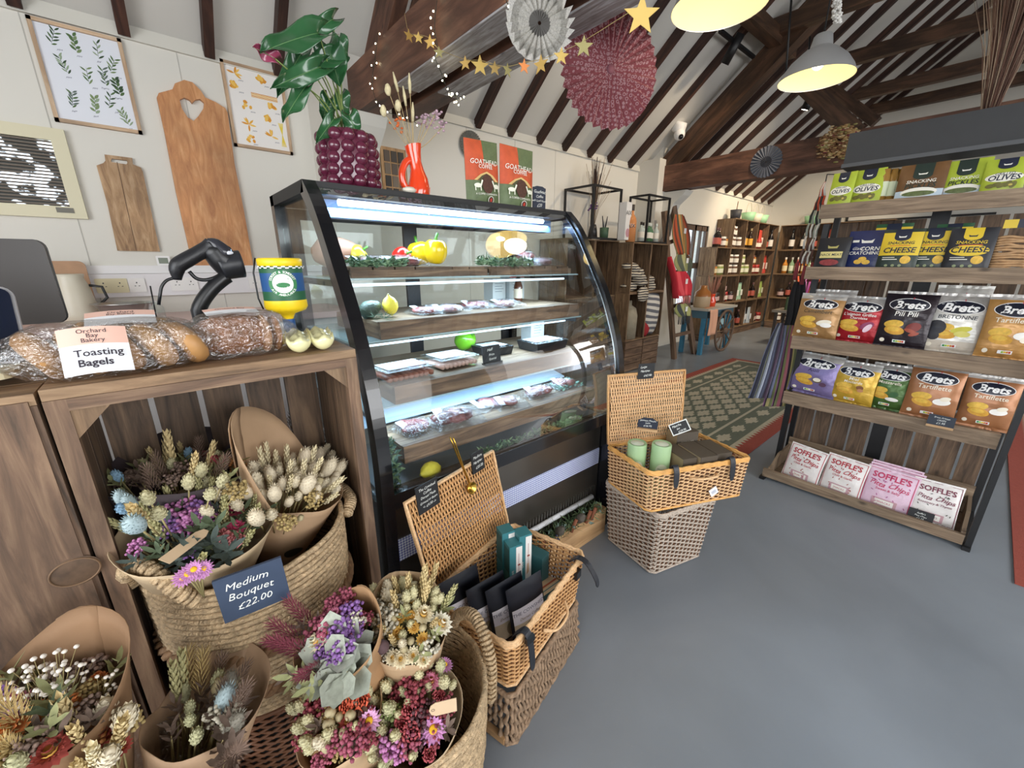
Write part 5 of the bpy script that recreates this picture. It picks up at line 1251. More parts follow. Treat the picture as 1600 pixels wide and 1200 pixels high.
t = thing('barcode_tag', 'white square barcode label hanging at an angle on the large hamper', 'label', frame(q, d2*.75+V((0, 0, .45)), V((0, 0, 1))*.75-d2*.45)); MB(WHITE).box((-.02, -.02, -.001), (.02, .02, .001)).obj('card', t); p = MB(); p.M = T(0, 0, .001)
for i in range(9): p.pr(-.012+i*.0027, -.009, -.0108+i*.0027, .008, pm('7c86a3', .6, name='bar_ink'))
p.obj('bars', t)
q = on_plane(1010, 580, hl2+n2*.014, n2); board('price_sign', 'black chalkboard at the top of the large hamper lid', frame(q, x2, up2), .085, .075, [('Large', -.2, .28, .2), ('Hamper', -.08, .02, .2), ('£42.00', .1, -.28, .2)], pm('16171a', .6, name='black_card'), .003)
def inb(a, b, z=.372): p = V((F.x, F.y, 0))+d2*a+V((L_.x-F.x, L_.y-F.y, 0)).normalized()*b; return V((p.x, p.y, z))
GT = pm('9ab98a', .45, coat=.2, name='pale_green_tin')
for (a, b, tz, lean, lab) in ((.066, .175, .205, -.02, 'pale green tea tin at the left of the large hamper'), (.142, .115, .215, .0, 'pale green tea tin nearer the front of the large hamper')):
    t = thing('tea_tin', lab, 'tin', T(inb(a, b)) @ ry(lean)); MB(GT).lathe([(0, 0), (.041, 0), (.043, .004), (.043, tz+.03), (.040, tz+.036), (.036, tz+.032), (0, tz+.032)], 28).obj('tin', t)
    MB(pm('c4c9b4', .4)).lathe([(.030, tz+.033), (.012, tz+.037), (0, tz+.038)], 20).obj('lid', t)
    p = MB(); p.pe(0, .13, .027, .035, pm('c9d2b8', .5, name='pale_panel'), 20, nr=4); p.pt('Matcha', 0, .14, .012, pm('4d6a48', .6)); p.pt('latte', 0, .125, .010, pm('4d6a48', .6)); p.pt('PURE TEA', 0, .108, .006, pm('4d6a48', .6))
    A_ = rd(222); p.v = [V(((.0433+v.z)*math.cos(A_+v.x/.043), (.0433+v.z)*math.sin(A_+v.x/.043), v.y)) for v in p.v]; p.obj('label', t)
t = thing('tea_tin', 'pale green tin lying low at the front left inside the large hamper', 'tin', T(inb(.068, .075, .408)) @ ry(PI/2) @ rx(.25)); MB(GT).lathe([(0, -.024), (.030, -.024), (.032, .0), (.030, .024), (0, .024)], 24).obj('tin', t)
KB = pm('4f463b', .6, name='brown_black_card'); KF = pm('8d7c5f', .65, name='kraft_side')
def bx(a, b, w_, l_, h_, z, lab, rot=0, txt=True):
    o_ = inb(a, b, z); t = thing('tea_set_box', lab, 'box', frame(o_, d2, (-d2.y, d2.x, 0)) @ rz(rot)); MB(KB).box((-w_/2, -l_/2, 0), (w_/2, l_/2, h_)).obj('carton', t)
    MB(KF).box((-w_/2-.0008, -l_/2+.002, .003), (-w_/2-.0001, l_/2-.002, h_-.003)).obj('kraft_side', t)
    if txt: p = MB(); p.M = T(0, -l_/2-.0002, h_*.8) @ rx(PI/2); p.pt('MATCHA SET', 0, 0, .012, pm('d6cdbd', .6)); p.obj('lettering', t)
bx(.238, .11, .072, .15, .20, .372, 'tall kraft and black box left of centre in the large hamper')
bx(.325, .10, .09, .16, .205, .372, 'black tea box behind the right-hand strap of the large hamper')
bx(.425, .11, .085, .145, .20, .372, 'black tea box at the right end of the large hamper')
bx(.365, .236, .12, .08, .245, .372, 'black tea box standing highest at the back of the large hamper')
q = on_plane(1012, 663, V((*inb(.10, .14).xy, .6)), (C0-inb(.1, .14)).normalized()); nd = (C0-q); nd.z *= .3; nd.normalize()
board('price_sign', 'navy chalk sign on a wooden foot resting on the two green tins', frame(q+V((0, 0, .006)), V((0, 0, 1)).cross(nd), (0, 0, 1)), .088, .05, [('Japanese Matcha', 0, .24, .21), ('Latte', 0, .0, .21), ('£16.95', 0, -.28, .26)], pm('1b2233', .6, name='navy_slate'), .004, arch=.012, base=W_PINE)
q = on_plane(1062, 668, V((*inb(.26, .13).xy, .62)), (C0-inb(.24, .14)).normalized()); nd = (C0-q).normalized(); x_ = V((0, 0, 1)).cross(nd).normalized(); u_ = nd.cross(x_)
t = board('price_sign', 'tilted black chalk sign with a white border on a wooden peg in the large hamper', frame(q, x_*.85+u_*.5, u_*.85-x_*.5), .085, .055, [('Matcha', -.12, .22, .26), ('Set', -.1, -.05, .22), ('£29.95', .05, -.3, .24)], pm('16171a', .6, name='black_card'), .004, rim=CHALK)
MB(W_PINE).tube([(.0, 0, -.008), (.03, 0, -.012), (.04, .02, -.012)], .006, 8).obj('wooden_peg', t)
# --- planted pine box in front of the fridge
t = thing('pine_box', 'pine box on the floor against the fridge, under the greenery', 'box', T(1.255, 1.085, 0))
m = MB(W_PINE); m.box((-.33, 0, 0), (.35, .014, .15)); m.obj('front_board', t)
for x in (-.33, .336): MB(W_PINE).box((x, .0145, 0), (x+.014, .068, .15)).obj('end_board', t)
MB(W_RUSTD).box((-.33, .0145, 0), (.335, .068, .01)).obj('bottom', t)
t = thing('winter_garland', 'garland of fir, dried citrus and cinnamon lying on the pine box', 'garland', T(1.255, 1.10, .15))
for k, (mt, w_, ll, nn, nm) in enumerate(((pm('536b47', .7, var=.3, vs=50, name='fir'), .0016, .05, 420, 'fir_needles'), (pm('7e8c63', .7, name='thuja'), .004, .035, 160, 'thuja_leaves'), (pm('7f948b', .7, name='eucalyptus'), .009, .026, 60, 'eucalyptus_leaves'))):
    sprig(t, nn, (.60, .06, .05), (0, -.005, -.01), mt, w_, (.7, .8, .9), 70+k, nm, ll)
for i, x in enumerate((-.16, .05, .16, .2)): MB(pm('8a5238', .7, name='cinnamon')).tube([(x, -.03, .0), (x+.03, -.035, .06)], .009, 8).obj('cinnamon_stick', t)
for i, x in enumerate((-.04, .11)): MB(pm('5f584f', .8, bump=.8, bs=70, name='pine_cone')).lathe([(0, 0), (.018, .01), (.022, .03), (.014, .055), (0, .065)], 12, T(x, -.02, .03) @ rx(.6)).obj('pine_cone', t)
for i in range(20): MB(pm('3c4160', .5, name='blue_berry')).ell((-.08+R_.uniform(-.03, .03), -.035+R_.uniform(-.01, .01), R_.uniform(.0, .04)), (.006, .006, .006), 8, 6).obj('berry', t)
# ================================================================== flower baskets and bouquets
def coil_basket(t, c, r0, r1, z0, z1, mat, bands=(), rope=.0085, tilt=0, band_mat=None, wob=.0022):
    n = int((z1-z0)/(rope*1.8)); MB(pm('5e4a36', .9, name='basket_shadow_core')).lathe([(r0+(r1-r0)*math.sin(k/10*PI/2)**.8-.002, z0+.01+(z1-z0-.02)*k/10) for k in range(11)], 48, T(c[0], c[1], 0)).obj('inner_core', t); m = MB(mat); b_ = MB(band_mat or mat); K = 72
    for i in range(n):
        v = (i+.5)/n; z = z0+(z1-z0)*v; r = r0+(r1-r0)*math.sin(v*PI/2)**.8
        if any(abs(v-q) < .035 for q in bands): continue
        m.tube([(c[0]+(r+wob*NZ.noise(V((j*.9, i*1.7, 0)))*1.5)*math.cos(2*PI*j/K), c[1]+(r+wob*NZ.noise(V((j*.9, i*1.7, 3))))*math.sin(2*PI*j/K), z+wob*NZ.noise(V((j*.35, i, 5)))) for j in range(K)], rope*(.84+.1*NZ.noise(V((i*3.1, 0, 0)))), 6, closed=True)
    for q in bands:
        z = z0+(z1-z0)*q; r = r0+(r1-r0)*math.sin(q*PI/2)**.8+.004
        for s_ in (0, 1, 2):
            b_.tube([(c[0]+(r+.007*math.cos(j*.85+s_*2*PI/3))*math.cos(2*PI*j/150), c[1]+(r+.007*math.cos(j*.85+s_*2*PI/3))*math.sin(2*PI*j/150), z+.011*math.sin(2*(j*.85+s_*2*PI/3)*.5)) for j in range(150)], .0085, 6, closed=True)
    m.obj('coiled_body', t)
    if bands: b_.obj('plaited_bands', t)
    MB(mat).lathe([(0, z0+.004), (r0, z0+.002), (r0, z0+.01), (0, z0+.012)], 40, T(c[0], c[1], 0)).obj('bottom', t)
    return r1
def wrapped_handle(t, pts, r, mat, name='handle', step=.0085):
    p = smooth(pts, 10); o = MB(mat).tube(p, r*.8, 8).obj(name, t); m = MB(mat); L_ = 0; nxt = 0
    for i in range(1, len(p)):
        L_ += (p[i]-p[i-1]).length
        if L_ >= nxt:
            nxt += step; d = (p[i]-p[i-1]).normalized(); a = d.orthogonal().normalized(); b = d.cross(a)
            m.tube([p[i]+a*(r*math.cos(2*PI*j/10))+b*(r*math.sin(2*PI*j/10)) for j in range(10)], step*.48, 5, closed=True)
    m.obj('binding', o); return o
STRW = pm('c2a884', .75, var=.34, vs=75, bump=.8, bs=190, name='straw_rope'); BRD = pm('8f6f50', .75, var=.3, vs=60, bump=.4, bs=140, name='brown_plait')
BC, SC = (.065, 1.07), (.282, .722)
t = thing('upturned_wicker_basket', 'brown wicker basket under the big straw basket, mostly hidden', 'basket')
m = MB(WICKB); weave(m, lambda u, v: (V((BC[0]+.185*math.cos(2*PI*u), BC[1]+.185*math.sin(2*PI*u), .005+.372*v)), V((math.cos(2*PI*u), math.sin(2*PI*u), 0))), 44, 40, .0042, .005, True); m.obj('woven_body', t)
MB(WICKB).lathe([(.186, .37), (.19, .376), (.186, .382), (0, .382)], 40, T(BC[0], BC[1], 0)).obj('top', t)
t = thing('straw_basket', 'big coiled straw basket with brown plaited bands standing in the open crate', 'basket')
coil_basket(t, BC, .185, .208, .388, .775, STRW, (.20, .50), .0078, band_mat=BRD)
for a0 in (rd(213), rd(5)):
    P_ = lambda da, z, o=0: V((BC[0]+(.208+o)*math.cos(a0+da), BC[1]+(.208+o)*math.sin(a0+da), z))
    wrapped_handle(t, [P_(.42, .76, .012), P_(.30, .80, .02), P_(.12, .835, .016), P_(-.12, .835, .016), P_(-.30, .80, .02), P_(-.42, .76, .012)] if a0 > 1 else [P_(.42, .75, .012), P_(.2, .77, .03), P_(-.2, .77, .03), P_(-.42, .75, .012)], .0125, STRW)
q = aty(396, 921, BC[1]-.222)
n_ = V((q.x-BC[0], q.y-BC[1], 0)).normalized(); qb = V((BC[0], BC[1], 0))+n_*.224
qq = on_plane(396, 922, V((qb.x, qb.y, .7)), n_)
board('price_sign', 'blue-grey slate with chalk writing hung on the big straw basket', frame(qq, V((0, 0, 1)).cross(n_)+V((0, 0, .04)), (0, 0, 1)), .118, .104, [('Medium', -.06, .26, .22), ('Bouquet', -.04, .02, .22), ('£22.00', -.02, -.24, .21)], pm('39465c', .55, var=.08, name='blue_slate'), .006)
t = thing('straw_basket', 'smaller coiled straw basket with looped handles at the bottom, full of bouquets', 'basket')
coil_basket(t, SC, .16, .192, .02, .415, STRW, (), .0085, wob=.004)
P_ = lambda a, z, o=0: V((SC[0]+(.192+o)*math.cos(a), SC[1]+(.192+o)*math.sin(a), z))
wrapped_handle(t, [P_(rd(-30), .30, .015), P_(rd(-22), .42, .02), P_(rd(0), .475, .016), P_(rd(20), .43, .014), P_(rd(28), .33, .012)], .0135, STRW)
wrapped_handle(t, [P_(rd(130), .36, .01), P_(rd(145), .45, .016), P_(rd(165), .475, .018), P_(rd(188), .46, .018), P_(rd(205), .36, .012)], .013, pm('c39a68', .7, var=.25, vs=60, name='cane_binding'))
q = atz(540, 1192, .40)
board('price_sign', 'black chalkboard at the front rim of the smaller straw basket', frame((q.x+.01, q.y-.066, .355), (1, -.55, 0), (.2, .35, 1)), .12, .07, [('Small', -.1, .2, .26), ('Bouquet', 0, -.15, .24)], pm('16171a', .6, name='black_card'), .005)

# ---- flower kinds, each a small mesh: head at the origin, growing along +Z, stalk going down
FM = {}
def fmesh(kind):
    if kind in FM: return FM[kind]
    rr = random.Random(hash(kind) % 1000 if False else sum(map(ord, kind))); m = MB(pm('a99a6b', .7, name='dry_stalk')); st = .07
    m.tube([(0, 0, -st), (0, 0, 0)], .0013, 4)
    c = lambda h, v=.15, vs=150: m.use(pm(h, .8, var=v, vs=vs, name='petals'))
    def scales(n, L_, R, w_, l, prof, col, tipout=.5):
        c(col, .22)
        for i in range(n):
            f = i/n; a = i*2.4; z = L_*f; r = R*prof(f); d = V((math.cos(a), math.sin(a), 0)); p = d*r*.55+V((0, 0, z)); o = (d*tipout+V((0, 0, 1))).normalized(); s_ = V((-d.y, d.x, 0))*w_
            m.add([p, p+o*l*.5+s_, p+o*l, p+o*l*.5-s_, p+o*l*.5+d*w_*.8], [(0, 1, 4), (1, 2, 4), (2, 3, 4), (3, 0, 4)])
    def ray_(n, r0, r1, w_, up, col, lay=1, mat=None):
        c(col)
        for k in range(lay):
            for i in range(n):
                a = 2*PI*(i+.5*(k % 2))/n; d = V((math.cos(a), math.sin(a), 0)); s_ = V((-d.y, d.x, 0))*w_; u_ = V((0, 0, 1)); q = 1-.22*k; zz = .0035*k
                e = d*(r1*q*math.cos(up+.22*k))+u_*(r1*q*math.sin(up+.22*k)+zz); mid = (d*r0+e)*.55+V((0, 0, zz))
                m.add([d*r0+V((0, 0, zz)), mid+s_, e, mid-s_], [(0, 1, 2, 3)])
    if kind[0] == 'G': # canary-grass head (pale oval, scaly)
        col = {'G': 'c9c29a', 'Gw': 'd9cdb2', 'Gg': 'b7b58d', 'Gb': '86a9c2'}[kind]; c(col).ell((0, 0, .015), (.0085, .0085, .0155), 9, 8); scales(46, .026, .012, .0028, .008, lambda f: math.sin(PI*(.12+.82*f)), col, .35)
    elif kind[0] == 'B': # bunny tail
        col = {'B': 'd9ccb2', 'Bb': 'a9bcc0', 'Bg': '8a8578'}[kind]; c(col, .1, 300).ell((0, 0, .018), (.011, .011, .021), 12, 10, nz=.18, ns=9); scales(90, .036, .015, .0007, .010, lambda f: math.sin(PI*(.1+.85*f)), col, .6)
    elif kind[0] == 'W': # wheat ear
        col = {'W': 'd3bd8a', 'Wg': 'b3ad7c', 'Wp': 'e3d6b0'}[kind]; scales(36, .055, .0065, .003, .014, lambda f: 1-.5*f, col, .30); c(col); m.tube([(0, 0, 0), (0, 0, .055)], .003, 5)
    elif kind[0] == 'S': # strawflower
        col = {'Sp': 'c2486f', 'Sl': 'd98aa6', 'Sc': 'eadfc0', 'So': 'd98a4e', 'Sr': '9a4238', 'Sw': 'f0ead8', 'Sy': 'ddb45c'}[kind]; ray_(14, .003, .018, .0036, .35, col, 4); c('c99b45' if kind != 'Sp' else 'b03a5c').ell((0, 0, .008), (.006, .006, .004), 10, 6)
    elif kind[0] == 'T': # statice / lumpy cluster
        col = {'Tp': '8a62a0', 'Tl': 'b878a8', 'Tr': '8c3d48', 'Tm': '9c4f62', 'Ty': 'a8925f', 'Tw': 'c6bfac', 'To': 'a8713f', 'Tg': '76814f', 'Td': '5c3a40', 'Tb': '8a7468'}[kind]
        c(col, .3, 90)
        for i in range(58):
            d = V((rr.gauss(0, 1), rr.gauss(0, 1), rr.gauss(0, .7)+.4)).normalized()*rr.uniform(.008, .021); m.ell(d+V((0, 0, .004)), (.0034, .0034, .0030), 6, 4, nz=.3, ns=3, seed=i)
    elif kind[0] == 'R': # small dried rose
        col = {'R': 'b2545a', 'Rs': 'd9898a', 'Ro': 'c4583c'}[kind]; c(col)
        for k in range(4):
            for i in range(5):
                a = 2*PI*i/5+k*.6; r = .013-.0028*k; d = V((math.cos(a), math.sin(a), 0)); s_ = V((-d.y, d.x, 0))*.0085*(1-.18*k)
                m.add([d*r*.35, d*r+s_*.9+V((0, 0, .006)), d*r*1.05+V((0, 0, .015)), d*r-s_*.9+V((0, 0, .006)), d*r*.75+V((0, 0, .017))], [(0, 1, 2), (0, 2, 3), (1, 4, 2), (2, 4, 3)])
    elif kind[0] == 'D': # daisy
        col = {'D': 'dba9cf', 'Dw': 'efe7dc', 'Dm': 'c48abb'}[kind]; ray_(16, .004, .021, .0030, .12, col, 2); c('e6b422').ell((0, 0, .004), (.0065, .0065, .0035), 12, 6)
    elif kind[0] == 'P': # poppy/nigella pod
        col = {'P': 'b3a682', 'Pd': '5c4648'}[kind]; c(col).lathe([(0, 0), (.007, .003), (.0105, .011), (.0085, .019), (.006, .021), (.009, .024), (0, .025)], 10)
    elif kind[0] == 'L': # leaf sprays
        col = {'L': '56644a', 'Ls': 'a4a99b', 'Ld': '3f4a44', 'Lo': '8d8f63', 'Lb': '6f5d51'}[kind]; c(col, .15); big = kind == 'Ls'
        for i in range(5 if big else 12):
            a = i*2.4; d = V((math.cos(a), math.sin(a), .9 if not big else .6)).normalized(); l = .045 if big else .028; w_ = .020 if big else .0045; s_ = d.cross(V((0, 0, 1))).normalized()*w_; b_ = V((0, 0, -.02+.004*i)); n_ = s_.cross(d).normalized()*w_*.25
            m.add([b_, b_+d*l*.3+s_*.85, b_+d*l*.7+s_*.8, b_+d*l, b_+d*l*.7-s_*.8, b_+d*l*.3-s_*.85, b_+d*l*.5-n_], [(0, 1, 6), (1, 2, 6), (2, 3, 6), (3, 4, 6), (4, 5, 6), (5, 0, 6)], True)
    elif kind[0] == 'Y': # gypsophila
        for i in range(12):
            a = i*2.4; e = V((math.cos(a)*.022*rr.random(), math.sin(a)*.022*rr.random(), .01+.03*rr.random())); m.use(pm('a99a6b', .7, name='dry_stalk')).tube([(0, 0, -.02), e], .0005, 3); c('ece5da').ell(e, (.0032, .0032, .0028), 6, 5)
    elif kind[0] == 'A': # feathery plume
        col = {'A': 'a5938a', 'Ar': '7d3846', 'Ag': '6b6a76', 'Ay': 'b9a06a', 'Ab': '7b6557'}[kind]; scales(110, .06, .010, .0010, .017, lambda f: 1-.6*f, col, .7)
    o = m.mesh('flower_'+kind); FM[kind] = o; return o
NAMES = {'G': 'canary_grass', 'B': 'bunny_tail', 'W': 'wheat_ear', 'S': 'strawflower', 'T': 'statice', 'R': 'dried_rose', 'D': 'daisy', 'P': 'seed_pod', 'L': 'leaf_spray', 'Y': 'gypsophila', 'A': 'feathery_grass'}
def flower(t, kind, p, d, s=1):
    o = bpy.data.objects.new(NAMES[kind[0]], fmesh(kind)); COL.objects.link(o); o.parent = t
    d = V(d).normalized(); x = d.orthogonal(); o.matrix_basis = frame(p, x, d.cross(x)) @ rz(R_.random()*6) @ Matrix.Scale(s, 4); return o
def cone_paper(t, c, apex, r, mat, back=0, backdir=(0, 1, 0), squash=1, flip=0, wav=.01, name='paper_wrap', bot=.018, crease=.05):
    c, apex = V(c), V(apex); ax = (c-apex).normalized(); L_ = (c-apex).length
    bd = V(backdir); bd = (bd-ax*bd.dot(ax)).normalized(); sd = ax.cross(bd); m = MB(mat)
    def fn(u, v):
        a = 2*PI*u*1.08; cb = math.cos(a); h = 1+(back/L_)*max(0, cb)**1.0+wav*math.sin(3*a+1)+wav*.6*math.sin(7*a)
        q = bot+(r-bot)*(v*h)**.85*(1+.05*v*max(0, cb)); q *= 1+crease*NZ.noise(V((a*1.5, v*3, r*9)))*v; q += u*.004
        return apex+ax*(L_*v*h)+bd*(q*cb)+sd*(q*squash*math.sin(a))
    m.grid(fn, 48, 14); o = m.obj(name, t); md = o.modifiers.new('thickness', 'SOLIDIFY'); md.thickness = .0012; return ax, bd, sd
def bouquet(label, cpx, cy, apx, ay, r, items, fill, mat=KRAFT, back=0, backdir=(0, 1, 0), nfill=30, dome=.035, squash=1, wav=.012, grp=None, c=None, apex=None, fillr=.85, paper=True):
    c = V(c) if c else aty(*cpx, cy); apex = V(apex) if apex else aty(*apx, ay); t = thing('bouquet', label, 'bouquet', None, grp)
    if paper: ax, bd, sd = cone_paper(t, c, apex, r, mat, back, backdir, squash, wav=wav)
    else: ax = (c-apex).normalized(); bd = V(backdir); bd = (bd-ax*bd.dot(ax)).normalized(); sd = ax.cross(bd)
    for (k, px, py, *s) in items:
        s = s[0] if s else 1; p = on_plane(px, py, c+ax*dome*.8, ax); off = p-c; off -= ax*off.dot(ax); rr = off.length/r
        p = c+off+ax*(dome*max(.1, 1-rr*rr*.7)); flower(t, k, p, ax+off/r*.55, s)
    for i in range(nfill):
        rr = math.sqrt((i+.5)/nfill)*fillr; a = i*2.39996; off = bd*(r*rr*math.cos(a))+sd*(r*squash*rr*math.sin(a))
        p = c+off+ax*(dome*(1-rr*rr*.8)-.012+R_.uniform(-.006, .006)); flower(t, fill[R_.randrange(len(fill))], p, ax+off/r*.7+V((R_.uniform(-.2, .2), R_.uniform(-.2, .2), R_.uniform(-.1, .1))), R_.uniform(.85, 1.15))
    # the stalks going down into the wrap
    m = MB(pm('8f8358', .7, name='stalks'))
    for i in range(14):
        a = i*2.4; q = .7*math.sqrt(i/14); m.tube([apex+ax*.01+bd*(.006*math.cos(a))+sd*(.006*math.sin(a)), c+bd*(r*q*math.cos(a))+sd*(r*squash*q*math.sin(a))-ax*.01], .0016, 4)
    m.obj('stalks', t); return t, c, ax
def g6(x, y): return (x/3.636+160, y/3.636+600)
def items6(l): return [(k, *g6(x, y), *s) for (k, x, y, *s) in l]
# big basket: back (dark paper), left/front (purple and pink), right (cream and white)
t, c, ax = bouquet('blue, cream and rust bouquet in dark paper, back left of the big basket', (287, 748), 1.165, (300, 900), 1.12, .125,
    items6([('Gb', 110, 525), ('Gb', 490, 440), ('Bb', 135, 600), ('Gb', 130, 645), ('Bb', 170, 620), ('Bb', 200, 725, 1.3), ('G', 270, 600, 1.3), ('G', 325, 670, 1.3), ('G', 485, 530, 1.35), ('G', 555, 500, 1.3), ('G', 665, 515, 1.3), ('G', 598, 575, 1.2),
            ('W', 400, 470, 1.3), ('Wg', 470, 370, 1.3), ('W', 235, 690, 1.3), ('T' 'b', 530, 370), ('R', 600, 420, 1.2), ('R', 650, 450, 1.2), ('To', 745, 440, 1.2), ('Ag', 640, 310, 1.5), ('Ag', 690, 300, 1.6), ('Bg', 720, 200, 1.1), ('Ty', 750, 540, 1.2), ('Lo', 700, 500)]),
    ['Lo', 'G', 'Lb', 'Lo', 'W', 'Tb', 'Ab'], KRAFTD, .10, (.25, 1, .3), 34, .04, squash=1.15)
t, c, ax = bouquet('cream and white bouquet in stickered kraft paper, right of the big basket', (462, 762), 1.06, (425, 905), 1.10, .115,
    items6([('B', 1135, 470, 1.3), ('B', 1150, 610, 1.5), ('B', 1215, 430, 1.3), ('B', 1260, 520, 1.4), ('B', 1320, 500, 1.3), ('B', 905, 720, 1.4), ('B', 990, 630, 1.3), ('Gw', 770, 590, 1.4), ('Gw', 845, 545, 1.4), ('Gw', 890, 560, 1.5), ('Gw', 875, 490, 1.2),
            ('Gw', 980, 700, 1.3), ('Gw', 1070, 510, 1.1), ('Gw', 800, 650, 1.3), ('Gw', 1290, 400, 1.3), ('Gw', 1300, 440, 1.2), ('Gw', 1090, 590, 1.3), ('Gw', 640, 675, 1.2), ('Gw', 1110, 370, 1.1), ('Gw', 1270, 355, 1.2), ('B', 850, 600, 1.2), ('P', 1215, 580), ('P', 1135, 710, .7),
            ('Ty', 1200, 640, 1.2), ('Ty', 1060, 730, 1.1), ('Ab', 1080, 290, 1.6), ('Ab', 1130, 240, 1.4), ('Ab', 1290, 280, 1.6), ('Ab', 1030, 320, 1.4), ('Wp', 950, 440), ('Wp', 1050, 400), ('Wp', 920, 470)]),
    ['Gw', 'B', 'Wp', 'B', 'Wp', 'Gw', 'B'], pm('b39474', .75, var=.05, vs=8, bump=.3, bs=18, name='kraft_paper_pink'), .17, (-.75, .55, .3), 46, .04, squash=1.0)
q = aty(483, 828, .985); dd = (C0-q).normalized(); nrm = (q-aty(462, 790, 1.07)); 
for k in range(60):  # push the sticker out to the paper
    pass
axn = ax; off = q-c; off -= axn*off.dot(axn)
h_ = (q-V(aty(425, 905, 1.10))).dot(ax)/(c-aty(425, 905, 1.10)).length; rad = .018+(.115-.018)*max(h_, .05)**.85+.004
ap = aty(425, 905, 1.10); view = (C0-c); view -= ax*view.dot(ax); view.normalize(); sidev = ax.cross(view); vv = (view*.9-sidev*-.42).normalized()
sc0 = ap+ax*((c-ap).length*.50); r5 = .018+.097*(.5**.85)+.005
m = MB(pm('3c3a2e', .4, name='dark_sticker')); tng = ax.cross(vv)
m.add([sc0+vv*(r5-.0)+V((0, 0, 0))]+[sc0+(vv*math.cos(.021/r5*math.cos(a)*1.0)+tng*math.sin(.021/r5*math.cos(a)))*(r5+.85*.021*math.sin(a)*.55)+ax*(.021*math.sin(a)) for a in [2*PI*j/24 for j in range(24)]], [(0, 1+j, 1+(j+1) % 24) for j in range(24)]); m.obj('round_sticker', t)
t, c, ax = bouquet('purple and pink bouquet with a paper tag, front of the big basket', (312, 822), 1.00, (335, 960), 1.06, .128,
    items6([('Tl', 370, 760, 1.3), ('Tl', 470, 720, 1.3), ('Tp', 560, 745, 1.4), ('Tl', 470, 790, 1.3), ('Tp', 390, 830, 1.1), ('Tl', 520, 780, 1.2), ('Tl', 600, 760, 1.1), ('Tp', 360, 790, 1.1), ('Sp', 735, 730, 1.5), ('Sp', 755, 820, 1.2), ('Rs', 700, 895, 1.3), ('Rs', 750, 890, 1.2), ('Rs', 665, 865, 1.0),
            ('L', 640, 850, 1.3), ('Ld', 620, 930, 1.4), ('Ld', 700, 960, 1.4), ('L', 560, 860, 1.3), ('Wg', 320, 820, 1.2), ('Wg', 350, 870, 1.2), ('Wg', 560, 670), ('Wg', 680, 760, 1.1), ('Gw', 650, 675, 1.2), ('G', 600, 600, 1.2), ('Lo', 660, 620), ('Wg', 830, 790), ('Ld', 520, 960, 1.2), ('Tp', 495, 950, .8), ('Wg', 800, 900)]),
    ['L', 'Ld', 'Lo', 'Wg', 'L', 'Ld', 'Tl'], pm('c0a988', .75, var=.05, vs=8, bump=.3, bs=18, name='kraft_paper_pale'), .0, (.2, 1, .2), 40, .02, squash=1.1)
q = on_plane(291, 852, c+ax*.045, ax); xx = on_plane(312, 838, c+ax*.045, ax)-on_plane(272, 868, c+ax*.045, ax)
tg = thing('gift_tag', 'plain kraft gift tag lying on the purple bouquet', 'tag', frame(q, xx, ax.cross(xx)))
MB(pm('cdb291', .7, name='tag_card')).prism([(-.042, -.0125), (.03, -.0125), (.042, -.006), (.042, .006), (.03, .0125), (-.042, .0125)], 0, .0012).obj('card', tg); MB(pm('e8dcc8', .6)).tube([(.034, 0, 0), (.045, 0, -.02)], .001, 4).obj('string', tg)
tb = thing('bouquet', 'small pink daisies poking out over the front rim of the big basket', 'bouquet')
for (px, py) in ((293, 897), (303, 890), (312, 893), (286, 903), (318, 889)): q = aty(px, py, .845); flower(tb, 'Dm', q, (C0-q)+V((R_.uniform(-.3, .3), 0, R_.uniform(0, .4))), .85)
m = MB(pm('8f8358', .7, name='stalks')); q = aty(302, 893, .845)
for i in range(4): m.tube([q+V((-.012+i*.008, .004, 0)), (q.x+.004, .862, .782)], .0016, 4)
m.obj('stalks', tb)
# small basket
def g8(x, y): return (x/3.2+420, y/3.2+880)
def items8(l): return [(k, *g8(x, y), *s) for (k, x, y, *s) in l]
c = atz(530, 1118, .50)
bouquet('cream and red bouquet with a pink daisy, front left of the small basket', None, 0, None, 0, .088, items8([('Dw' if 0 else 'D', 490, 780, 1.2), ('Ro', 420, 690, 1.3), ('Ro', 460, 700, 1.3), ('Ro', 400, 730, 1.1), ('Sp', 340, 680, 1.2), ('Tr', 230, 710, 1.2), ('Tr', 270, 740, 1.2), ('G', 150, 640), ('G', 140, 730, 1.1), ('G', 190, 730, 1.1), ('G', 180, 830, 1.1),
    ('G', 220, 890, 1.2), ('Gw', 280, 895, 1.3), ('G', 320, 860, 1.2), ('G', 230, 800, 1.1), ('P', 330, 770), ('P', 320, 820), ('Sl' if 0 else 'Sr', 395, 800, 1.1), ('Tm', 360, 890, 1.2), ('Tm', 420, 880, 1.3), ('Tr', 440, 830, 1.2), ('Ls', 240, 620, .9), ('Tr', 480, 870)]),
    ['Tr', 'G', 'Tm', 'Lb', 'G', 'P', 'Ty'], back=.0, c=c, apex=(SC[0]-.06, SC[1]-.02, c.z-.33), nfill=40, dome=.03)
c = atz(650, 1110, .475)
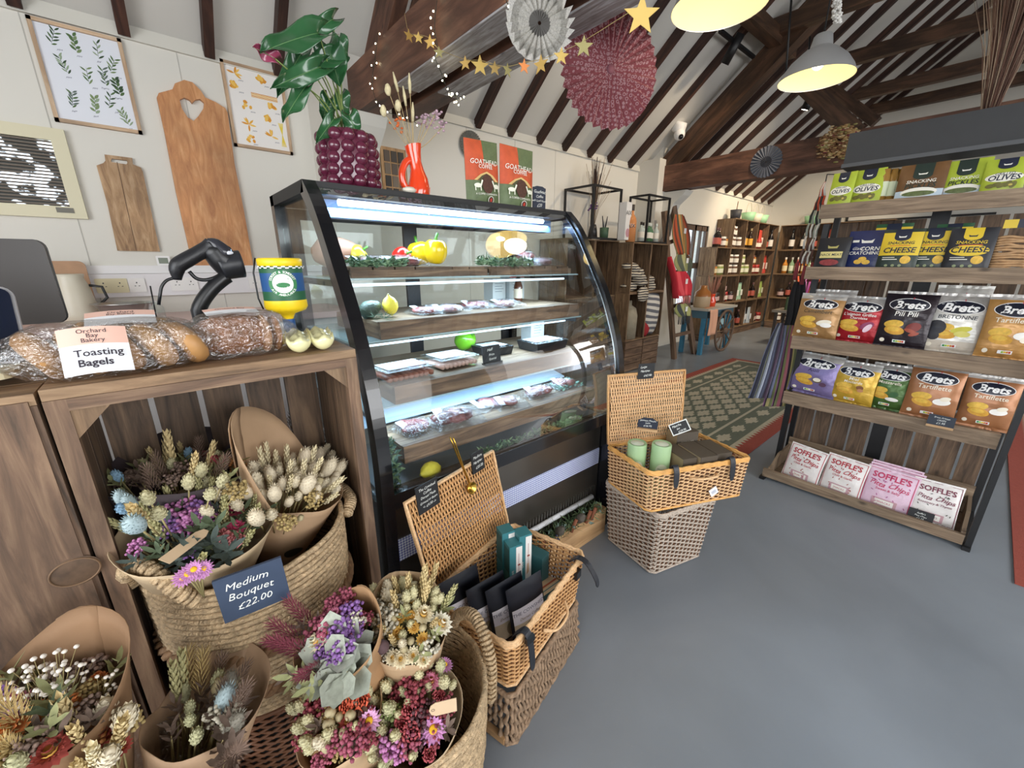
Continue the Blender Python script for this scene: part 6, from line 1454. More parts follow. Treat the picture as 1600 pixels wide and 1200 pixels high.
t, cc, ax = bouquet('tagged bouquet of seed heads and mauve flowers, right of the small basket', None, 0, None, 0, .098, items8([('G', 700, 550, 1.2), ('G', 730, 530, 1.1), ('G', 800, 520, 1.1), ('G', 755, 590, 1.1), ('G', 685, 580, 1.1), ('G', 870, 620, 1.2), ('G', 550, 700, 1.2), ('G', 550, 820, 1.2), ('G', 585, 835, 1.2), ('G', 650, 860, 1.2), ('G', 605, 640, 1.2), ('G', 535, 905, 1.3), ('G', 540, 950), ('Gg', 590, 980, 1.1),
    ('Gg', 625, 745, 1.4), ('Tg', 610, 750, 1.2), ('Sl', 810, 600, 1.3), ('Dm', 875, 500), ('Tr', 700, 640, 1.3), ('Tr', 740, 680, 1.3), ('Tr', 760, 640, 1.2), ('R', 715, 745, 1.3), ('R', 680, 810, 1.3), ('R', 720, 850, 1.4), ('Dm', 820, 830, 1.4), ('Td', 760, 790, 1.2), ('Tl', 610, 900, 1.4), ('Tl', 650, 930, 1.1), ('Tm', 700, 910, 1.2), ('Gg', 850, 540, 1.2)]),
    ['Td', 'G', 'Tr', 'Gg', 'Lb', 'G', 'R'], pm('c0a988', .75, var=.05, vs=8, bump=.3, bs=18, name='kraft_paper_pale'), .03, (-.6, .7, .2), c=c, apex=(SC[0]+.05, SC[1]-.03, c.z-.34), nfill=38, dome=.03)
q = on_plane(692, 1105, cc+ax*.06, ax); tg = thing('gift_tag', 'rounded kraft gift tag hanging at the right of the small basket', 'tag', frame(q, (C0-q).cross(V((0, 0, -1))), (0, 0, 1)))
MB(pm('cdb291', .7, name='tag_card')).prism([(.028, -.018), (.028, .018), (-.014, .018), (-.024, .012), (-.028, 0), (-.024, -.012), (-.014, -.018)][::-1], 0, .0015).obj('card', tg); MB(pm('8b7760', .6)).lathe([(.002, .0016), (.004, .0018)], 10, T(-.02, 0, 0)).obj('eyelet', tg)
c = atz(637, 975, .60)
bouquet('tall cream and yellow grass bouquet at the back of the small basket', None, 0, None, 0, .092, items8([('G', 545, 140, 1.3), ('Gw', 605, 140, 1.3), ('G', 670, 120, 1.1), ('G', 700, 105), ('W', 760, 130, 1.1), ('W', 805, 100, 1.1), ('Gw', 600, 190, 1.3), ('G', 690, 210, 1.2), ('G', 720, 190, 1.2), ('W', 770, 200, 1.1), ('G', 820, 170, 1.1), ('G', 845, 190, 1), ('Wg', 870, 200, 1.1),
    ('Tw', 560, 270, 1.3), ('Tw', 590, 310, 1.4), ('Tw', 570, 340, 1.2), ('Tw', 610, 280, 1.2), ('Sy', 655, 290, .9), ('Sy', 710, 280, .9), ('Sy', 725, 330, .9), ('Sy', 645, 355, 1), ('Sy', 770, 375, 1.0), ('Sc', 770, 270, 1.5), ('Sw', 855, 295, 1.7), ('Pd', 580, 410, 1.4), ('Gw', 670, 400), ('Sc', 660, 455, 1.2), ('Sc', 720, 440, 1.1), ('Tw', 800, 400, 1.1), ('Sc', 770, 450), ('Sc', 620, 450)]),
    ['G', 'Tw', 'Lo', 'W', 'Sc', 'P'], KRAFT, .05, (.3, 1, .1), c=c, apex=(SC[0]+.03, SC[1]+.06, c.z-.40), nfill=40, dome=.04)
c = atz(528, 1000, .65)
t, cc, ax = bouquet('pink and purple bouquet with large sage leaves, leaning from the small basket', None, 0, None, 0, .085, items8([('Tm', 375, 170, 1.2), ('Tm', 330, 210, 1.2), ('Tl' if 0 else 'Tm', 350, 230, 1.1), ('Sl', 350, 290, 1.6), ('Tp', 410, 250, 1.3), ('Tp', 390, 290, 1.3), ('Tw', 440, 290, .9), ('Tm', 300, 300, 1.1), ('Tm', 270, 350, 1.4), ('Sl', 290, 370, 1.3), ('Sc', 250, 400, 1.3), ('Tp', 370, 360, 1.3), ('Tp', 385, 420, 1.3),
    ('Ls', 330, 430, 1.6), ('Ls', 280, 500, 1.5), ('Ls', 380, 530, 1.5), ('Ls', 330, 560, 1.2), ('Ar', 200, 290, 1.2), ('Ar', 150, 370, 1.2), ('Ar', 180, 440, 1.3), ('Ar', 120, 420, 1.1), ('Lb', 190, 340), ('Lo', 160, 550, 1.3), ('Lo', 230, 590, 1.2), ('Lb', 130, 540)]),
    ['Tp', 'Tm', 'Lb', 'Ar', 'Ls'], pm('a8835d', .75, var=.05, vs=8, bump=.3, bs=18, name='kraft_paper_brown'), .04, (1, .2, -.3), c=c, apex=(SC[0]-.04, SC[1]+.06, c.z-.38), nfill=14, dome=.03, fillr=.7)
# bottom-left corner
t = thing('wicker_tub', 'low dark wicker tub holding the bouquets in the bottom left corner', 'basket')
TB = (-.215, .80); m = MB(WICKB); weave(m, lambda u, v: (V((TB[0]+(.15+.02*v)*math.cos(2*PI*u), TB[1]+(.15+.02*v)*math.sin(2*PI*u), .005+.28*v)), V((math.cos(2*PI*u), math.sin(2*PI*u), 0))), 40, 28, .0045, .005, True); m.obj('woven_body', t)
MB(WICKB).lathe([(0, .004), (.155, .004), (.155, .012), (0, .012)], 30, T(TB[0], TB[1], 0)).obj('bottom', t)
def g5(x, y): return (x/3.81, 1020+y/3.81)
def items5(l): return [(k, *g5(x, y), *s) for (k, x, y, *s) in l]
c = aty(52, 1130, .80)
bouquet('autumn bouquet in brown paper with white gypsophila and peach flowers, bottom left corner', None, 0, None, 0, .105, items5([('Y', 270, 210, 1.3), ('Y', 350, 170, 1.2), ('Y', 370, 270, 1.2), ('Y', 190, 370, 1.1), ('Lo', 340, 330, 1.3), ('L', 320, 400, 1.2), ('Lo', 310, 490, 1.2), ('Sl', 110, 320, 1.2), ('Tl', 70, 400), ('So', 40, 520, 1.9), ('Ay', 160, 470, 1.4), ('Ty', 30, 370, 1.1), ('Ty', 60, 620, 1.2),
    ('Tb', 210, 560, 1.2), ('Sr', 290, 580, 1.5), ('W', 20, 230, 1.2), ('Lo', 90, 210, 1.3), ('Tp', 10, 290, 1.1), ('Tp', 30, 460), ('Gg', 130, 660, 1.2), ('Tb', 150, 620)]),
    ['Lo', 'Tb', 'Ty', 'Lb', 'Ay', 'So', 'Y'], pm('8a6a4c', .75, var=.05, vs=8, bump=.3, bs=18, name='brown_paper'), .085, (.7, .8, .4), c=c, apex=(c.x+.02, c.y+.0, c.z-.34), nfill=40, dome=.02)
c = aty(138, 1178, .74)
bouquet('wheat and orange everlasting flowers beside the corner bouquet', None, 0, None, 0, .06, items5([('Gw', 630, 450, 1.7), ('Gw', 720, 470, 1.7), ('Gw', 290, 650, 1.6), ('Gw', 640, 640, 1.5), ('W', 480, 520, 1.4), ('Ty', 450, 600, 1.2), ('To', 570, 520, 1.1), ('Sr', 600, 520, 1.3), ('Sr', 440, 600, 1.2), ('W', 690, 560, 1.3), ('W', 400, 640), ('Wp', 580, 660, 1.2), ('W', 520, 600, 1.2)]),
    ['W', 'Ty', 'Sr', 'G'], c=c, apex=(c.x-.0, c.y+.03, c.z-.30), nfill=12, dome=.02, paper=False)
c = aty(318, 1118, .79)
t, cc, ax = bouquet('grey dried bouquet in brown paper and shiny clear film, below the big basket', None, 0, None, 0, .088, items5([('Wg', 1100, 230, 1.3), ('Wg', 1060, 280, 1.2), ('Ay', 1130, 210, 1.2), ('Ay', 1190, 240, 1.2), ('P', 1290, 270, 1.3), ('Pd' if 0 else 'Bg', 1330, 270, 1.2), ('Gg', 1280, 240, 1.3), ('Bb', 1310, 360, 1.4), ('Tw', 1300, 400, 1.2), ('Tw', 1330, 370, 1.3), ('Bg', 1370, 450, 1.3), ('Lb', 1340, 480, 1.4), ('Ab', 1360, 400, 1.3), ('Lb', 1350, 580, 1.4), ('Ab', 1340, 620, 1.3)]),
    ['Bg', 'Lb', 'Ab', 'Gg'], pm('a98b6e', .7, var=.08, vs=10, bump=.5, bs=14, name='kraft_paper_creased'), .07, (.8, .7, .5), c=c, apex=(c.x-.085, c.y-.04, c.z-.27), nfill=14, dome=.02, fillr=.7)
cone_paper(t, c-V((.03, .03, .02)), V((c.x-.11, c.y-.07, c.z-.29)), .088, FILM, .02, (-.8, -.6, .3), wav=.02, name='clear_film')
# ================================================================== display shelf on the right with crisps and snacks
SX = [2.885, 3.00, 2.935, 2.93, 2.975]  # lip x of tray, row 4, 3, 2, 1
SY0, SY1 = -.215, .735
rows = [(2.885, 0.0, .075), (3.00, .52, .60), (2.935, .895, .975), (2.93, 1.315, 1.385), (2.975, 1.65, 1.725)]
t = thing('display_shelf', 'tall display shelf of weathered boards on a black metal frame, full of snacks', 'shelf unit')
for y in (SY0-.012, SY1-.02):
    lx = 3.12 if y > 0 else 2.89; MB(BLACK).box((lx, y-(.006 if y > 0 else 0), .0), (lx+.035, y+.024, 1.93 if y < 0 else 1.63)).obj('frame_leg', t); MB(BLACK).box((3.36, y, .0), (3.395, y+.03, 1.93)).obj('frame_leg', t)
    MB(BLACK).box((2.87, y, 0.0), (3.40, y+.03, .02)).obj('frame_foot', t)
for k, (x, zb, zt) in enumerate(rows):
    m = MB(W_SHELF); m.box((x, SY0+.02, zb if k else .02), (x+.02, SY1, zt)); m.obj('front_board', t)
    if k:
        m = MB(W_SHELF)
        for i in range(3): m.box((x+.0205+i*.11, SY0+.02, zt-.035), (x+.127+i*.11, SY1-.022, zt-.018))
        m.obj('shelf_boards', t)
        MB(BLACK).box((x+.03, SY0+.02, zt-.06), (x+.05, SY1-.022, zt-.036)).obj('shelf_rail', t)
MB(W_SHELF).box((2.905, SY0+.02, .02), (3.30, SY1-.022, .034)).obj('tray_bottom', t)
for y in (SY0+.02, SY1-.038):
    m = MB(W_SHELF); m.prism([(2.9055, .035), (3.28, .035), (3.28, .14), (3.06, .14), (2.95, .085), (2.9055, .085)], 0, .016, frame((0, y+.016, 0), (1, 0, 0), (0, 0, 1))); m.obj('tray_side', t)
m = MB(W_SHELF); m.box((3.28, SY0+.02, .035), (3.295, SY1-.022, .20)); m.obj('tray_back', t)
for (za, zb) in ((.02, .49), (.60, .90), (.98, 1.31), (1.39, 1.645)):
    m = MB(W_RUSTD); n = 9
    for i in range(n):
        if i == 4: continue
        a = SY0+.02+(SY1-SY0-.045)*i/n; m.box((3.335, a+.006, za), (3.35, a+(SY1-SY0-.045)/n-.006, zb))
    m.obj('back_planks', t)
MB(BLACK).box((3.352, .225, .0), (3.37, .30, 1.9)).obj('centre_post', t)
t = thing('dark_fascia', 'long charcoal boxed fascia board above the display shelf', 'fascia')
MB(pm('2e2f31', .6, var=.05, name='charcoal_paint')).box((3.10, -1.6, 1.945), (3.30, .70, 2.10)).obj('board', t)
MB(pm('47494c', .5, name='grey_edge')).box((3.085, -1.6, 1.925), (3.30, .705, 1.9445)).obj('edge_strip', t)
for y in (.2, -.9): MB(BLACK).tube([(3.2, y, 2.1), (3.2, y, roofz(y)-.03)], .003, 5).obj('hanging_wire', t)

def row_frame(x, y, z, yaw=0, lean=.18):
    n = V((-math.cos(yaw), math.sin(yaw), 0)); xx = V((0, 0, 1)).cross(n); return frame((x, y, z), xx, V((0, 0, 1))-n*lean)
def pillow(name, label, M, w_, h_, d_, bands, art, cat='snack bag', grp=None, seal=None, sd=0, wr=.004):
    t = thing(name, label, cat, M, grp); m = MB()
    def hf(x, y):
        v = min(max(y/h_, 0), 1); u = min(abs(2*x/w_), 1); e = max(0, math.sin(PI*min(1, max(0, (v-.05)/.89))))
        return d_/2*(1-u**2.6)**.55*e**.55 + wr*NZ.noise(V((x*28+sd, y*28, sd)))*(1-u*.4) + wr*.9*math.sin(x*130+sd)*(1-e)**3*(1-u)
    def wd(v): return 1-.045*math.sin(PI*v)
    nv = 24
    for j in range(nv):
        v0, v1 = j/nv, (j+1)/nv; mt = [b for a, b in bands if v0+.001 >= a][-1]; m.use(mt)
        for s_ in (1, -1):
            k = 20; vs = []
            for v in (v0, v1):
                for i in range(k+1): x = (i/k-.5)*w_*wd(v); vs.append((x, v*h_, s_*hf(x, v*h_)))
            fs = [(i, i+1, k+2+i, k+1+i) for i in range(k)]
            m.add(vs, fs if s_ > 0 else [f[::-1] for f in fs], True)
    m.obj('bag', t); p = MB(); p.hf = hf; art(p, w_, h_); p.lay = 0; p.obj('printed_front', t); return t
def foil(h, r=.32): return pm(h, r, .25, var=.12, vs=22, bump=.35, bs=26, name='printed_foil')
SILV = foil('bdb9b4', .25); NAVY = pm('15182a', .4, name='logo_navy'); CHIP = pm('e0b548', .6, var=.15, vs=60, name='crisp_print'); CHIP2 = pm('d6a03a', .6, var=.15, vs=60, name='crisp_print2'); CREAMP = pm('efe6d2', .6, name='cream_print')
def crisp_art(title, extra, tcol=CREAMP, title2=None, tsz=.13):
    def f(p, w, h):
        p.pe(0, h*.765, w*.385, h*.115, WHITE, 28); p.pe(0, h*.765, w*.37, h*.105, NAVY, 28)
        p.pt('Brets', 0, h*.755, w*.26, WHITE, .25, .03); p.pt("'", w*.05, h*.84, w*.2, pm('c42b3a', .5))
        p.pt(title, 0, h*.60, w*tsz, tcol, .1, .01)
        if title2: p.pt(title2, 0, h*.525, w*tsz*.8, tcol, .1, .01)
        p.pe(-w*.18, h*.42, w*.19, h*.07, CHIP, 18, .1); p.pe(-w*.14, h*.31, w*.20, h*.075, CHIP2, 18, -.15); p.pe(-w*.16, h*.33, w*.13, h*.04, CHIP, 16, -.1)
        for (u, v, a, b, mt, r) in extra: p.pe(u*w, v*h, a*w, b*h, mt, 16, r)
        p.pe(-w*.33, h*.13, w*.05, h*.035, CREAMP, 14); p.pr(-w*.12, h*.10, w*.12, h*.15, WHITE, 3)
        for i, c in enumerate(('2c8a4a', '9ac23c', 'e8c83a', 'e08a32', 'c43a2c')): p.pr(-w*.10+i*w*.04, h*.11, -w*.065+i*w*.04, h*.14, pm(c, .5, name='score_bar'), 1)
    return f
def put(row, pxL, pxR, pyT, pyB, yaw=0, lean=.16, dx=.055):
    x, zb, zt = rows[row]; X = x+.02+dx; z = (zt-.018) if row else .034
    a, b = atx(pxL, (pyT+pyB)/2, X), atx(pxR, (pyT+pyB)/2, X); y = (a.y+b.y)/2; w_ = abs(a.y-b.y)
    top = atx((pxL+pxR)/2, pyT, X+.03).z
    return row_frame(X, y, z+.002, yaw, lean), w_, max(.05, (top-z))*1.02
BR = pm('b9825a', .5); WP = pm('f2efe8', .5, name='white_print'); YP = pm('dfc030', .5, name='yellow_print')
C_TAN, C_RED, C_BLK, C_WHT, C_ORG, C_PUR, C_YEL, C_GRN = (foil(h) for h in ('a98152', 'a8232c', '2a2228', 'd5d2cb', 'b98a4e', '8174a2', 'c9a23a', '4c6b35'))
crisps = [
 (2, 1238, 1318, 460, 530, .15, [(0, C_TAN), (.87, SILV)], crisp_art('Camembert', [(.2, .37, .16, .06, CREAMP, .2), (.25, .32, .12, .05, WP, 0)], pm('5a4a35', .5)), 'tan bag of camembert crisps, leftmost on the third shelf'),
 (2, 1300, 1388, 464, 534, .1, [(0, C_RED), (.72, SILV)], crisp_art('L\'oignon Grillee', [(.2, .38, .14, .07, pm('8c2f5a', .5), .5), (.22, .33, .12, .05, pm('e7c9d8', .5), 1)], WP, 'Charolaise', .10), 'red and silver crisp bag between the tan and black ones'),
 (2, 1370, 1462, 457, 540, .05, [(0, C_BLK), (.93, SILV)], crisp_art('Pili Pili', [(.2, .38, .15, .08, pm('7d2d26', .5), .6), (.16, .32, .12, .03, pm('a04a35', .5), -.3), (.24, .27, .1, .03, pm('a04a35', .5), .4)], WP, None, .17), 'black crisp bag with reddish peppers printed, on the third shelf'),
 (2, 1440, 1550, 460, 552, -.02, [(0, pm('c9bfb0', .4, var=.15, vs=20)), (.2, C_WHT), (.75, SILV)], crisp_art('BRETONNE', [(-.28, .42, .16, .12, pm('2a2a30', .5), .5), (-.3, .28, .1, .08, pm('2a2a30', .5), .9), (.12, .40, .17, .05, pm('c9c23c', .5), .3), (.15, .33, .13, .05, pm('d8d06a', .5), 0)], pm('3a4048', .5), None, .12), 'silver and white crisp bag with dark shapes on the third shelf'),
 (2, 1530, 1640, 462, 560, -.08, [(0, C_ORG), (.9, SILV)], crisp_art('Tartiflette', [(.2, .38, .16, .06, WP, .1), (.28, .33, .12, .05, CREAMP, .3)], CREAMP, None, .16), 'golden brown crisp bag at the right end of the third shelf'),
 (1, 1228, 1316, 553, 626, .2, [(0, C_PUR), (.8, SILV)], crisp_art('Aioli', [(.12, .38, .1, .06, pm('6a5a3c', .5), 0), (.12, .39, .08, .045, CREAMP, 0), (.25, .3, .07, .05, pm('5a3c55', .5), 0)], pm('3c2a55', .5), None, .12), 'lilac crisp bag at the left end of the fourth shelf'),
 (1, 1294, 1374, 566, 640, .12, [(0, C_YEL), (.82, SILV)], crisp_art('Miel', [(.18, .42, .08, .05, pm('7a4a22', .5), 0), (.2, .36, .07, .04, BR, 0)], CREAMP, 'Moutarde', .13), 'mustard yellow crisp bag on the fourth shelf'),
 (1, 1350, 1430, 570, 645, .1, [(0, C_GRN), (.86, SILV)], crisp_art('Mozzarella', [(.16, .36, .1, .06, pm('2a5a2a', .5), .5), (.14, .25, .15, .04, WP, 0)], CREAMP, None, .12), 'green crisp bag on the fourth shelf between yellow and brown'),
 (1, 1410, 1508, 572, 658, .0, [(0, pm('a36e48', .35, .2, var=.1)), (.9, SILV)], crisp_art('Tartiflette', [(.2, .36, .16, .06, WP, .1), (.25, .42, .1, .04, CREAMP, .3)], CREAMP, None, .15), 'orange-brown crisp bag beside the green one on the fourth shelf'),
 (1, 1494, 1596, 588, 684, -.05, [(0, pm('a36e48', .35, .2, var=.1)), (.9, SILV)], crisp_art('Tartiflette', [(.2, .36, .16, .06, WP, .1), (.25, .42, .1, .04, CREAMP, .3)], CREAMP, None, .15), 'orange-brown crisp bag at the right end of the fourth shelf')]
for i, (rw, a, b, tp, bt, yaw, bands, art, lab) in enumerate(crisps):
    M_, w_, h_ = put(rw, a, b, tp, bt, yaw, .16, .05+.03*(i % 2)); pillow('crisp_bag', lab, M_, w_*.93, h_, .07, bands, art, 'crisp bag', sd=i*3.3)
M_, w_, h_ = put(2, 1250, 1345, 450, 500, .0, .12, .16); pillow('crisp_bag', 'silver-topped crisp bag behind the leftmost tan one', M_, w_*.8, h_*.95, .06, [(0, C_TAN), (.7, SILV)], crisp_art('Camembert', []), 'crisp bag', sd=40)
M_, w_, h_ = put(2, 1450, 1556, 448, 500, .0, .12, .17); pillow('crisp_bag', 'silver crisp bag behind the silver and white one', M_, w_*.85, h_, .06, [(0, C_WHT)], crisp_art('BRETONNE', []), 'crisp bag', sd=44)
M_, w_, h_ = put(1, 1500, 1590, 572, 650, .0, .12, .17); pillow('crisp_bag', 'crisp bag behind the rightmost orange-brown one', M_, w_*.8, h_, .06, [(0, SILV)], crisp_art('Tartiflette', []), 'crisp bag', sd=47)
# pitta chips in the floor tray
def soffle(col, pat, pcol):
    C_ = pm(col, .5, name='pitta_red'); F_ = pm(pcol, .5, name='pitta_pattern')
    def f(p, w, h):
        for (x0, y0, x1, y1) in ((-.46, .03, .46, .04), (-.46, .95, .46, .96), (-.46, .03, -.445, .96), (.445, .03, .46, .96)): p.pr(w*x0, h*y0, w*x1, h*y1, C_, 6)
        p.pt("SOFFLE'S", 0, h*.80, w*.20, C_, 0, .03, 0, .95); p.pt('Pitta Chips', 0, h*.60, w*.17, C_, .25, .012, wob=.1); p.pt(pat, 0, h*.48, w*.085, C_, .1, .01)
        for i in range(16): p.pe(R_.uniform(-.38, .38)*w, R_.choice((R_.uniform(.1, .44), R_.uniform(.66, .7)))*h, w*.03, h*.010, F_, 8, R_.uniform(0, 3), 1); p.lay -= 1
        p.pr(-w*.24, h*.07, w*.24, h*.26, pm('d9a49c' if 'a' in col[:1] else 'c9a0a8', .5, name='house_print'), 4); p.pr(-w*.18, h*.10, w*.18, h*.23, WP, 4); p.pt('SNACKS', 0, h*.165, w*.07, C_)
    return f
WB = pm('e9e4e1', .4, var=.04, vs=15, bump=.3, bs=30, name='white_bag'); PB = pm('e2c3d6', .4, var=.04, vs=15, bump=.3, bs=30, name='pink_bag')
for i, (a, b, tp, bt, yaw, dx, mt, art, lab) in enumerate((
    (1220, 1292, 681, 752, .25, .05, WB, soffle('b02a38', 'Chilli & Garlic', 'a04a40'), 'white pitta chip bag with red lettering, leftmost in the floor tray'),
    (1279, 1358, 703, 772, .15, .05, WB, soffle('b02a38', 'Chilli & Garlic', 'a04a40'), 'second white pitta chip bag with red lettering in the floor tray'),
    (1355, 1450, 700, 770, .0, .15, PB, soffle('a03068', 'Sweet & Salty', 'b05a90'), 'lilac-pink pitta chip bag at the back of the stack in the floor tray'),
    (1350, 1452, 712, 780, .0, .105, PB, soffle('b03068', 'Sweet & Salty', 'b05a90'), 'pink pitta chip bag in the middle of the stack in the tray'),
    (1342, 1440, 718, 798, .08, .05, PB, soffle('c03060', 'Sweet & Salty', 'b05a90'), 'front pink pitta chip bag in the floor tray'),
    (1424, 1520, 722, 800, -.1, .07, WB, soffle('7a3448', 'Rosemary & Thyme', '5a5a52'), 'white pitta chip bag with dark flecks, rightmost in the floor tray'))):
    M_, w_, h_ = put(0, a, b, tp, bt, yaw, .28, dx); pillow('pitta_chip_bag', lab, M_, w_*.93, min(h_, .235), .04, [(0, mt)], art, 'snack bag', sd=60+i*2.2, wr=.0025)
x = 2.99; q = atx(1474, 648, x-.005)
board('price_sign', 'blue-black chalk sign on the fourth shelf between the two right crisp bags', frame((x-.008, q.y, .615), (0, -1, 0), (.2, 0, 1)), .10, .055, [('Brets Artisan', 0, .26, .2), ('CRISPS', 0, .0, .2), ('£1.95', .0, -.27, .26)], pm('232c3a', .6, name='navy_slate2'), .004, base=W_PINE)
q = atx(1442, 795, 2.93)
board('price_sign', 'dark chalk sign standing in the floor tray in front of the pitta chips', frame((2.925, q.y, .085), (0, -1, 0), (.2, 0, 1)), .10, .06, [("Soffle's", 0, .22, .2), ('Pitta Chips', 0, -.02, .18), ('£2.25', 0, -.27, .22)], pm('1b1c20', .6, name='black_slate2'), .004)
# snack pouches
def snack(label, M, w, h, base, art, cat='snack pouch', d=.035): return pouchbag('snack_pouch', label, M, w, h, d, base, art, cat)
LIME = pm('a9ba38', .4, var=.06, vs=30, name='lime_foil'); DKG = pm('26342e', .4, name='dark_green_foil'); DNAVY = pm('1f2a5a', .4, var=.08, vs=25, bump=.3, bs=24, name='navy_foil'); BKF = pm('23242a', .4, var=.08, vs=25, name='black_foil')
INK2 = pm('1a2238', .5, name='dark_print'); OL = pm('6d6a34', .5, var=.2, vs=80, name='olive_print'); WPR = pm('eceadf', .5, name='pale_print')
def olives(p, w, h):
    p.pr(-w*.22, h*.80, w*.22, h*.999, INK2, 4); p.pe(0, h*.80, w*.22, h*.10, INK2, 20); p.pp([(-w*.08, h*.80), (w*.08, h*.80), (w*.10, h*.85), (w*.05, h*.83), (-w*.05, h*.83), (-w*.10, h*.85)], WPR)
    p.pe(0, h*.47, w*.44, h*.13, WPR, 20); p.pt('GRILLED', 0, h*.56, w*.12, INK2, .15, .01); p.pt('OLIVES', 0, h*.45, w*.24, INK2, .15, .02)
    for k in range(5): p.pe((k-2)*w*.13, h*(.24+.03*(k % 2)), w*.12, h*.06, OL, 12, .3*k); 
    p.pe(w*.2, h*.24, w*.05, h*.03, pm('c9b45a', .5), 10)
def cheese(top, low):
    def f(p, w, h):
        p.pr(-w*.49, h*.36, w*.49, h*.92, top, 8) if top else None
        p.pr(-w*.2, h*.80, w*.2, h*.999, (INK2 if top else YP), 4); p.pe(0, h*.80, w*.2, h*.09, (INK2 if top else YP), 18); p.pp([(-w*.08, h*.79), (w*.08, h*.79), (w*.10, h*.84), (w*.05, h*.82), (-w*.05, h*.82), (-w*.10, h*.84)], WPR if top else INK2)
        p.pt('SNACKING', 0, h*.66, w*.13, INK2 if top else YP, .1, .012)
        if not top: p.pe(0, h*.47, w*.42, h*.13, YP, 20)
        p.pr(-w*.25, h*.59, w*.25, h*.605, pm('d9642f', .5), 3); p.pt('CHEESE', 0, h*.48, w*.235, INK2, .15, .02)
        p.pe(w*.22, h*.25, w*.13, h*.10, pm('e0b64a', .6, var=.2, vs=60), 16); p.pr(-w*.36, h*.25, w*.02, h*.27, WPR, 2); p.pr(-w*.36, h*.30, -w*.05, h*.315, WPR, 2)
        for i in range(3): p.pe(-w*.22+i*w*.17, h*.11, w*.045, h*.032, pm('8f9a72', .5), 10)
    return f
def corn(p, w, h):
    p.pp([(-w*.13, h*.68), (w*.13, h*.68), (w*.16, h*.78), (w*.08, h*.74), (-w*.08, h*.74), (-w*.16, h*.78)], WPR); p.pt('Giant', -w*.2, h*.54, w*.12, WPR, .4); p.pt('CORN', w*.1, h*.53, w*.16, WPR, .1, .015); p.pt('SCRATCHINGS', 0, h*.42, w*.13, WPR, .1, .015)
    for (u, v) in ((-.1, .2), (.1, .19), (0, .27)): p.pe(u*w, v*h, w*.10, h*.06, CHIP, 14)
    p.pr(-w*.36, h*.70, -w*.2, h*.76, WPR, 2)
def choc(p, w, h):
    p.pp([(-w*.14, h*.66), (w*.14, h*.66), (w*.17, h*.76), (w*.08, h*.72), (-w*.08, h*.72), (-w*.17, h*.76)], pm('b9b06a', .5)); p.pr(-w*.34, h*.36, w*.34, h*.56, pm('ddd08a', .6), 6); p.pt('SNACK MEATS', 0, h*.46, w*.115, INK2, 0, .01); p.pe(0, h*.22, w*.3, h*.10, pm('8f3a3c', .5, var=.3, vs=60), 18)
def pick(p, w, h):
    p.pr(-w*.2, h*.66, w*.2, h*.999, DKG, 4); p.pe(0, h*.68, w*.2, h*.10, DKG, 18); p.pp([(-w*.08, h*.70), (w*.08, h*.70), (w*.10, h*.75), (w*.05, h*.73), (-w*.05, h*.73), (-w*.10, h*.75)], WPR)
    p.pr(-w*.49, .005, w*.49, h*.30, pm('b9cbd9', .4, name='pale_blue_print'), 8); p.pt('SNACKING', 0, h*.52, w*.12, WPR, .1, .012); p.pt('PICKLES', 0, h*.40, w*.18, DKG, .1, .02); p.pe(0, h*.24, w*.38, h*.12, WPR, 18); p.pe(0, h*.20, w*.34, h*.07, pm('5d6a3c', .5, var=.3, vs=60), 18)
for (rw, a, b, tp, bt, yaw, dx, base, art, lab) in (
    (4, 1294, 1334, 272, 322, .12, .05, LIME, olives, 'lime pouch of grilled olives, leftmost on the top shelf'),
    (4, 1328, 1380, 267, 322, .08, .075, LIME, olives, 'lime pouch of grilled olives, second from the left on the top shelf'),
    (4, 1400, 1480, 258, 312, .0, .06, pm('6a4a2a', .4, var=.2, vs=20, name='brown_film'), pick, 'brown and clear pickle pouch in the middle of the top shelf'),
    (4, 1468, 1546, 252, 310, .0, .085, LIME, pick, 'green pickles pouch with a pale blue band on the top shelf'),
    (4, 1534, 1606, 250, 302, .0, .05, LIME, olives, 'lime olive pouch at the right end of the top shelf'),
    (3, 1272, 1328, 373, 416, .15, .05, BKF, choc, 'dark snack pouch with a cream band, leftmost on the second shelf'),
    (3, 1318, 1388, 362, 418, .1, .08, DNAVY, corn, 'navy blue corn snack pouch on the second shelf'),
    (3, 1372, 1440, 360, 418, .05, .045, DKG, cheese(YP, DKG), 'left of the two yellow and green cheese snack pouches'),
    (3, 1422, 1492, 358, 418, .02, .08, DKG, cheese(YP, DKG), 'right of the two yellow and green cheese snack pouches'),
    (3, 1476, 1556, 358, 420, -.02, .05, BKF, cheese(None, BKF), 'black cheese snack pouch with a yellow badge on the second shelf')):
    M_, w_, h_ = put(rw, a, b, tp, bt, yaw, .12, dx); snack(lab, M_, w_*.94, h_, base, art)
for k, (a, c) in enumerate(((1352, LIME), (1446, DKG))):
    M_, w_, h_ = put(3, a+6, a+70, 350, 416, 0, .12, .15); snack('cheese snack pouch standing behind the '+('left' if k == 0 else 'right')+' yellow one', M_, w_*.9, h_*.98, pm('2f5a3a', .4, name='green_foil'), cheese(YP, DKG))
M_, w_, h_ = put(3, 1552, 1616, 345, 420, 0, .05, .085)
t = thing('twig_snack_pack', 'clear pack of pale brown bread twists at the right end of the second shelf', 'snack pack', M_); m = MB(pm('b9946c', .7, var=.2, vs=40, name='twist_biscuit'))
for i in range(13): z = .012+i*.0115; m.tube(smooth([(-w_*.45, z, .01), (-w_*.15, z+R_.uniform(-.006, .006), .018), (w_*.15, z+R_.uniform(-.006, .006), .012), (w_*.45, z, .01)], 3), .006, 6)
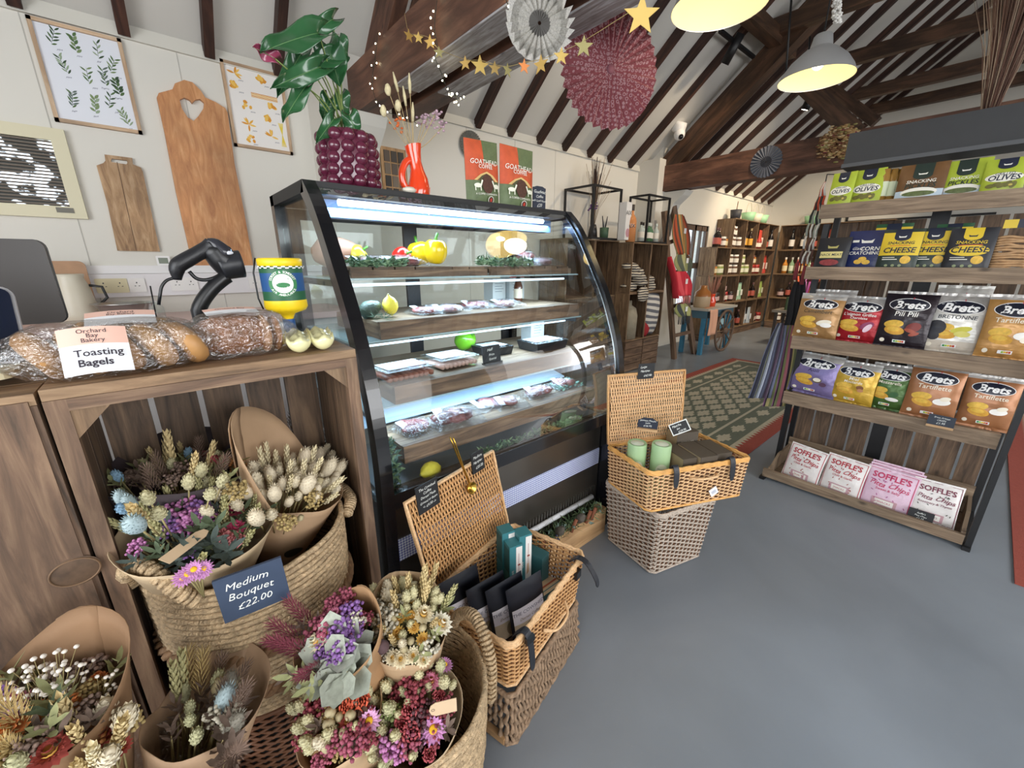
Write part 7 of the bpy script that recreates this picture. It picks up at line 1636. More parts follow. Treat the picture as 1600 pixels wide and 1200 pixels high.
m.obj('twists', t); p = MB(); p.M = T(0, 0, .026); p.pr(-w_*.4, h_*.82, -w_*.05, h_*.98, YP); p.pr(-w_*.05, h_*.82, w_*.45, h_*.98, INK2); p.obj('header_card', t)
for k, px in enumerate((1380, 1392, 1404)):
    M_, w_, h_ = put(4, px-7, px+7, 268, 316, 0, .02, .10+.02*k); t = thing('snack_jar', 'narrow amber jar with pale label, number '+('one', 'two', 'three')[k]+' beside the olive pouches', 'jar', M_)
    MB(pm('9a7438', .15, coat=.4, name='amber_glass')).lathe([(0, 0), (.02, 0), (.021, h_*.8), (.016, h_*.88), (.016, h_), (0, h_)], 16, rx(-PI/2)).obj('jar', t); MB(pm('cfd8b8', .6)).lathe([(.0214, h_*.25), (.0214, h_*.65)], 16, rx(-PI/2)).obj('label', t)
# woven striped blankets and umbrellas hanging at the left end of the shelf
def striped(cols, name, sc_=9):
    if name in _C: return _C[name]
    m, N, L, b = _mat(name); b.inputs['Roughness'].default_value = .85; uv = N.new('ShaderNodeUVMap'); sx_ = N.new('ShaderNodeSeparateXYZ'); L.new(uv.outputs[0], sx_.inputs[0])
    mt = N.new('ShaderNodeMath'); mt.operation = 'FRACT'; mu = N.new('ShaderNodeMath'); mu.operation = 'MULTIPLY'; mu.inputs[1].default_value = sc_; L.new(sx_.outputs[0], mu.inputs[0]); L.new(mu.outputs[0], mt.inputs[0])
    r = N.new('ShaderNodeValToRGB'); r.color_ramp.interpolation = 'CONSTANT'; e = r.color_ramp.elements; e[0].color = S2L(H(cols[0])); e[1].position = .999; e[1].color = S2L(H(cols[0]))
    for i, c in enumerate(cols[1:], 1): k = e.new(i/len(cols)); k.color = S2L(H(c))
    L.new(mt.outputs[0], r.inputs[0]); L.new(r.outputs[0], b.inputs['Base Color']); _C[name] = m; return m
BLK_ = ['8c5a86', '3a2c3a', 'a9a06a', '6a6f4a', '8c5a86', 'b07a9c', '2c2a33', '7a7f55', 'a3606a', '3a2c3a']
def hang(label, top, bot, wt, wb, depth, mat, folds=5, nm='striped_blanket', cat='blanket', fringe=None):
    top, bot = V(top), V(bot); t = thing(nm, label, cat); ax = (bot-top); side = V((-.75, -.65, 0)).normalized().cross(V((0, 0, 1))); vw = V((.757, -.653, 0)); n = vw.cross(ax.normalized()).normalized()
    m = MB(mat)
    def fn(u, v): w_ = wt+(wb-wt)*v**.8; return top+ax*v+vw*((u-.5)*w_)+n*(depth*(.4+.6*v)*math.sin(u*folds*2*PI)+.01*math.sin(v*5+u*3))
    m.grid(fn, 60, 16, uvf=lambda u, v: (u, v)); o = m.obj('cloth', t); md = o.modifiers.new('thickness', 'SOLIDIFY'); md.thickness = .003
    if fringe:
        m = MB(fringe)
        for i in range(44): p = fn((i+.5)/44, 1); m.tube([p, p+V((R_.uniform(-.006, .006), R_.uniform(-.006, .006), -.05))], .0022, 4)
        m.obj('fringe', t)
    return t
hang('bundle of thin rainbow-striped cotton throws hanging by the display shelf, mostly grey and blue', atx(1222, 505, 3.26), atx(1186, 622, 3.04), .06, .16, .02, striped(['6a7088', '3a3c4a', '8f9a72', '5a4a5c', '9aa0b0', '2c2a33'], 'grey_stripes', 2.2), 5)
hang('mauve, olive and pink striped throw hanging against the left of the display shelf', atx(1240, 505, 3.34), atx(1213, 635, 3.16), .09, .21, .016, striped(BLK_, 'mauve_stripes', 1.6), 3)
hang('black garment hanging above the striped throws beside the display shelf', atx(1250, 440, 3.22), atx(1236, 508, 3.16), .07, .10, .02, pm('1a191c', .9, name='black_cloth'), 3, 'black_cloth', 'cloth')
t = thing('woven_hanging', 'long red, white and black knotted cord hanging at the top left of the shelf', 'wall hanging'); tp = atx(1290, 284, 3.2); ends = [atx(x, y, 3.22) for x, y in ((1247, 408), (1252, 412), (1258, 415), (1264, 413), (1270, 410))]
m = {}; CW = [pm(c, .85, name='cord') for c in ('c9c5bd', 'a8452c', '2a2c2c', '8f9488', 'c9c5bd', '5a4038')]
for k, e in enumerate(ends):
    prev = tp
    for j in range(6):
        p = tp+(e-tp)*((j+1)/6)+V((0, .01*math.sin(j+k), 0)); MB(CW[(j+(k % 2)) % 6]).tube([prev, (prev+p)/2+V((0, .006, 0)), p], .0065, 6).obj('cord_section', t); prev = p
for k in range(3):
    e = ends[k*2]; MB(pm('7a2f35', .85, name='cord_tassel')).tube([e, e+V((0, 0, -.12))], [.009, .014], 6).obj('tassel', t)
MB(BLACK).tube([tp, tp+V((0, 0, .04)), tp+V((.1, -.02, .05))], .003, 5).obj('hook', t)
# dried grasses standing on the fascia
t = thing('dried_grass_bundle', 'tall bundle of brown dried grass on top of the dark fascia', 'dried grass'); bc = atx(1546, 172, 3.2); bc.z = 2.102
for (col, n_, sp) in (('7a5a4c', 260, .15), ('b09a84', 90, .17), ('5a4238', 150, .13)):
    m = MB(pm(col, .8, name='dried_stem'))
    for i in range(n_):
        a = R_.random()*2*PI; r0_ = .03*R_.random(); r1_ = sp*R_.random()**.6; h_ = R_.uniform(.5, .78); d = V((math.cos(a), math.sin(a), 0)); m.tube([bc+d*r0_, bc+d*(r0_+r1_*.4)+V((0, 0, h_*.5)), bc+d*(r0_+r1_)+V((0, 0, h_))], [.0016, .0014, .0006], 3)
    m.obj('stems', t)
# rugs
def rug(label, x0, x1, y0, y1, sideflip=1):
    t = thing('kilim_rug', label, 'rug', T(0, 0, 0)); RED = pm('9c4a3c', .95, var=.08, vs=60, bump=.3, bs=300, name='rug_red'); GRN = pm('6b7060', .95, var=.08, vs=50, bump=.3, bs=300, name='rug_green'); CRM = pm('bdb49c', .95, var=.08, vs=60, bump=.3, bs=300, name='rug_cream')
    MB(RED).box((x0, y0, .001), (x1, y1, .007)).obj('border', t); p = MB(); p.M = T(0, 0, .0068); b = .09
    p.pr(x0+b, y0+b, x1-b, y1-b, CRM)
    for (ya, s_) in ((y0+b, 1), (y1-b, -1)):
        n = int((x1-x0-2*b)/.055)
        for i in range(n): xx = x0+b+i*.055; p.pp([(xx, ya), (xx+.055, ya), (xx+.0275, ya+s_*.035)], RED); p.lay -= 1
        p.lay += 1
    g = .15; p.pr(x0+g, y0+g, x1-g, y1-g, GRN)
    for yy in (y0+g+.20, y1-g-.20): p.pr(x0+g+.2, yy-.012, x1-g-.2, yy+.012, CRM)
    for xx in (x0+g+.2, x1-g-.2): p.pr(xx-.012, y0+g+.2, xx+.012, y1-g-.2, CRM)
    def dia(cx, cy):
        p.use(CRM); k = [(-.11, 0), (-.07, .012), (-.07, .022), (-.03, .022), (-.03, .04), (.03, .04), (.03, .022), (.07, .022), (.07, .012), (.11, 0), (.07, -.012), (.07, -.022), (.03, -.022), (.03, -.04), (-.03, -.04), (-.03, -.022), (-.07, -.022), (-.07, -.012)]
        p.pp([(cx+u*1.15, cy+v*1.3) for u, v in k], CRM); p.lay -= 1
    p.lay += 1
    ny = 7; 
    for j in range(ny):
        cy = y0+g+.30+(y1-y0-2*g-.6)*j/(ny-1)
        for i in range(int((x1-x0-2*g-.6)/.27)): dia(x0+g+.36+i*.27+(.135 if j % 2 else 0), cy)
    for cy in (y0+g+.1, y1-g-.1):
        for i in range(int((x1-x0-2*g)/.30)): dia(x0+g+.15+i*.30, cy)
    p.obj('woven_pattern', t)
rug('green kilim rug with cream diamonds and a red border, between fridge and shelf', 2.76, 6.55, .93, 2.36)
rug('red-bordered kilim rug behind the display shelf at the right edge', 2.72, 6.4, -1.9, -.37)
# ================================================================== coffee pouches and sign on the fridge
OG = pm('c2522e', .55, var=.14, vs=30, name='orange_pouch'); OLG = pm('5f6f4a', .5, var=.15, vs=40, name='olive_pouch'); LLM = pm('e9ead8', .6, name='cream_animal')
def goat(p, w, h):
    p.pr(-w*.499, h*.38, w*.0, h*.995, OG, 8); p.pr(-w*.0, h*.38, w*.499, h*.66, OG, 8)
    for i in range(12): p.pr(w*.02, h*(.68+i*.025), w*.47, h*(.683+i*.025), pm('7f8c68', .5, name='pale_line'), 4)
    p.pt('GOATHEAD', 0, h*.66, w*.15, WPR, .2, .005); p.pt('COFFEE', w*.02, h*.59, w*.12, WPR, 0, .008)
    p.pp([(-w*.34, h*.38), (w*.40, h*.38), (w*.22, h*.47), (w*.04, h*.52), (-w*.16, h*.47)], pm('d9b877', .6)); p.pp([(-w*.24, h*.38), (w*.26, h*.38), (w*.14, h*.46), (w*.02, h*.49), (-w*.12, h*.45)], pm('4a4a2c', .6))
    p.pe(w*.04, h*.33, w*.17, h*.15, pm('4c2c20', .6, var=.3, vs=120, name='coffee_mound'), 18)
    for s_ in (-1, 1):
        cx = w*.03+s_*w*.28; p.pe(cx, h*.30, w*.10, h*.035, LLM, 14); p.pp([(cx-s_*w*.10, h*.30), (cx-s_*w*.06, h*.30), (cx-s_*w*.11, h*.39), (cx-s_*w*.15, h*.38)][::s_], LLM)
        for k in (-.07, .07): p.pr(cx+k*w-w*.012, h*.22, cx+k*w+w*.012, h*.29, LLM, 2)
    p.pt('A COFFEE COMPANION', 0, h*.17, w*.06, WPR); p.pe(w*.12, h*.085, w*.09, h*.06, WPR, 18); p.pe(w*.12, h*.085, w*.075, h*.05, pm('4c2c20', .5), 18); p.pe(w*.12, h*.085, w*.03, h*.03, pm('c43a2c', .5), 10)
for (a, b, tp, lab, rot) in ((728, 779, 224, 'orange and green coffee pouch on the fridge, in front of the grey wall fan', .035), (780, 831, 234, 'orange and green coffee pouch on the fridge, right of its twin', -.01)):
    y = 1.60; p0, p1 = aty(a, 275, y), aty(b, 275, y); top = aty((a+b)/2, tp, y).z
    pouchbag('coffee_pouch', lab, frame(((p0.x+p1.x)/2, y, FT+.001), (1, 0, rot), (0, 0, 1)), (p1.x-p0.x), top-FT+.01, .06, OLG, goat, 'coffee pouch')
q = aty(843, 308, 1.60); hz = aty(843, 291, 1.60).z
board('price_sign', 'small navy chalk sign at the right end of the fridge top', frame((q.x, 1.60, FT+.014+(hz-FT-.014)/2), (1, 0, 0), (0, 0, 1)), .088, hz-FT-.014, [('Goathead', 0, .26, .19), ('Coffee', 0, .06, .17), ('with Lamb House', 0, -.12, .13), ('£20', 0, -.32, .2)], pm('232b3d', .6, name='navy_slate3'), .006, arch=.006, base=W_PINE)
# ================================================================== pendant lamps, fairy lights, star garland, tinsel, wreath
def pendant(c, r, label):
    t = thing('pendant_lamp', label, 'pendant lamp', T(c)); h = r*1.15
    MB(pm('b9babb', .42, .55, name='spun_aluminium')).lathe([(r, 0), (r*.93, h*.16), (r*.74, h*.40), (r*.46, h*.62), (r*.30, h*.70), (r*.29, h*.72), (r*.24, h*.96), (r*.2, h), (0, h)], 40).obj('shade', t)
    MB(pm('e6d490', .6, emit=.38, name='lit_shade_lining')).lathe([(r*.99, .002), (r*.91, h*.15), (r*.72, h*.38), (r*.44, h*.60), (r*.28, h*.68), (0, h*.69)], 40).obj('lining', t)
    MB(pm('fff2cf', .4, emit=6, name='bulb')).ell((0, 0, h*.38), (r*.17, r*.17, r*.2), 16, 10).obj('bulb', t)
    MB(BLACK).tube([(0, 0, h), (0, 0, roofz(c[1])-c[2]-.02)], .004, 6).obj('cord', t)
    point('pendant_light', (c[0], c[1], c[2]-.10), 1.6, (1, .84, .62), .08)
pc2, pc1 = atd(1274, 124, 2.3), atd(1123, 12, 1.66)
pendant(pc2, .185, 'aluminium pendant lamp hanging above the display shelf end'); pendant(pc1, .185, 'aluminium pendant lamp at the top edge, nearer to us')
for k, (px, py, x) in enumerate(((1225, 134, 5.0), (1257, 172, 6.2))):
    q = atx(px, py, x); t = thing('track_spotlight', ('black track spotlight beside the pendant shade', 'lit track spotlight further down the ceiling')[k], 'spotlight', T(q))
    MB(BLACK).lathe([(0, .10), (.045, .10), (.045, 0), (.038, 0)], 16, rx(.35)).obj('can', t); MB(pm('fff3dc', .4, emit=14, name='spot_lens')).lathe([(.038, .004), (0, .003)], 16, rx(.35)).obj('lens', t)
    MB(BLACK).tube([(0, 0, .08), (0, .1, roofz(q.y+.1)-q.z-.02)], .01, 6).obj('arm', t)
t = thing('light_track', 'black lighting track with an unlit spot crossing the rafters behind the near pendant', 'light track'); a, b = at_roof(1125, 48), at_roof(1196, 104)
MB(BLACK).bar(a, b, .035, .03).obj('rail', t); a, b = at_roof(1158, 52, .16), at_roof(1132, 100, .26); MB(BLACK).tube([a, b], .045, 14).obj('unlit_spot', t)
# tinsel-like white drop
a, b = atd(1307, -12, 2.1), atd(1308, 36, 2.15); t = thing('white_garland', 'short white fluffy garland hanging at the top beside the pendant', 'garland'); m = MB(pm('e3e1dc', .9, name='white_fluff'))
for i in range(120): p = a+(b-a)*R_.random(); m.ell(p+V((R_.uniform(-1, 1), R_.uniform(-1, 1), 0))*.018, (.009, .009, .006), 5, 4)
m.obj('fluff', t); MB(BLACK).tube([a, V((a.x, a.y, roofz(a.y)-.02))], .002, 4).obj('thread', t)
# wreath on the far beam
q = atx(1310, 222, 5.56); t = thing('dried_wreath', 'round wreath of dried flowers hanging on the far beam', 'wreath', frame((5.565, q.y, q.z), (0, -1, 0), (0, 0, 1)))
for (c, n_, s_) in (('a98a5c', 240, .022), ('7d5a3c', 200, .024), ('c4ad86', 120, .018), ('7a3440', 40, .02), ('8a8350', 90, .02)):
    m = MB(pm(c, .85, name='dried_bits'))
    for i in range(n_): a = R_.random()*2*PI; r = .105+R_.gauss(0, .03); m.ell((r*math.cos(a), r*math.sin(a), .02+R_.uniform(-.02, .03)), (s_*R_.uniform(.6, 1.4), s_*.5, s_*.6), 6, 4, nz=.2)
    m.obj('dried_flowers', t)
# gold star garland
SG = [pm(c, .5, .2, name='gold_card') for c in ('c9a45a', 'd8b868', 'b89a5c', 'a39a66')]; SO = pm('e08a4a', .5, name='orange_card')
t = thing('star_garland', 'string of gold paper stars looping along and past the near beam', 'garland')
stars = [(639, 56, 1.19, .030, 0), (654, 59, 1.19, .026, 1), (672, 66, 1.19, .032, 0), (686, 82, 1.19, .026, 3), (727, 99, 1.16, .028, 0), (750, 103, 1.14, .038, 1), (773, 107, 1.14, .026, 2), (793, 110, 1.12, .024, 3), (819, 104, 1.12, .024, 'o'), (845, 101, 1.12, .030, 0), (877, 88, 1.12, .026, 1), (912, 73, 1.12, .030, 3), (1002, 24, 1.05, .046, 1)]
pts = []
for (px, py, x, s_, c) in stars:
    q = atx(px, py, x); pts.append(q+V((0, 0, s_*.5))); k = [(s_*(1 if i % 2 == 0 else .42)*math.sin(i*PI/5), s_*(1 if i % 2 == 0 else .42)*math.cos(i*PI/5)) for i in range(10)]
    n = (C0-q).normalized(); yaw = R_.uniform(-.9, .9) if c != 1 else .2; n = V((n.x*math.cos(yaw)-n.y*math.sin(yaw), n.x*math.sin(yaw)+n.y*math.cos(yaw), 0)); MB(SO if c == 'o' else SG[c]).prism(k[::-1], -.001, .001, frame(q, V((0, 0, 1)).cross(n), (0, 0, 1))).obj('star', t)
q = atx(632, 20, 1.21); MB(pm('b9a46a', .8, name='twine')).tube(smooth([q]+pts, 3), .0009, 4).obj('twine', t)
def fairy(label, paths):
    t = thing('fairy_lights', label, 'string lights'); BU = pm('fff0c4', .4, emit=22, name='fairy_bulb')
    for path in paths:
        P = smooth([atx(px, py, x) for (px, py, x) in path], 5); MB(pm('22261f', .6, name='dark_wire')).tube(P, .0016, 5).obj('wire', t); m = MB(BU); w_ = MB(pm('22261f', .6, name='dark_wire'))
        for i in range(0, len(P), 2):
            d = V((R_.uniform(-1, 1), R_.uniform(-1, 1), R_.uniform(-.6, .6))).normalized()*.017; w_.tube([P[i], P[i]+d], .0009, 3); MB(BU).ell(P[i]+d*1.15, (.0034, .0034, .0042), 8, 6).obj('bulb', t)
        w_.obj('bulb_leads', t)
fairy('warm fairy lights draped over the near beam end, above the orange vase', [[(590, 52, 1.2), (587, 85, 1.2), (582, 120, 1.2), (585, 150, 1.2), (600, 172, 1.22), (625, 182, 1.3), (650, 192, 1.42)]])
fairy('warm fairy lights dropping from the middle of the near beam in a crooked branch', [[(684, -10, 1.2), (679, 40, 1.2), (683, 70, 1.2), (680, 90, 1.2), (690, 115, 1.24), (697, 135, 1.3), (709, 148, 1.32), (722, 156, 1.3)], [(704, 143, 1.32), (712, 152, 1.32), (716, 164, 1.32)]])
fairy('short loop of fairy lights at the top beside the silver paper star', [[(786, -14, 1.2), (794, 8, 1.2), (806, 24, 1.2), (830, 40, 1.2)]])
# ================================================================== crates, cages and scarves beyond the fridge
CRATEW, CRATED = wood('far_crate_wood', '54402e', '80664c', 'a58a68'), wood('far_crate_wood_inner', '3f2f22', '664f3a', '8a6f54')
def crate(label, x0, x1, y0, y1, z0, z1, face='-y', grp='stacked apple crates', planks=4):
    """open crate lying with its mouth towards the room"""
    t = thing('apple_crate', label, 'crate', None, grp); th = .014
    MB(CRATEW).box((x0, y0, z0), (x1, y1-.012, z0+th)).obj('bottom', t); MB(CRATEW).box((x0, y0, z1-th), (x1, y1-.012, z1-.0008)).obj('top', t)
    for x in (x0, x1-th):
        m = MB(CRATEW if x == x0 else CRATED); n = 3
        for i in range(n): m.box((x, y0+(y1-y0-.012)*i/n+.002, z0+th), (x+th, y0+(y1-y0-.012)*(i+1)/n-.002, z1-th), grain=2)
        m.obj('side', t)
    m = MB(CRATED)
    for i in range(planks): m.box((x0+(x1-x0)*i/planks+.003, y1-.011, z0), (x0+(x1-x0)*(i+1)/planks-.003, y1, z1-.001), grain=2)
    m.obj('back', t); return t
for i in range(2):
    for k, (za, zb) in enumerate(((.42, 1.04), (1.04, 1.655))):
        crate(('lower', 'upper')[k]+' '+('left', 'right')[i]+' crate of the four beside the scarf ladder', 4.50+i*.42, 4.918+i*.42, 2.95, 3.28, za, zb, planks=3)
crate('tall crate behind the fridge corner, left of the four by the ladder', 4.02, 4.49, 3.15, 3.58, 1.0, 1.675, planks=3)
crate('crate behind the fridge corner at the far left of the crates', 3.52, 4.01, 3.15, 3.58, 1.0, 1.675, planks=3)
tag(MB(W_RUSTD).box((3.52, 3.16, 0), (4.49, 3.58, .999)).obj('storage_chest'), 'dark wooden chest under the crates behind the fridge', 'chest')
for i in range(2):
    t = thing('wooden_drawer_unit', ('left', 'right')[i]+' slatted wooden drawer stack under the crates by the ladder', 'drawers', None, 'slatted drawer stacks'); x0 = 4.50+i*.42
    MB(W_RUSTD).box((x0+.01, 2.97, 0), (x0+.41, 3.28, .419)).obj('body', t)
    for k in range(4): MB(pm('a3805a', .7, name='x') if 0 else W_PINE if 0 else W_RUST).box((x0+.008, 2.95, .01+k*.102), (x0+.412, 2.969, .104+k*.102)).obj('drawer', t)
def cage(label, x0, x1, y0, y1, z0, z1):
    t = thing('metal_cage', label, 'display frame', None, 'black metal cube frames'); e = .022
    for x in (x0, x1-e):
        for y in (y0, y1-e): MB(BLACK).box((x, y, z0), (x+e, y+e, z1)).obj('upright', t)
    for z in (z0, z1-e):
        for y in (y0, y1-e): MB(BLACK).box((x0+e, y, z), (x1-e, y+e, z+e)).obj('rail', t)
        for x in (x0, x1-e): MB(BLACK).box((x, y0+e, z), (x+e, y1-e, z+e)).obj('rail', t)
cage('black metal cube frame nearest the fridge, dried grass standing in it', 3.90, 4.44, 3.12, 3.57, 1.676, 2.255); cage('black metal cube frame on the crates by the scarf ladder', 4.82, 5.34, 2.99, 3.28, 1.656, 2.23)
q = aty(928, 330, 3.34); t = thing('dried_twig_bundle', 'bundle of dark dried twigs in a dark vase inside the near metal frame', 'dried twigs', T(q.x, 3.34, 1.70)); MB(pm('2b2a2c', .4)).lathe([(0, 0), (.06, 0), (.05, .1), (.035, .16), (.03, .16)], 16).obj('vase', t)
for (c, n_, sp) in (('3a2620', 80, .09), ('a08a70', 30, .22)):
    m = MB(pm(c, .8, name='twig'))
    for i in range(n_): a = R_.random()*6.3; r = sp*R_.random(); h_ = R_.uniform(.55, .9); m.tube([(0, 0, .1), (r*.3*math.cos(a), r*.3*math.sin(a), h_*.6), (r*math.cos(a), r*math.sin(a), h_)], .0025, 3)
    m.obj('twigs', t)
m = MB(pm('6a4a78', .8)); 
for i in range(16): m.ell((R_.uniform(-.09, .0), R_.uniform(-.05, .05), .36+R_.uniform(-.04, .04)), (.014, .014, .01), 6, 4)
m.obj('purple_flowers', t)
q = aty(946, 362, 3.2); t = thing('plant_pot', 'small green pot with dark shears standing in it on the crates', 'pot', T(q.x, 3.22, 1.7)); MB(pm('3f5a44', .6)).lathe([(0, 0), (.05, 0), (.055, .12), (.045, .12), (0, .02)], 16).obj('pot', t)
for s_ in (-1, 1): MB(BLK).tube([(0, 0, .05), (s_*.05, 0, .25)], [.012, .005], 6).obj('shears', t)
q = aty(962, 345, 3.1); t = thing('gift_box', 'tall pale gift box with dark letters beside the near metal frame', 'box', T(q.x+.10, 3.04, 1.677)); MB(pm('dcdad8', .5)).box((-.055, -.05, 0), (.055, .05, .42)).obj('carton', t)
p = MB(); p.M = T(0, -.0505, .3) @ rx(PI/2); p.pt('AIX', 0, 0, .07, BLK); p.pe(0, -.22, .04, .05, pm('b98a94', .5)); p.obj('lettering', t)
def bottle(name, label, x, y, z, h, r, col, cap, lab=None, txt=None, grp=None, labh=(.2, .5), cat='bottle'):
    t = thing(name, label, cat, T(x, y, z), grp); MB(col).lathe([(0, 0), (r, 0), (r, h*.55), (r*.85, h*.64), (r*.36, h*.75), (r*.34, h*.9), (0, h*.9)], 16).obj('bottle', t); MB(cap).lathe([(r*.4, h*.84), (r*.42, h), (0, h)], 12).obj('cap', t)
    if lab: MB(lab).lathe([(r*1.02, h*labh[0]), (r*1.02, h*labh[1])], 16).obj('label', t)
    if txt:
        p = MB(); p.pt(txt, 0, 0, r*1.0, BLK, 0, .01); A_ = math.atan2(-y, -x); p.v = [V(((r*1.04+.001)*math.cos(A_+v.x/r), (r*1.04+.001)*math.sin(A_+v.x/r), h*.42+v.y)) for v in p.v]; p.obj('lettering', t)
    return t
ROSE = pm('d08a55', .15, coat=.5, name='rose_wine'); CLG = pm('c9d2cc', .12, coat=.5, name='clear_bottle'); GRG = pm('4f7a58', .2, coat=.4, name='green_liquid'); CORK = pm('2b2320', .5, name='dark_cap'); CRL = pm('e9e2d4', .6, name='cream_label2')
q = aty(986, 360, 3.0); bottle('wine_bottle', 'tall bottle of rose wine between the two metal frames', q.x, 3.0, 1.657, .42, .058, ROSE, CORK, None, 'AIX')
for k, (px, py) in enumerate(((1004, 365), (1010, 365), (1018, 364), (1029, 364), (1038, 364))):
    q = aty(px, py, 3.12+.03*(k % 2)); bottle('gin_bottle', ('clear gin bottle at the left inside the right metal frame', 'clear gin bottle with a dark stopper, second in the frame', 'gin bottle with green liquid in the middle of the frame', 'gin bottle with a big cream label in the frame', 'clear gin bottle at the right inside the metal frame')[k], max(4.9, min(5.28, 4.90+.093*k)), 3.12+.03*(k % 2), 1.679, .24, .038, GRG if k in (2, 3) else CLG, CORK if k < 2 else CLG, CRL)
def folded(label, x, y, z, w_, d_, h_, cols, nm='folded_towel'):
    t = thing(nm, label, 'textile', T(x, y, z)); n = len(cols)
    for i, c in enumerate(cols): MB(c).rbox((0, 0, h_*(i+.5)/n), (w_*(1-.05*(i % 2)), d_, h_/n*.96), min(d_, w_)*.2).obj('fold', t)
def wave(name, cols, sc_, d=(1, 0, 0)):
    if name in _C: return _C[name]
    m, N, L, b = _mat(name); b.inputs['Roughness'].default_value = .9; tc = N.new('ShaderNodeTexCoord'); wv = N.new('ShaderNodeTexWave'); wv.bands_direction = 'Z'; wv.inputs['Scale'].default_value = sc_; wv.inputs['Distortion'].default_value = 1.5; wv.inputs['Detail'].default_value = 1
    L.new(tc.outputs['Object'], wv.inputs['Vector']); r = N.new('ShaderNodeValToRGB'); r.color_ramp.interpolation = 'CONSTANT'; e = r.color_ramp.elements; e[0].color = S2L(H(cols[0])); e[1].position = .5; e[1].color = S2L(H(cols[1])); L.new(wv.outputs['Fac'], r.inputs[0]); L.new(r.outputs[0], b.inputs['Base Color']); _C[name] = m; return m
STC = wave('striped_cloth_beige', ['d8ccb6', '4a4444'], 10); STG = wave('grey_striped_cushion', ['d9d3c8', '6a6a70'], 4)
t = thing('crumpled_scarf', 'heap of cream and dark striped scarves spilling from the upper left crate', 'scarf')
m = MB(STC)
for i in range(9): m.ell((4.70+R_.uniform(-.14, .14), 3.02+R_.uniform(-.05, .05), 1.10+i*.034), (.13, .08, .045), 12, 8, nz=.35, ns=3, seed=i*3)
m.ell((4.78, 2.93, 1.02), (.12, .03, .10), 14, 8, nz=.4, ns=3, seed=4); m.obj('cloth', t)
t = thing('patterned_scarf', 'small cream and red patterned scarf in the upper right crate', 'scarf'); m = MB(STC)
for i in range(4): m.ell((5.07+R_.uniform(-.05, .05), 3.02, 1.09+i*.04), (.09, .06, .04), 12, 8, nz=.35, ns=3, seed=i*5)
m.obj('cloth', t)
t = thing('striped_cushion', 'grey and white striped cushion squeezed into the lower right crate', 'cushion', T(5.12, 3.02, .74) @ ry(.12)); m = MB(STG)
m.grid(lambda u, v: V(((u-.5)*.36, -.10*max(0, (1-abs(2*u-1)**3)*(1-abs(2*v-1)**3))**.6, (v-.5)*.56)), 16, 16); m.grid(lambda u, v: V(((.5-u)*.36, .08*max(0, (1-abs(2*u-1)**3)*(1-abs(2*v-1)**3))**.6, (v-.5)*.56)), 16, 16); m.obj('cover', t)
tag(MB(pm('9e9480', .7, var=.1, vs=20, name='stoneware')).lathe([(0, 0), (.13, 0), (.135, .30), (.11, .40), (.05, .44), (.05, .50), (0, .50)], 24, T(4.70, 3.09, .435)).obj('stoneware_jar'), 'tall beige stoneware jar in the lower left crate', 'jar')
tag(MB(pm('a3252c', .8)).ell((5.0, 2.99, .56), (.09, .05, .12), 12, 8, nz=.25).obj('red_cloth'), 'red cloth tucked beside the striped cushion', 'cloth')
# ladder with scarves
lx, ly = 5.80, 2.95
def lad(px, py, y): return aty(px, py, y)
t = thing('ladder', 'rustic wooden step ladder with scarves hung on its rungs', 'ladder')
L0, L1 = lad(1053, 562, 2.93), lad(1038, 330, 3.15); R0_, R1_ = lad(1084, 556, 2.90), lad(1052, 322, 3.15)
for a, b in ((L0, L1), (R0_, R1_)): a.z = 0; MB(W_RUST).bar(a, b, .06, .07).obj('rail', t)
rung = []
for k in (.17, .38, .60, .80): a, b = L0+(L1-L0)*k, R0_+(R1_-R0_)*k; MB(W_RUST).bar(a, b, .03, .05).obj('rung', t); rung.append((a+b)/2)
PLD = lambda n, cs, s_: striped(cs, n, s_)
def scarf(label, px, py0, py1, w_, y, mat, fr):
    a, b = lad(px[0], py0, y), lad(px[1], py1, y-.04); t = thing('hanging_scarf', label, 'scarf'); m = MB(mat)
    def fn(u, v): p = a+(b-a)*v; ww = w_*(.7+.4*math.sin(PI*min(1, v*1.1))); return p+V((ww*(u-.5), .03*math.sin(u*9+v*2)-.05, 0))
    m.grid(fn, 24, 12, uvf=lambda u, v: (u, v)); o = m.obj('cloth', t); md = o.modifiers.new('thickness', 'SOLIDIFY'); md.thickness = .008; m = MB(fr)
    for i in range(22): p = fn((i+.5)/22, 1); m.tube([p, p+V((R_.uniform(-.01, .01), 0, -.11))], .005, 3)
    m.obj('fringe', t); tg = MB(WHITE).cbox(a+(b-a)*.4+V((.02, -.1, 0)), (.06, .004, .07)).obj('paper_tag', t)
scarf('orange tartan scarf, topmost on the ladder', (1057, 1062), 336, 398, .40, 3.10, PLD('orange_tartan', ['8a7a50', 'b5502c', '6a3a2a', 'b5502c', '4a4a3c', 'c08a4a'], 2.5), pm('8a5a3c', .9))
scarf('olive and charcoal scarf, below the orange tartan one', (1062, 1064), 396, 424, .42, 3.05, PLD('olive_scarf', ['9a9a66', '5a6050', 'b0ac78', '3f4648'], 1.5), pm('4a5050', .9))
scarf('coral red scarf with a long fringe on the ladder', (1060, 1064), 424, 462, .42, 2.98, PLD('red_scarf', ['d0303c', 'e0525a', 'c02a38'], 2), pm('d88a86', .9))
scarf('olive and dark grey scarf, lowest on the ladder', (1060, 1064), 474, 494, .36, 2.96, PLD('low_scarf', ['8f935c', '44484a', 'a3a56c'], 2), pm('44484a', .9))
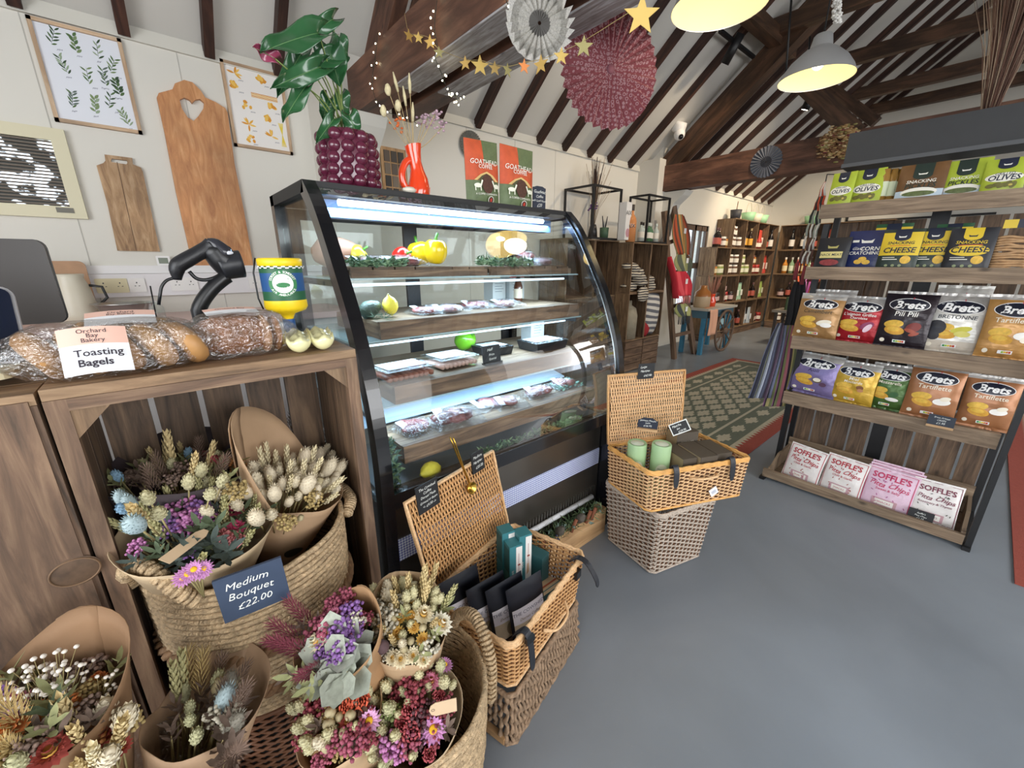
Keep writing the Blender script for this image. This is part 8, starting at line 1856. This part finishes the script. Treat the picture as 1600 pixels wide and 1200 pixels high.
t = thing('red_scarf_end', 'narrow red scarf end hanging down the left rail of the ladder', 'scarf'); a, b = lad(1044, 402, 3.0), lad(1056, 466, 2.92); MB(pm('c9303c', .9, name='red_wool')).tube(smooth([a, (a+b)/2+V((0, -.03, 0)), b], 4), [.05]*9, 8, flat=.3).obj('cloth', t)
# blue cart table with wheels
t = thing('cart_table', 'blue painted cart table with a spoked wooden wheel', 'table'); cy0, cy1, cx0, cx1 = 2.78, 3.20, 6.38, 7.40; BLU = pm('3f7d9a', .6, var=.1, name='blue_paint')
MB(pm('b9b2a4', .5, name='table_top_cloth')).box((cx0-.04, cy0-.04, .70), (cx1+.04, cy1, .735)).obj('table_top', t); MB(pm('4a6a78', .6)).box((cx0, cy0, .58), (cx1, cy1-.02, .699)).obj('apron', t)
for x in (cx0, cx1-.07):
    for y in (cy0+.01, cy1-.1): MB(BLU).box((x, y, 0), (x+.06, y+.06, .579)).obj('leg', t)
wc = V((7.0, cy0-.06, .34)); WD = pm('6a5444', .7, name='wheel_wood'); 
m = MB(WD); m.tube([wc+V((.33*math.cos(2*PI*i/40), 0, .33*math.sin(2*PI*i/40))) for i in range(40)], .02, 6, closed=True); o = m.obj('wheel_rim', t)
for i in range(10): MB(WD).tube([wc, wc+V((.32*math.cos(2*PI*i/10), 0, .32*math.sin(2*PI*i/10)))], .011, 6).obj('spoke', t)
MB(WD).lathe([(0, -.05), (.05, -.05), (.05, .05), (0, .05)], 16, T(wc) @ rx(PI/2)).obj('hub', t)
q = aty(1094, 470, 2.95); t = thing('stoneware_flagon', 'brown and cream stoneware flagon on the cart table', 'flagon', T(6.55, 2.95, .736)); MB(pm('c4ab8a', .5, name='cream_glaze')).lathe([(0, 0), (.12, 0), (.12, .17)], 24).obj('lower_body', t); MB(pm('a5672c', .35, coat=.4, name='brown_glaze')).lathe([(.12, .17), (.11, .24), (.05, .29), (.05, .34), (0, .34)], 24).obj('upper_body', t)
t = thing('red_jug', 'small orange-red jug on the cart table with dry flowers', 'jug', T(6.83, 2.92, .736)); MB(OR).lathe([(0, 0), (.06, 0), (.065, .08), (.035, .15), (.045, .2), (.03, .2)], 18).obj('body', t)
m = MB(pm('b07a66', .8, name='dried_stem2'))
for i in range(30): a = R_.random()*6.3; m.tube([(0, 0, .1), (.16*math.cos(a)*R_.random(), .1*math.sin(a), .35+.15*R_.random())], .004, 3)
m.obj('dried_flowers', t)
t = thing('peach_scarf', 'peach scarf draped over the near corner of the cart table', 'scarf'); m = MB(pm('e0a98a', .9, name='peach_wool'))
def fn(u, v): return V((6.38+.24*u+.02*math.sin(v*4), cy0-.045-.012*math.sin(u*8)-.02*v, .745-.42*v)) if v > .02 else V((6.38+.24*u, cy0+.05, .745))
m.grid(fn, 14, 12); o = m.obj('cloth', t); md = o.modifiers.new('thickness', 'SOLIDIFY'); md.thickness = .006
# ================================================================== wall of crates at the far end
CX = [7.58+.58*i for i in range(6)]; CZ = [.14, .68, 1.19, 1.69, 2.2]; rn = ('bottom', 'third', 'second', 'top'); cn = ('first', 'second', 'third', 'fourth', 'fifth')
for r in range(4):
    for c in range(5):
        if r == 3 and c == 0: continue
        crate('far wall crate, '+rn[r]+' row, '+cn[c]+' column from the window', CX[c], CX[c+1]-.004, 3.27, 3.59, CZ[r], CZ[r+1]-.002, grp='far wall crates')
tag(MB(W_PINE if 0 else W_RUST).box((7.58, 3.29, 0), (10.47, 3.58, .139)).obj('plinth'), 'low board plinth under the far wall of crates', 'plinth')
for r in range(4):
    t = crate('corner crate on the end wall, '+rn[r]+' row, turned to face us', 0, .92, 0, .33, CZ[r], CZ[r+1]-.002, grp='end wall crates', planks=6); t.matrix_basis = Matrix.Translation((10.49, 3.24, 0)) @ rz(-PI/2)
    t = crate('second crate along the end wall, '+rn[r]+' row, mostly behind the striped throws', 0, .92, 0, .33, CZ[r], CZ[r+1]-.002, grp='end wall crates', planks=6); t.matrix_basis = Matrix.Translation((10.49, 2.31, 0)) @ rz(-PI/2)
tag(MB(W_RUST).box((10.5, 1.40, 0), (10.83, 3.23, .139)).obj('plinth'), 'low board plinth under the end wall crates', 'plinth')
# stock: one jar, one bottle, one pouch, copied
def jar_proto(nm, glassc, lidc, labc, h=.13, r=.045):
    t = thing(nm, 'x', 'jar'); MB(pm(glassc, .2, coat=.3, name='preserve')).lathe([(0, 0), (r, 0), (r, h*.78), (r*.85, h*.85), (0, h*.85)], 14).obj('jar', t); MB(pm(lidc, .4, name='lid')).lathe([(r*.9, h*.82), (r*.9, h), (0, h)], 14).obj('lid', t)
    MB(pm(labc, .6, name='jar_label')).lathe([(r*1.02, h*.2), (r*1.02, h*.62)], 14).obj('label', t); return t
def bottle_proto(nm, g, capc, labc, h=.33, r=.042):
    t = thing(nm, 'x', 'bottle'); MB(pm(g, .15, coat=.5, name='bottle_glass')).lathe([(0, 0), (r, 0), (r, h*.58), (r*.36, h*.75), (r*.34, h*.93), (0, h*.93)], 12).obj('bottle', t); MB(pm(capc, .5, name='cap')).lathe([(r*.4, h*.86), (r*.4, h), (0, h)], 10).obj('cap', t)
    MB(pm(labc, .6, name='bottle_label')).lathe([(r*1.02, h*.15), (r*1.02, h*.48)], 12).obj('label', t); return t
def packet_proto(nm, c, c2, w_=.13, h=.27):
    t = thing(nm, 'x', 'packet'); m = MB(pm(c, .5, var=.15, vs=20, name='packet_foil')); m.grid(lambda u, v: V(((u-.5)*w_, -.035*(1-abs(2*u-1)**2.5)*(1-v**2), v*h)), 8, 8); m.grid(lambda u, v: V(((.5-u)*w_, .035*(1-abs(2*u-1)**2.5)*(1-v**2), v*h)), 8, 8); m.obj('packet', t)
    MB(pm(c2, .6, name='packet_label')).box((-w_*.3, -.039, h*.25), (w_*.3, -.036, h*.6)).obj('label', t); return t
PROT = {'jw': jar_proto('preserve_jar', '6a5040', 'e4e0d8', 'e9e2d4'), 'jr': jar_proto('preserve_jar', '8a2a28', 'b53a34', 'e9dccb'), 'jo': jar_proto('preserve_jar', 'b5773c', '3a3430', 'd8c9a0'), 'jg': jar_proto('preserve_jar', '8f9a58', 'c9c4a8', 'dfe0c4'), 'jd': jar_proto('preserve_jar', '3a2a2a', '222', 'd9c9c4') if 0 else jar_proto('preserve_jar', '3a2a2a', '2a2626', 'c9a9a4'),
        'bb': bottle_proto('wine_bottle', '1c1c20', '14141a', 'e6e0d6'), 'by': bottle_proto('beer_bottle', '2a1c16', '8a7a5a', 'd8a03c', .30), 'bd': bottle_proto('beer_bottle', '20191a', '5a3a3a', 'b55a4a', .26), 'so': bottle_proto('juice_bottle', 'd0893a', 'e8e4da', 'e8d9b0', .27, .04), 'sr': bottle_proto('juice_bottle', 'c25548', 'e8e4da', 'e8c9b8', .27, .04), 'sg': bottle_proto('juice_bottle', '8fae8a', 'e8e4da', 'd9e4cc', .27, .04),
        'pg': packet_proto('snack_packet', 'a9cdb0', 'e9eee0'), 'pl': packet_proto('snack_packet', 'a8bf62', 'e4e8c4'), 'pb': packet_proto('snack_packet', '35708c', '9cc4d4'), 'pr': packet_proto('snack_packet', 'c9493c', 'e8d4c8', .13, .3), 'pw': packet_proto('snack_packet', 'b9c4cc', 'e9ecef'), 'po': packet_proto('snack_packet', 'd07a3a', 'e8c9a0')}
DESC = {'jw': ('jar with a white lid', 'preserve jars'), 'jr': ('red jar with a red lid', 'red jars'), 'jo': ('amber jar with a dark lid', 'amber jars'), 'jg': ('green jar with a pale lid', 'green jars'), 'jd': ('dark jar with a black lid', 'dark jars'), 'bb': ('black wine bottle with white label', 'wine bottles'), 'by': ('dark bottle with yellow label', 'yellow-label bottles'), 'bd': ('small dark bottle with red label', 'small dark bottles'),
        'so': ('orange juice bottle', 'juice bottles'), 'sr': ('red juice bottle', 'juice bottles'), 'sg': ('pale green juice bottle', 'juice bottles'), 'pg': ('mint green packet', 'mint packets'), 'pl': ('lime packet', 'lime packets'), 'pb': ('blue packet', 'blue packets'), 'pr': ('red patterned packet', 'red packets'), 'pw': ('pale grey packet', 'grey packets'), 'po': ('orange packet', 'orange packets')}
used_p = set()
def stock(k, M, where):
    o = PROT[k]
    M = M @ Matrix.Scale(1.4 if k[0] == 'j' else 1.25, 4)
    lab = DESC[k][0]+' in the '+where; grp = DESC[k][1]+' in the '+where
    if k in used_p: dup(o, M, lab, grp)
    else: o.matrix_basis = M; o['label'] = lab; o['group'] = grp; used_p.add(k)
LAY = {(3, 1): ['jw', 'jw', 'jw', 'jw2', 'jw2'], (3, 2): ['bb', 'by', 'by'], (3, 3): ['po', 'jr', 'jr', 'pr'], (3, 4): ['bb', 'bd', 'bb'], (2, 0): ['jo', 'jo', 'jg', 'jg'], (2, 1): ['jw', 'jw', 'jw', 'jw2', 'jw2', 'jw2'], (2, 2): ['jg', 'jg', 'jg', 'jg2', 'jg2'], (2, 3): ['jr', 'jr', 'jr', 'jr2', 'jo2'], (2, 4): ['pr', 'pr'],
       (1, 0): ['jd', 'jw', 'jd', 'jd'], (1, 1): ['jd', 'jr', 'jd', 'jd2'], (1, 2): ['pg', 'pg'], (1, 3): ['by', 'bd', 'bd'], (1, 4): ['pl', 'pl'], (0, 0): ['po', 'po', 'jd', 'jd'], (0, 1): ['pb', 'pb', 'pb'], (0, 2): ['po', 'bd', 'bd'], (0, 3): ['pw', 'pw', 'pw'], (0, 4): ['jr', 'jd', 'jr']}
for (r, c), its in LAY.items():
    lo = [i for i in its if not i.endswith('2')]; hi = [i[:-1] for i in its if i.endswith('2')]; where = 'far wall crates, '+rn[r]+' row, '+cn[c]+' column'
    for j, k in enumerate(lo): stock(k, T(CX[c]+.58*(j+.6)/(len(lo)+.2), 3.36+.03*(j % 2), CZ[r]+.016), where)
    for j, k in enumerate(hi): stock(k, T(CX[c]+.58*(j+.6)/(len(lo)+.2), 3.36+.03*(j % 2), CZ[r]+.016+.185), where)
for r, its in ((3, ['bb', 'bb', 'bd', 'pr']), (2, ['so', 'sg', 'sr', 'so', 'sg', 'sr', 'sr']), (1, ['jd', 'bd', 'jg', 'jr', 'jo', 'jr']), (0, ['jw', 'jw', 'jd', 'jr'])):
    for j, k in enumerate(its): stock(k, Matrix.Translation((10.60+.03*(j % 2), 3.12-.82*(j+.5)/len(its), CZ[r]+.016)) @ rz(-PI/2), 'corner crates on the end wall, '+rn[r]+' row')
for j, k in enumerate(['bd', 'bd', 'jw', 'jo']): stock(k, T(7.68+.13*j, 3.36+.02*(j % 2), 1.69), 'row above the first crate column')
# mint baskets with hoop handles, paper pot on top of the crates
MINT = pm('9ccca2', .5, name='mint_enamel')
for k, (x, y, lab) in enumerate(((9.05, 3.40, 'leftmost mint green pail on top of the far crates'), (9.75, 3.40, 'middle mint green pail on top of the far crates'), (10.64, 2.75, 'mint green pail on top of the corner crate at the end wall'), (9.42, 3.40, 'cream pail between the two mint ones on the far crates'))):
    t = thing('enamel_pail', lab, 'pail', T(x, y, 2.201)); MB(MINT if k < 3 else pm('d8d2bc', .5)).lathe([(0, 0), (.095, 0), (.13, .16), (.12, .16), (.09, .01)], 20).obj('pail', t)
    MB(pm('c9c4b4', .5)).tube([(.13*math.cos(a), 0, .15+.20*math.sin(a)) for a in [PI*i/12 for i in range(13)]], .006, 6).obj('handle', t)
t = thing('slate_pot', 'small dark pot with a stick on the far crates, left of the pails', 'pot', T(8.5, 3.42, 2.201)); MB(pm('3a3c42', .6)).lathe([(0, 0), (.08, 0), (.1, .17), (.09, .17), (0, .02)], 16).obj('pot', t); MB(W_RUST).tube([(0, 0, .05), (.03, 0, .32)], .008, 5).obj('stick', t)
# crate with rolled umbrellas in front of the corner
t = thing('green_tub', 'dark green tub of rolled pink and orange umbrellas on a low table, far corner', 'tub', T(8.55, 2.10, .62)); MB(pm('44583c', .6)).rbox((0, 0, .11), (.34, .42, .22), .03).obj('tub', t)
for i, c in enumerate(('d8603c', 'e07a4a', 'b85a9c', 'c07ab0', '9a6ab0', 'd8603c', '8a8a84')): MB(pm(c, .7, name='umbrella_cloth')).tube([(0, .02*i-.06, .1), (-.02, (i-3)*.065, .58)], [.03, .012], 8).obj('umbrella', t)
t = thing('low_table', 'small grey table under the green tub of umbrellas', 'table', T(8.55, 2.10, 0)); MB(pm('7f776c', .6)).box((-.28, -.36, .575), (.28, .36, .618)).obj('top', t)
for sx_ in (-.24, .2):
    for sy_ in (-.32, .28): MB(pm('3a332e', .6)).box((sx_, sy_, 0), (sx_+.04, sy_+.04, .574)).obj('leg', t)
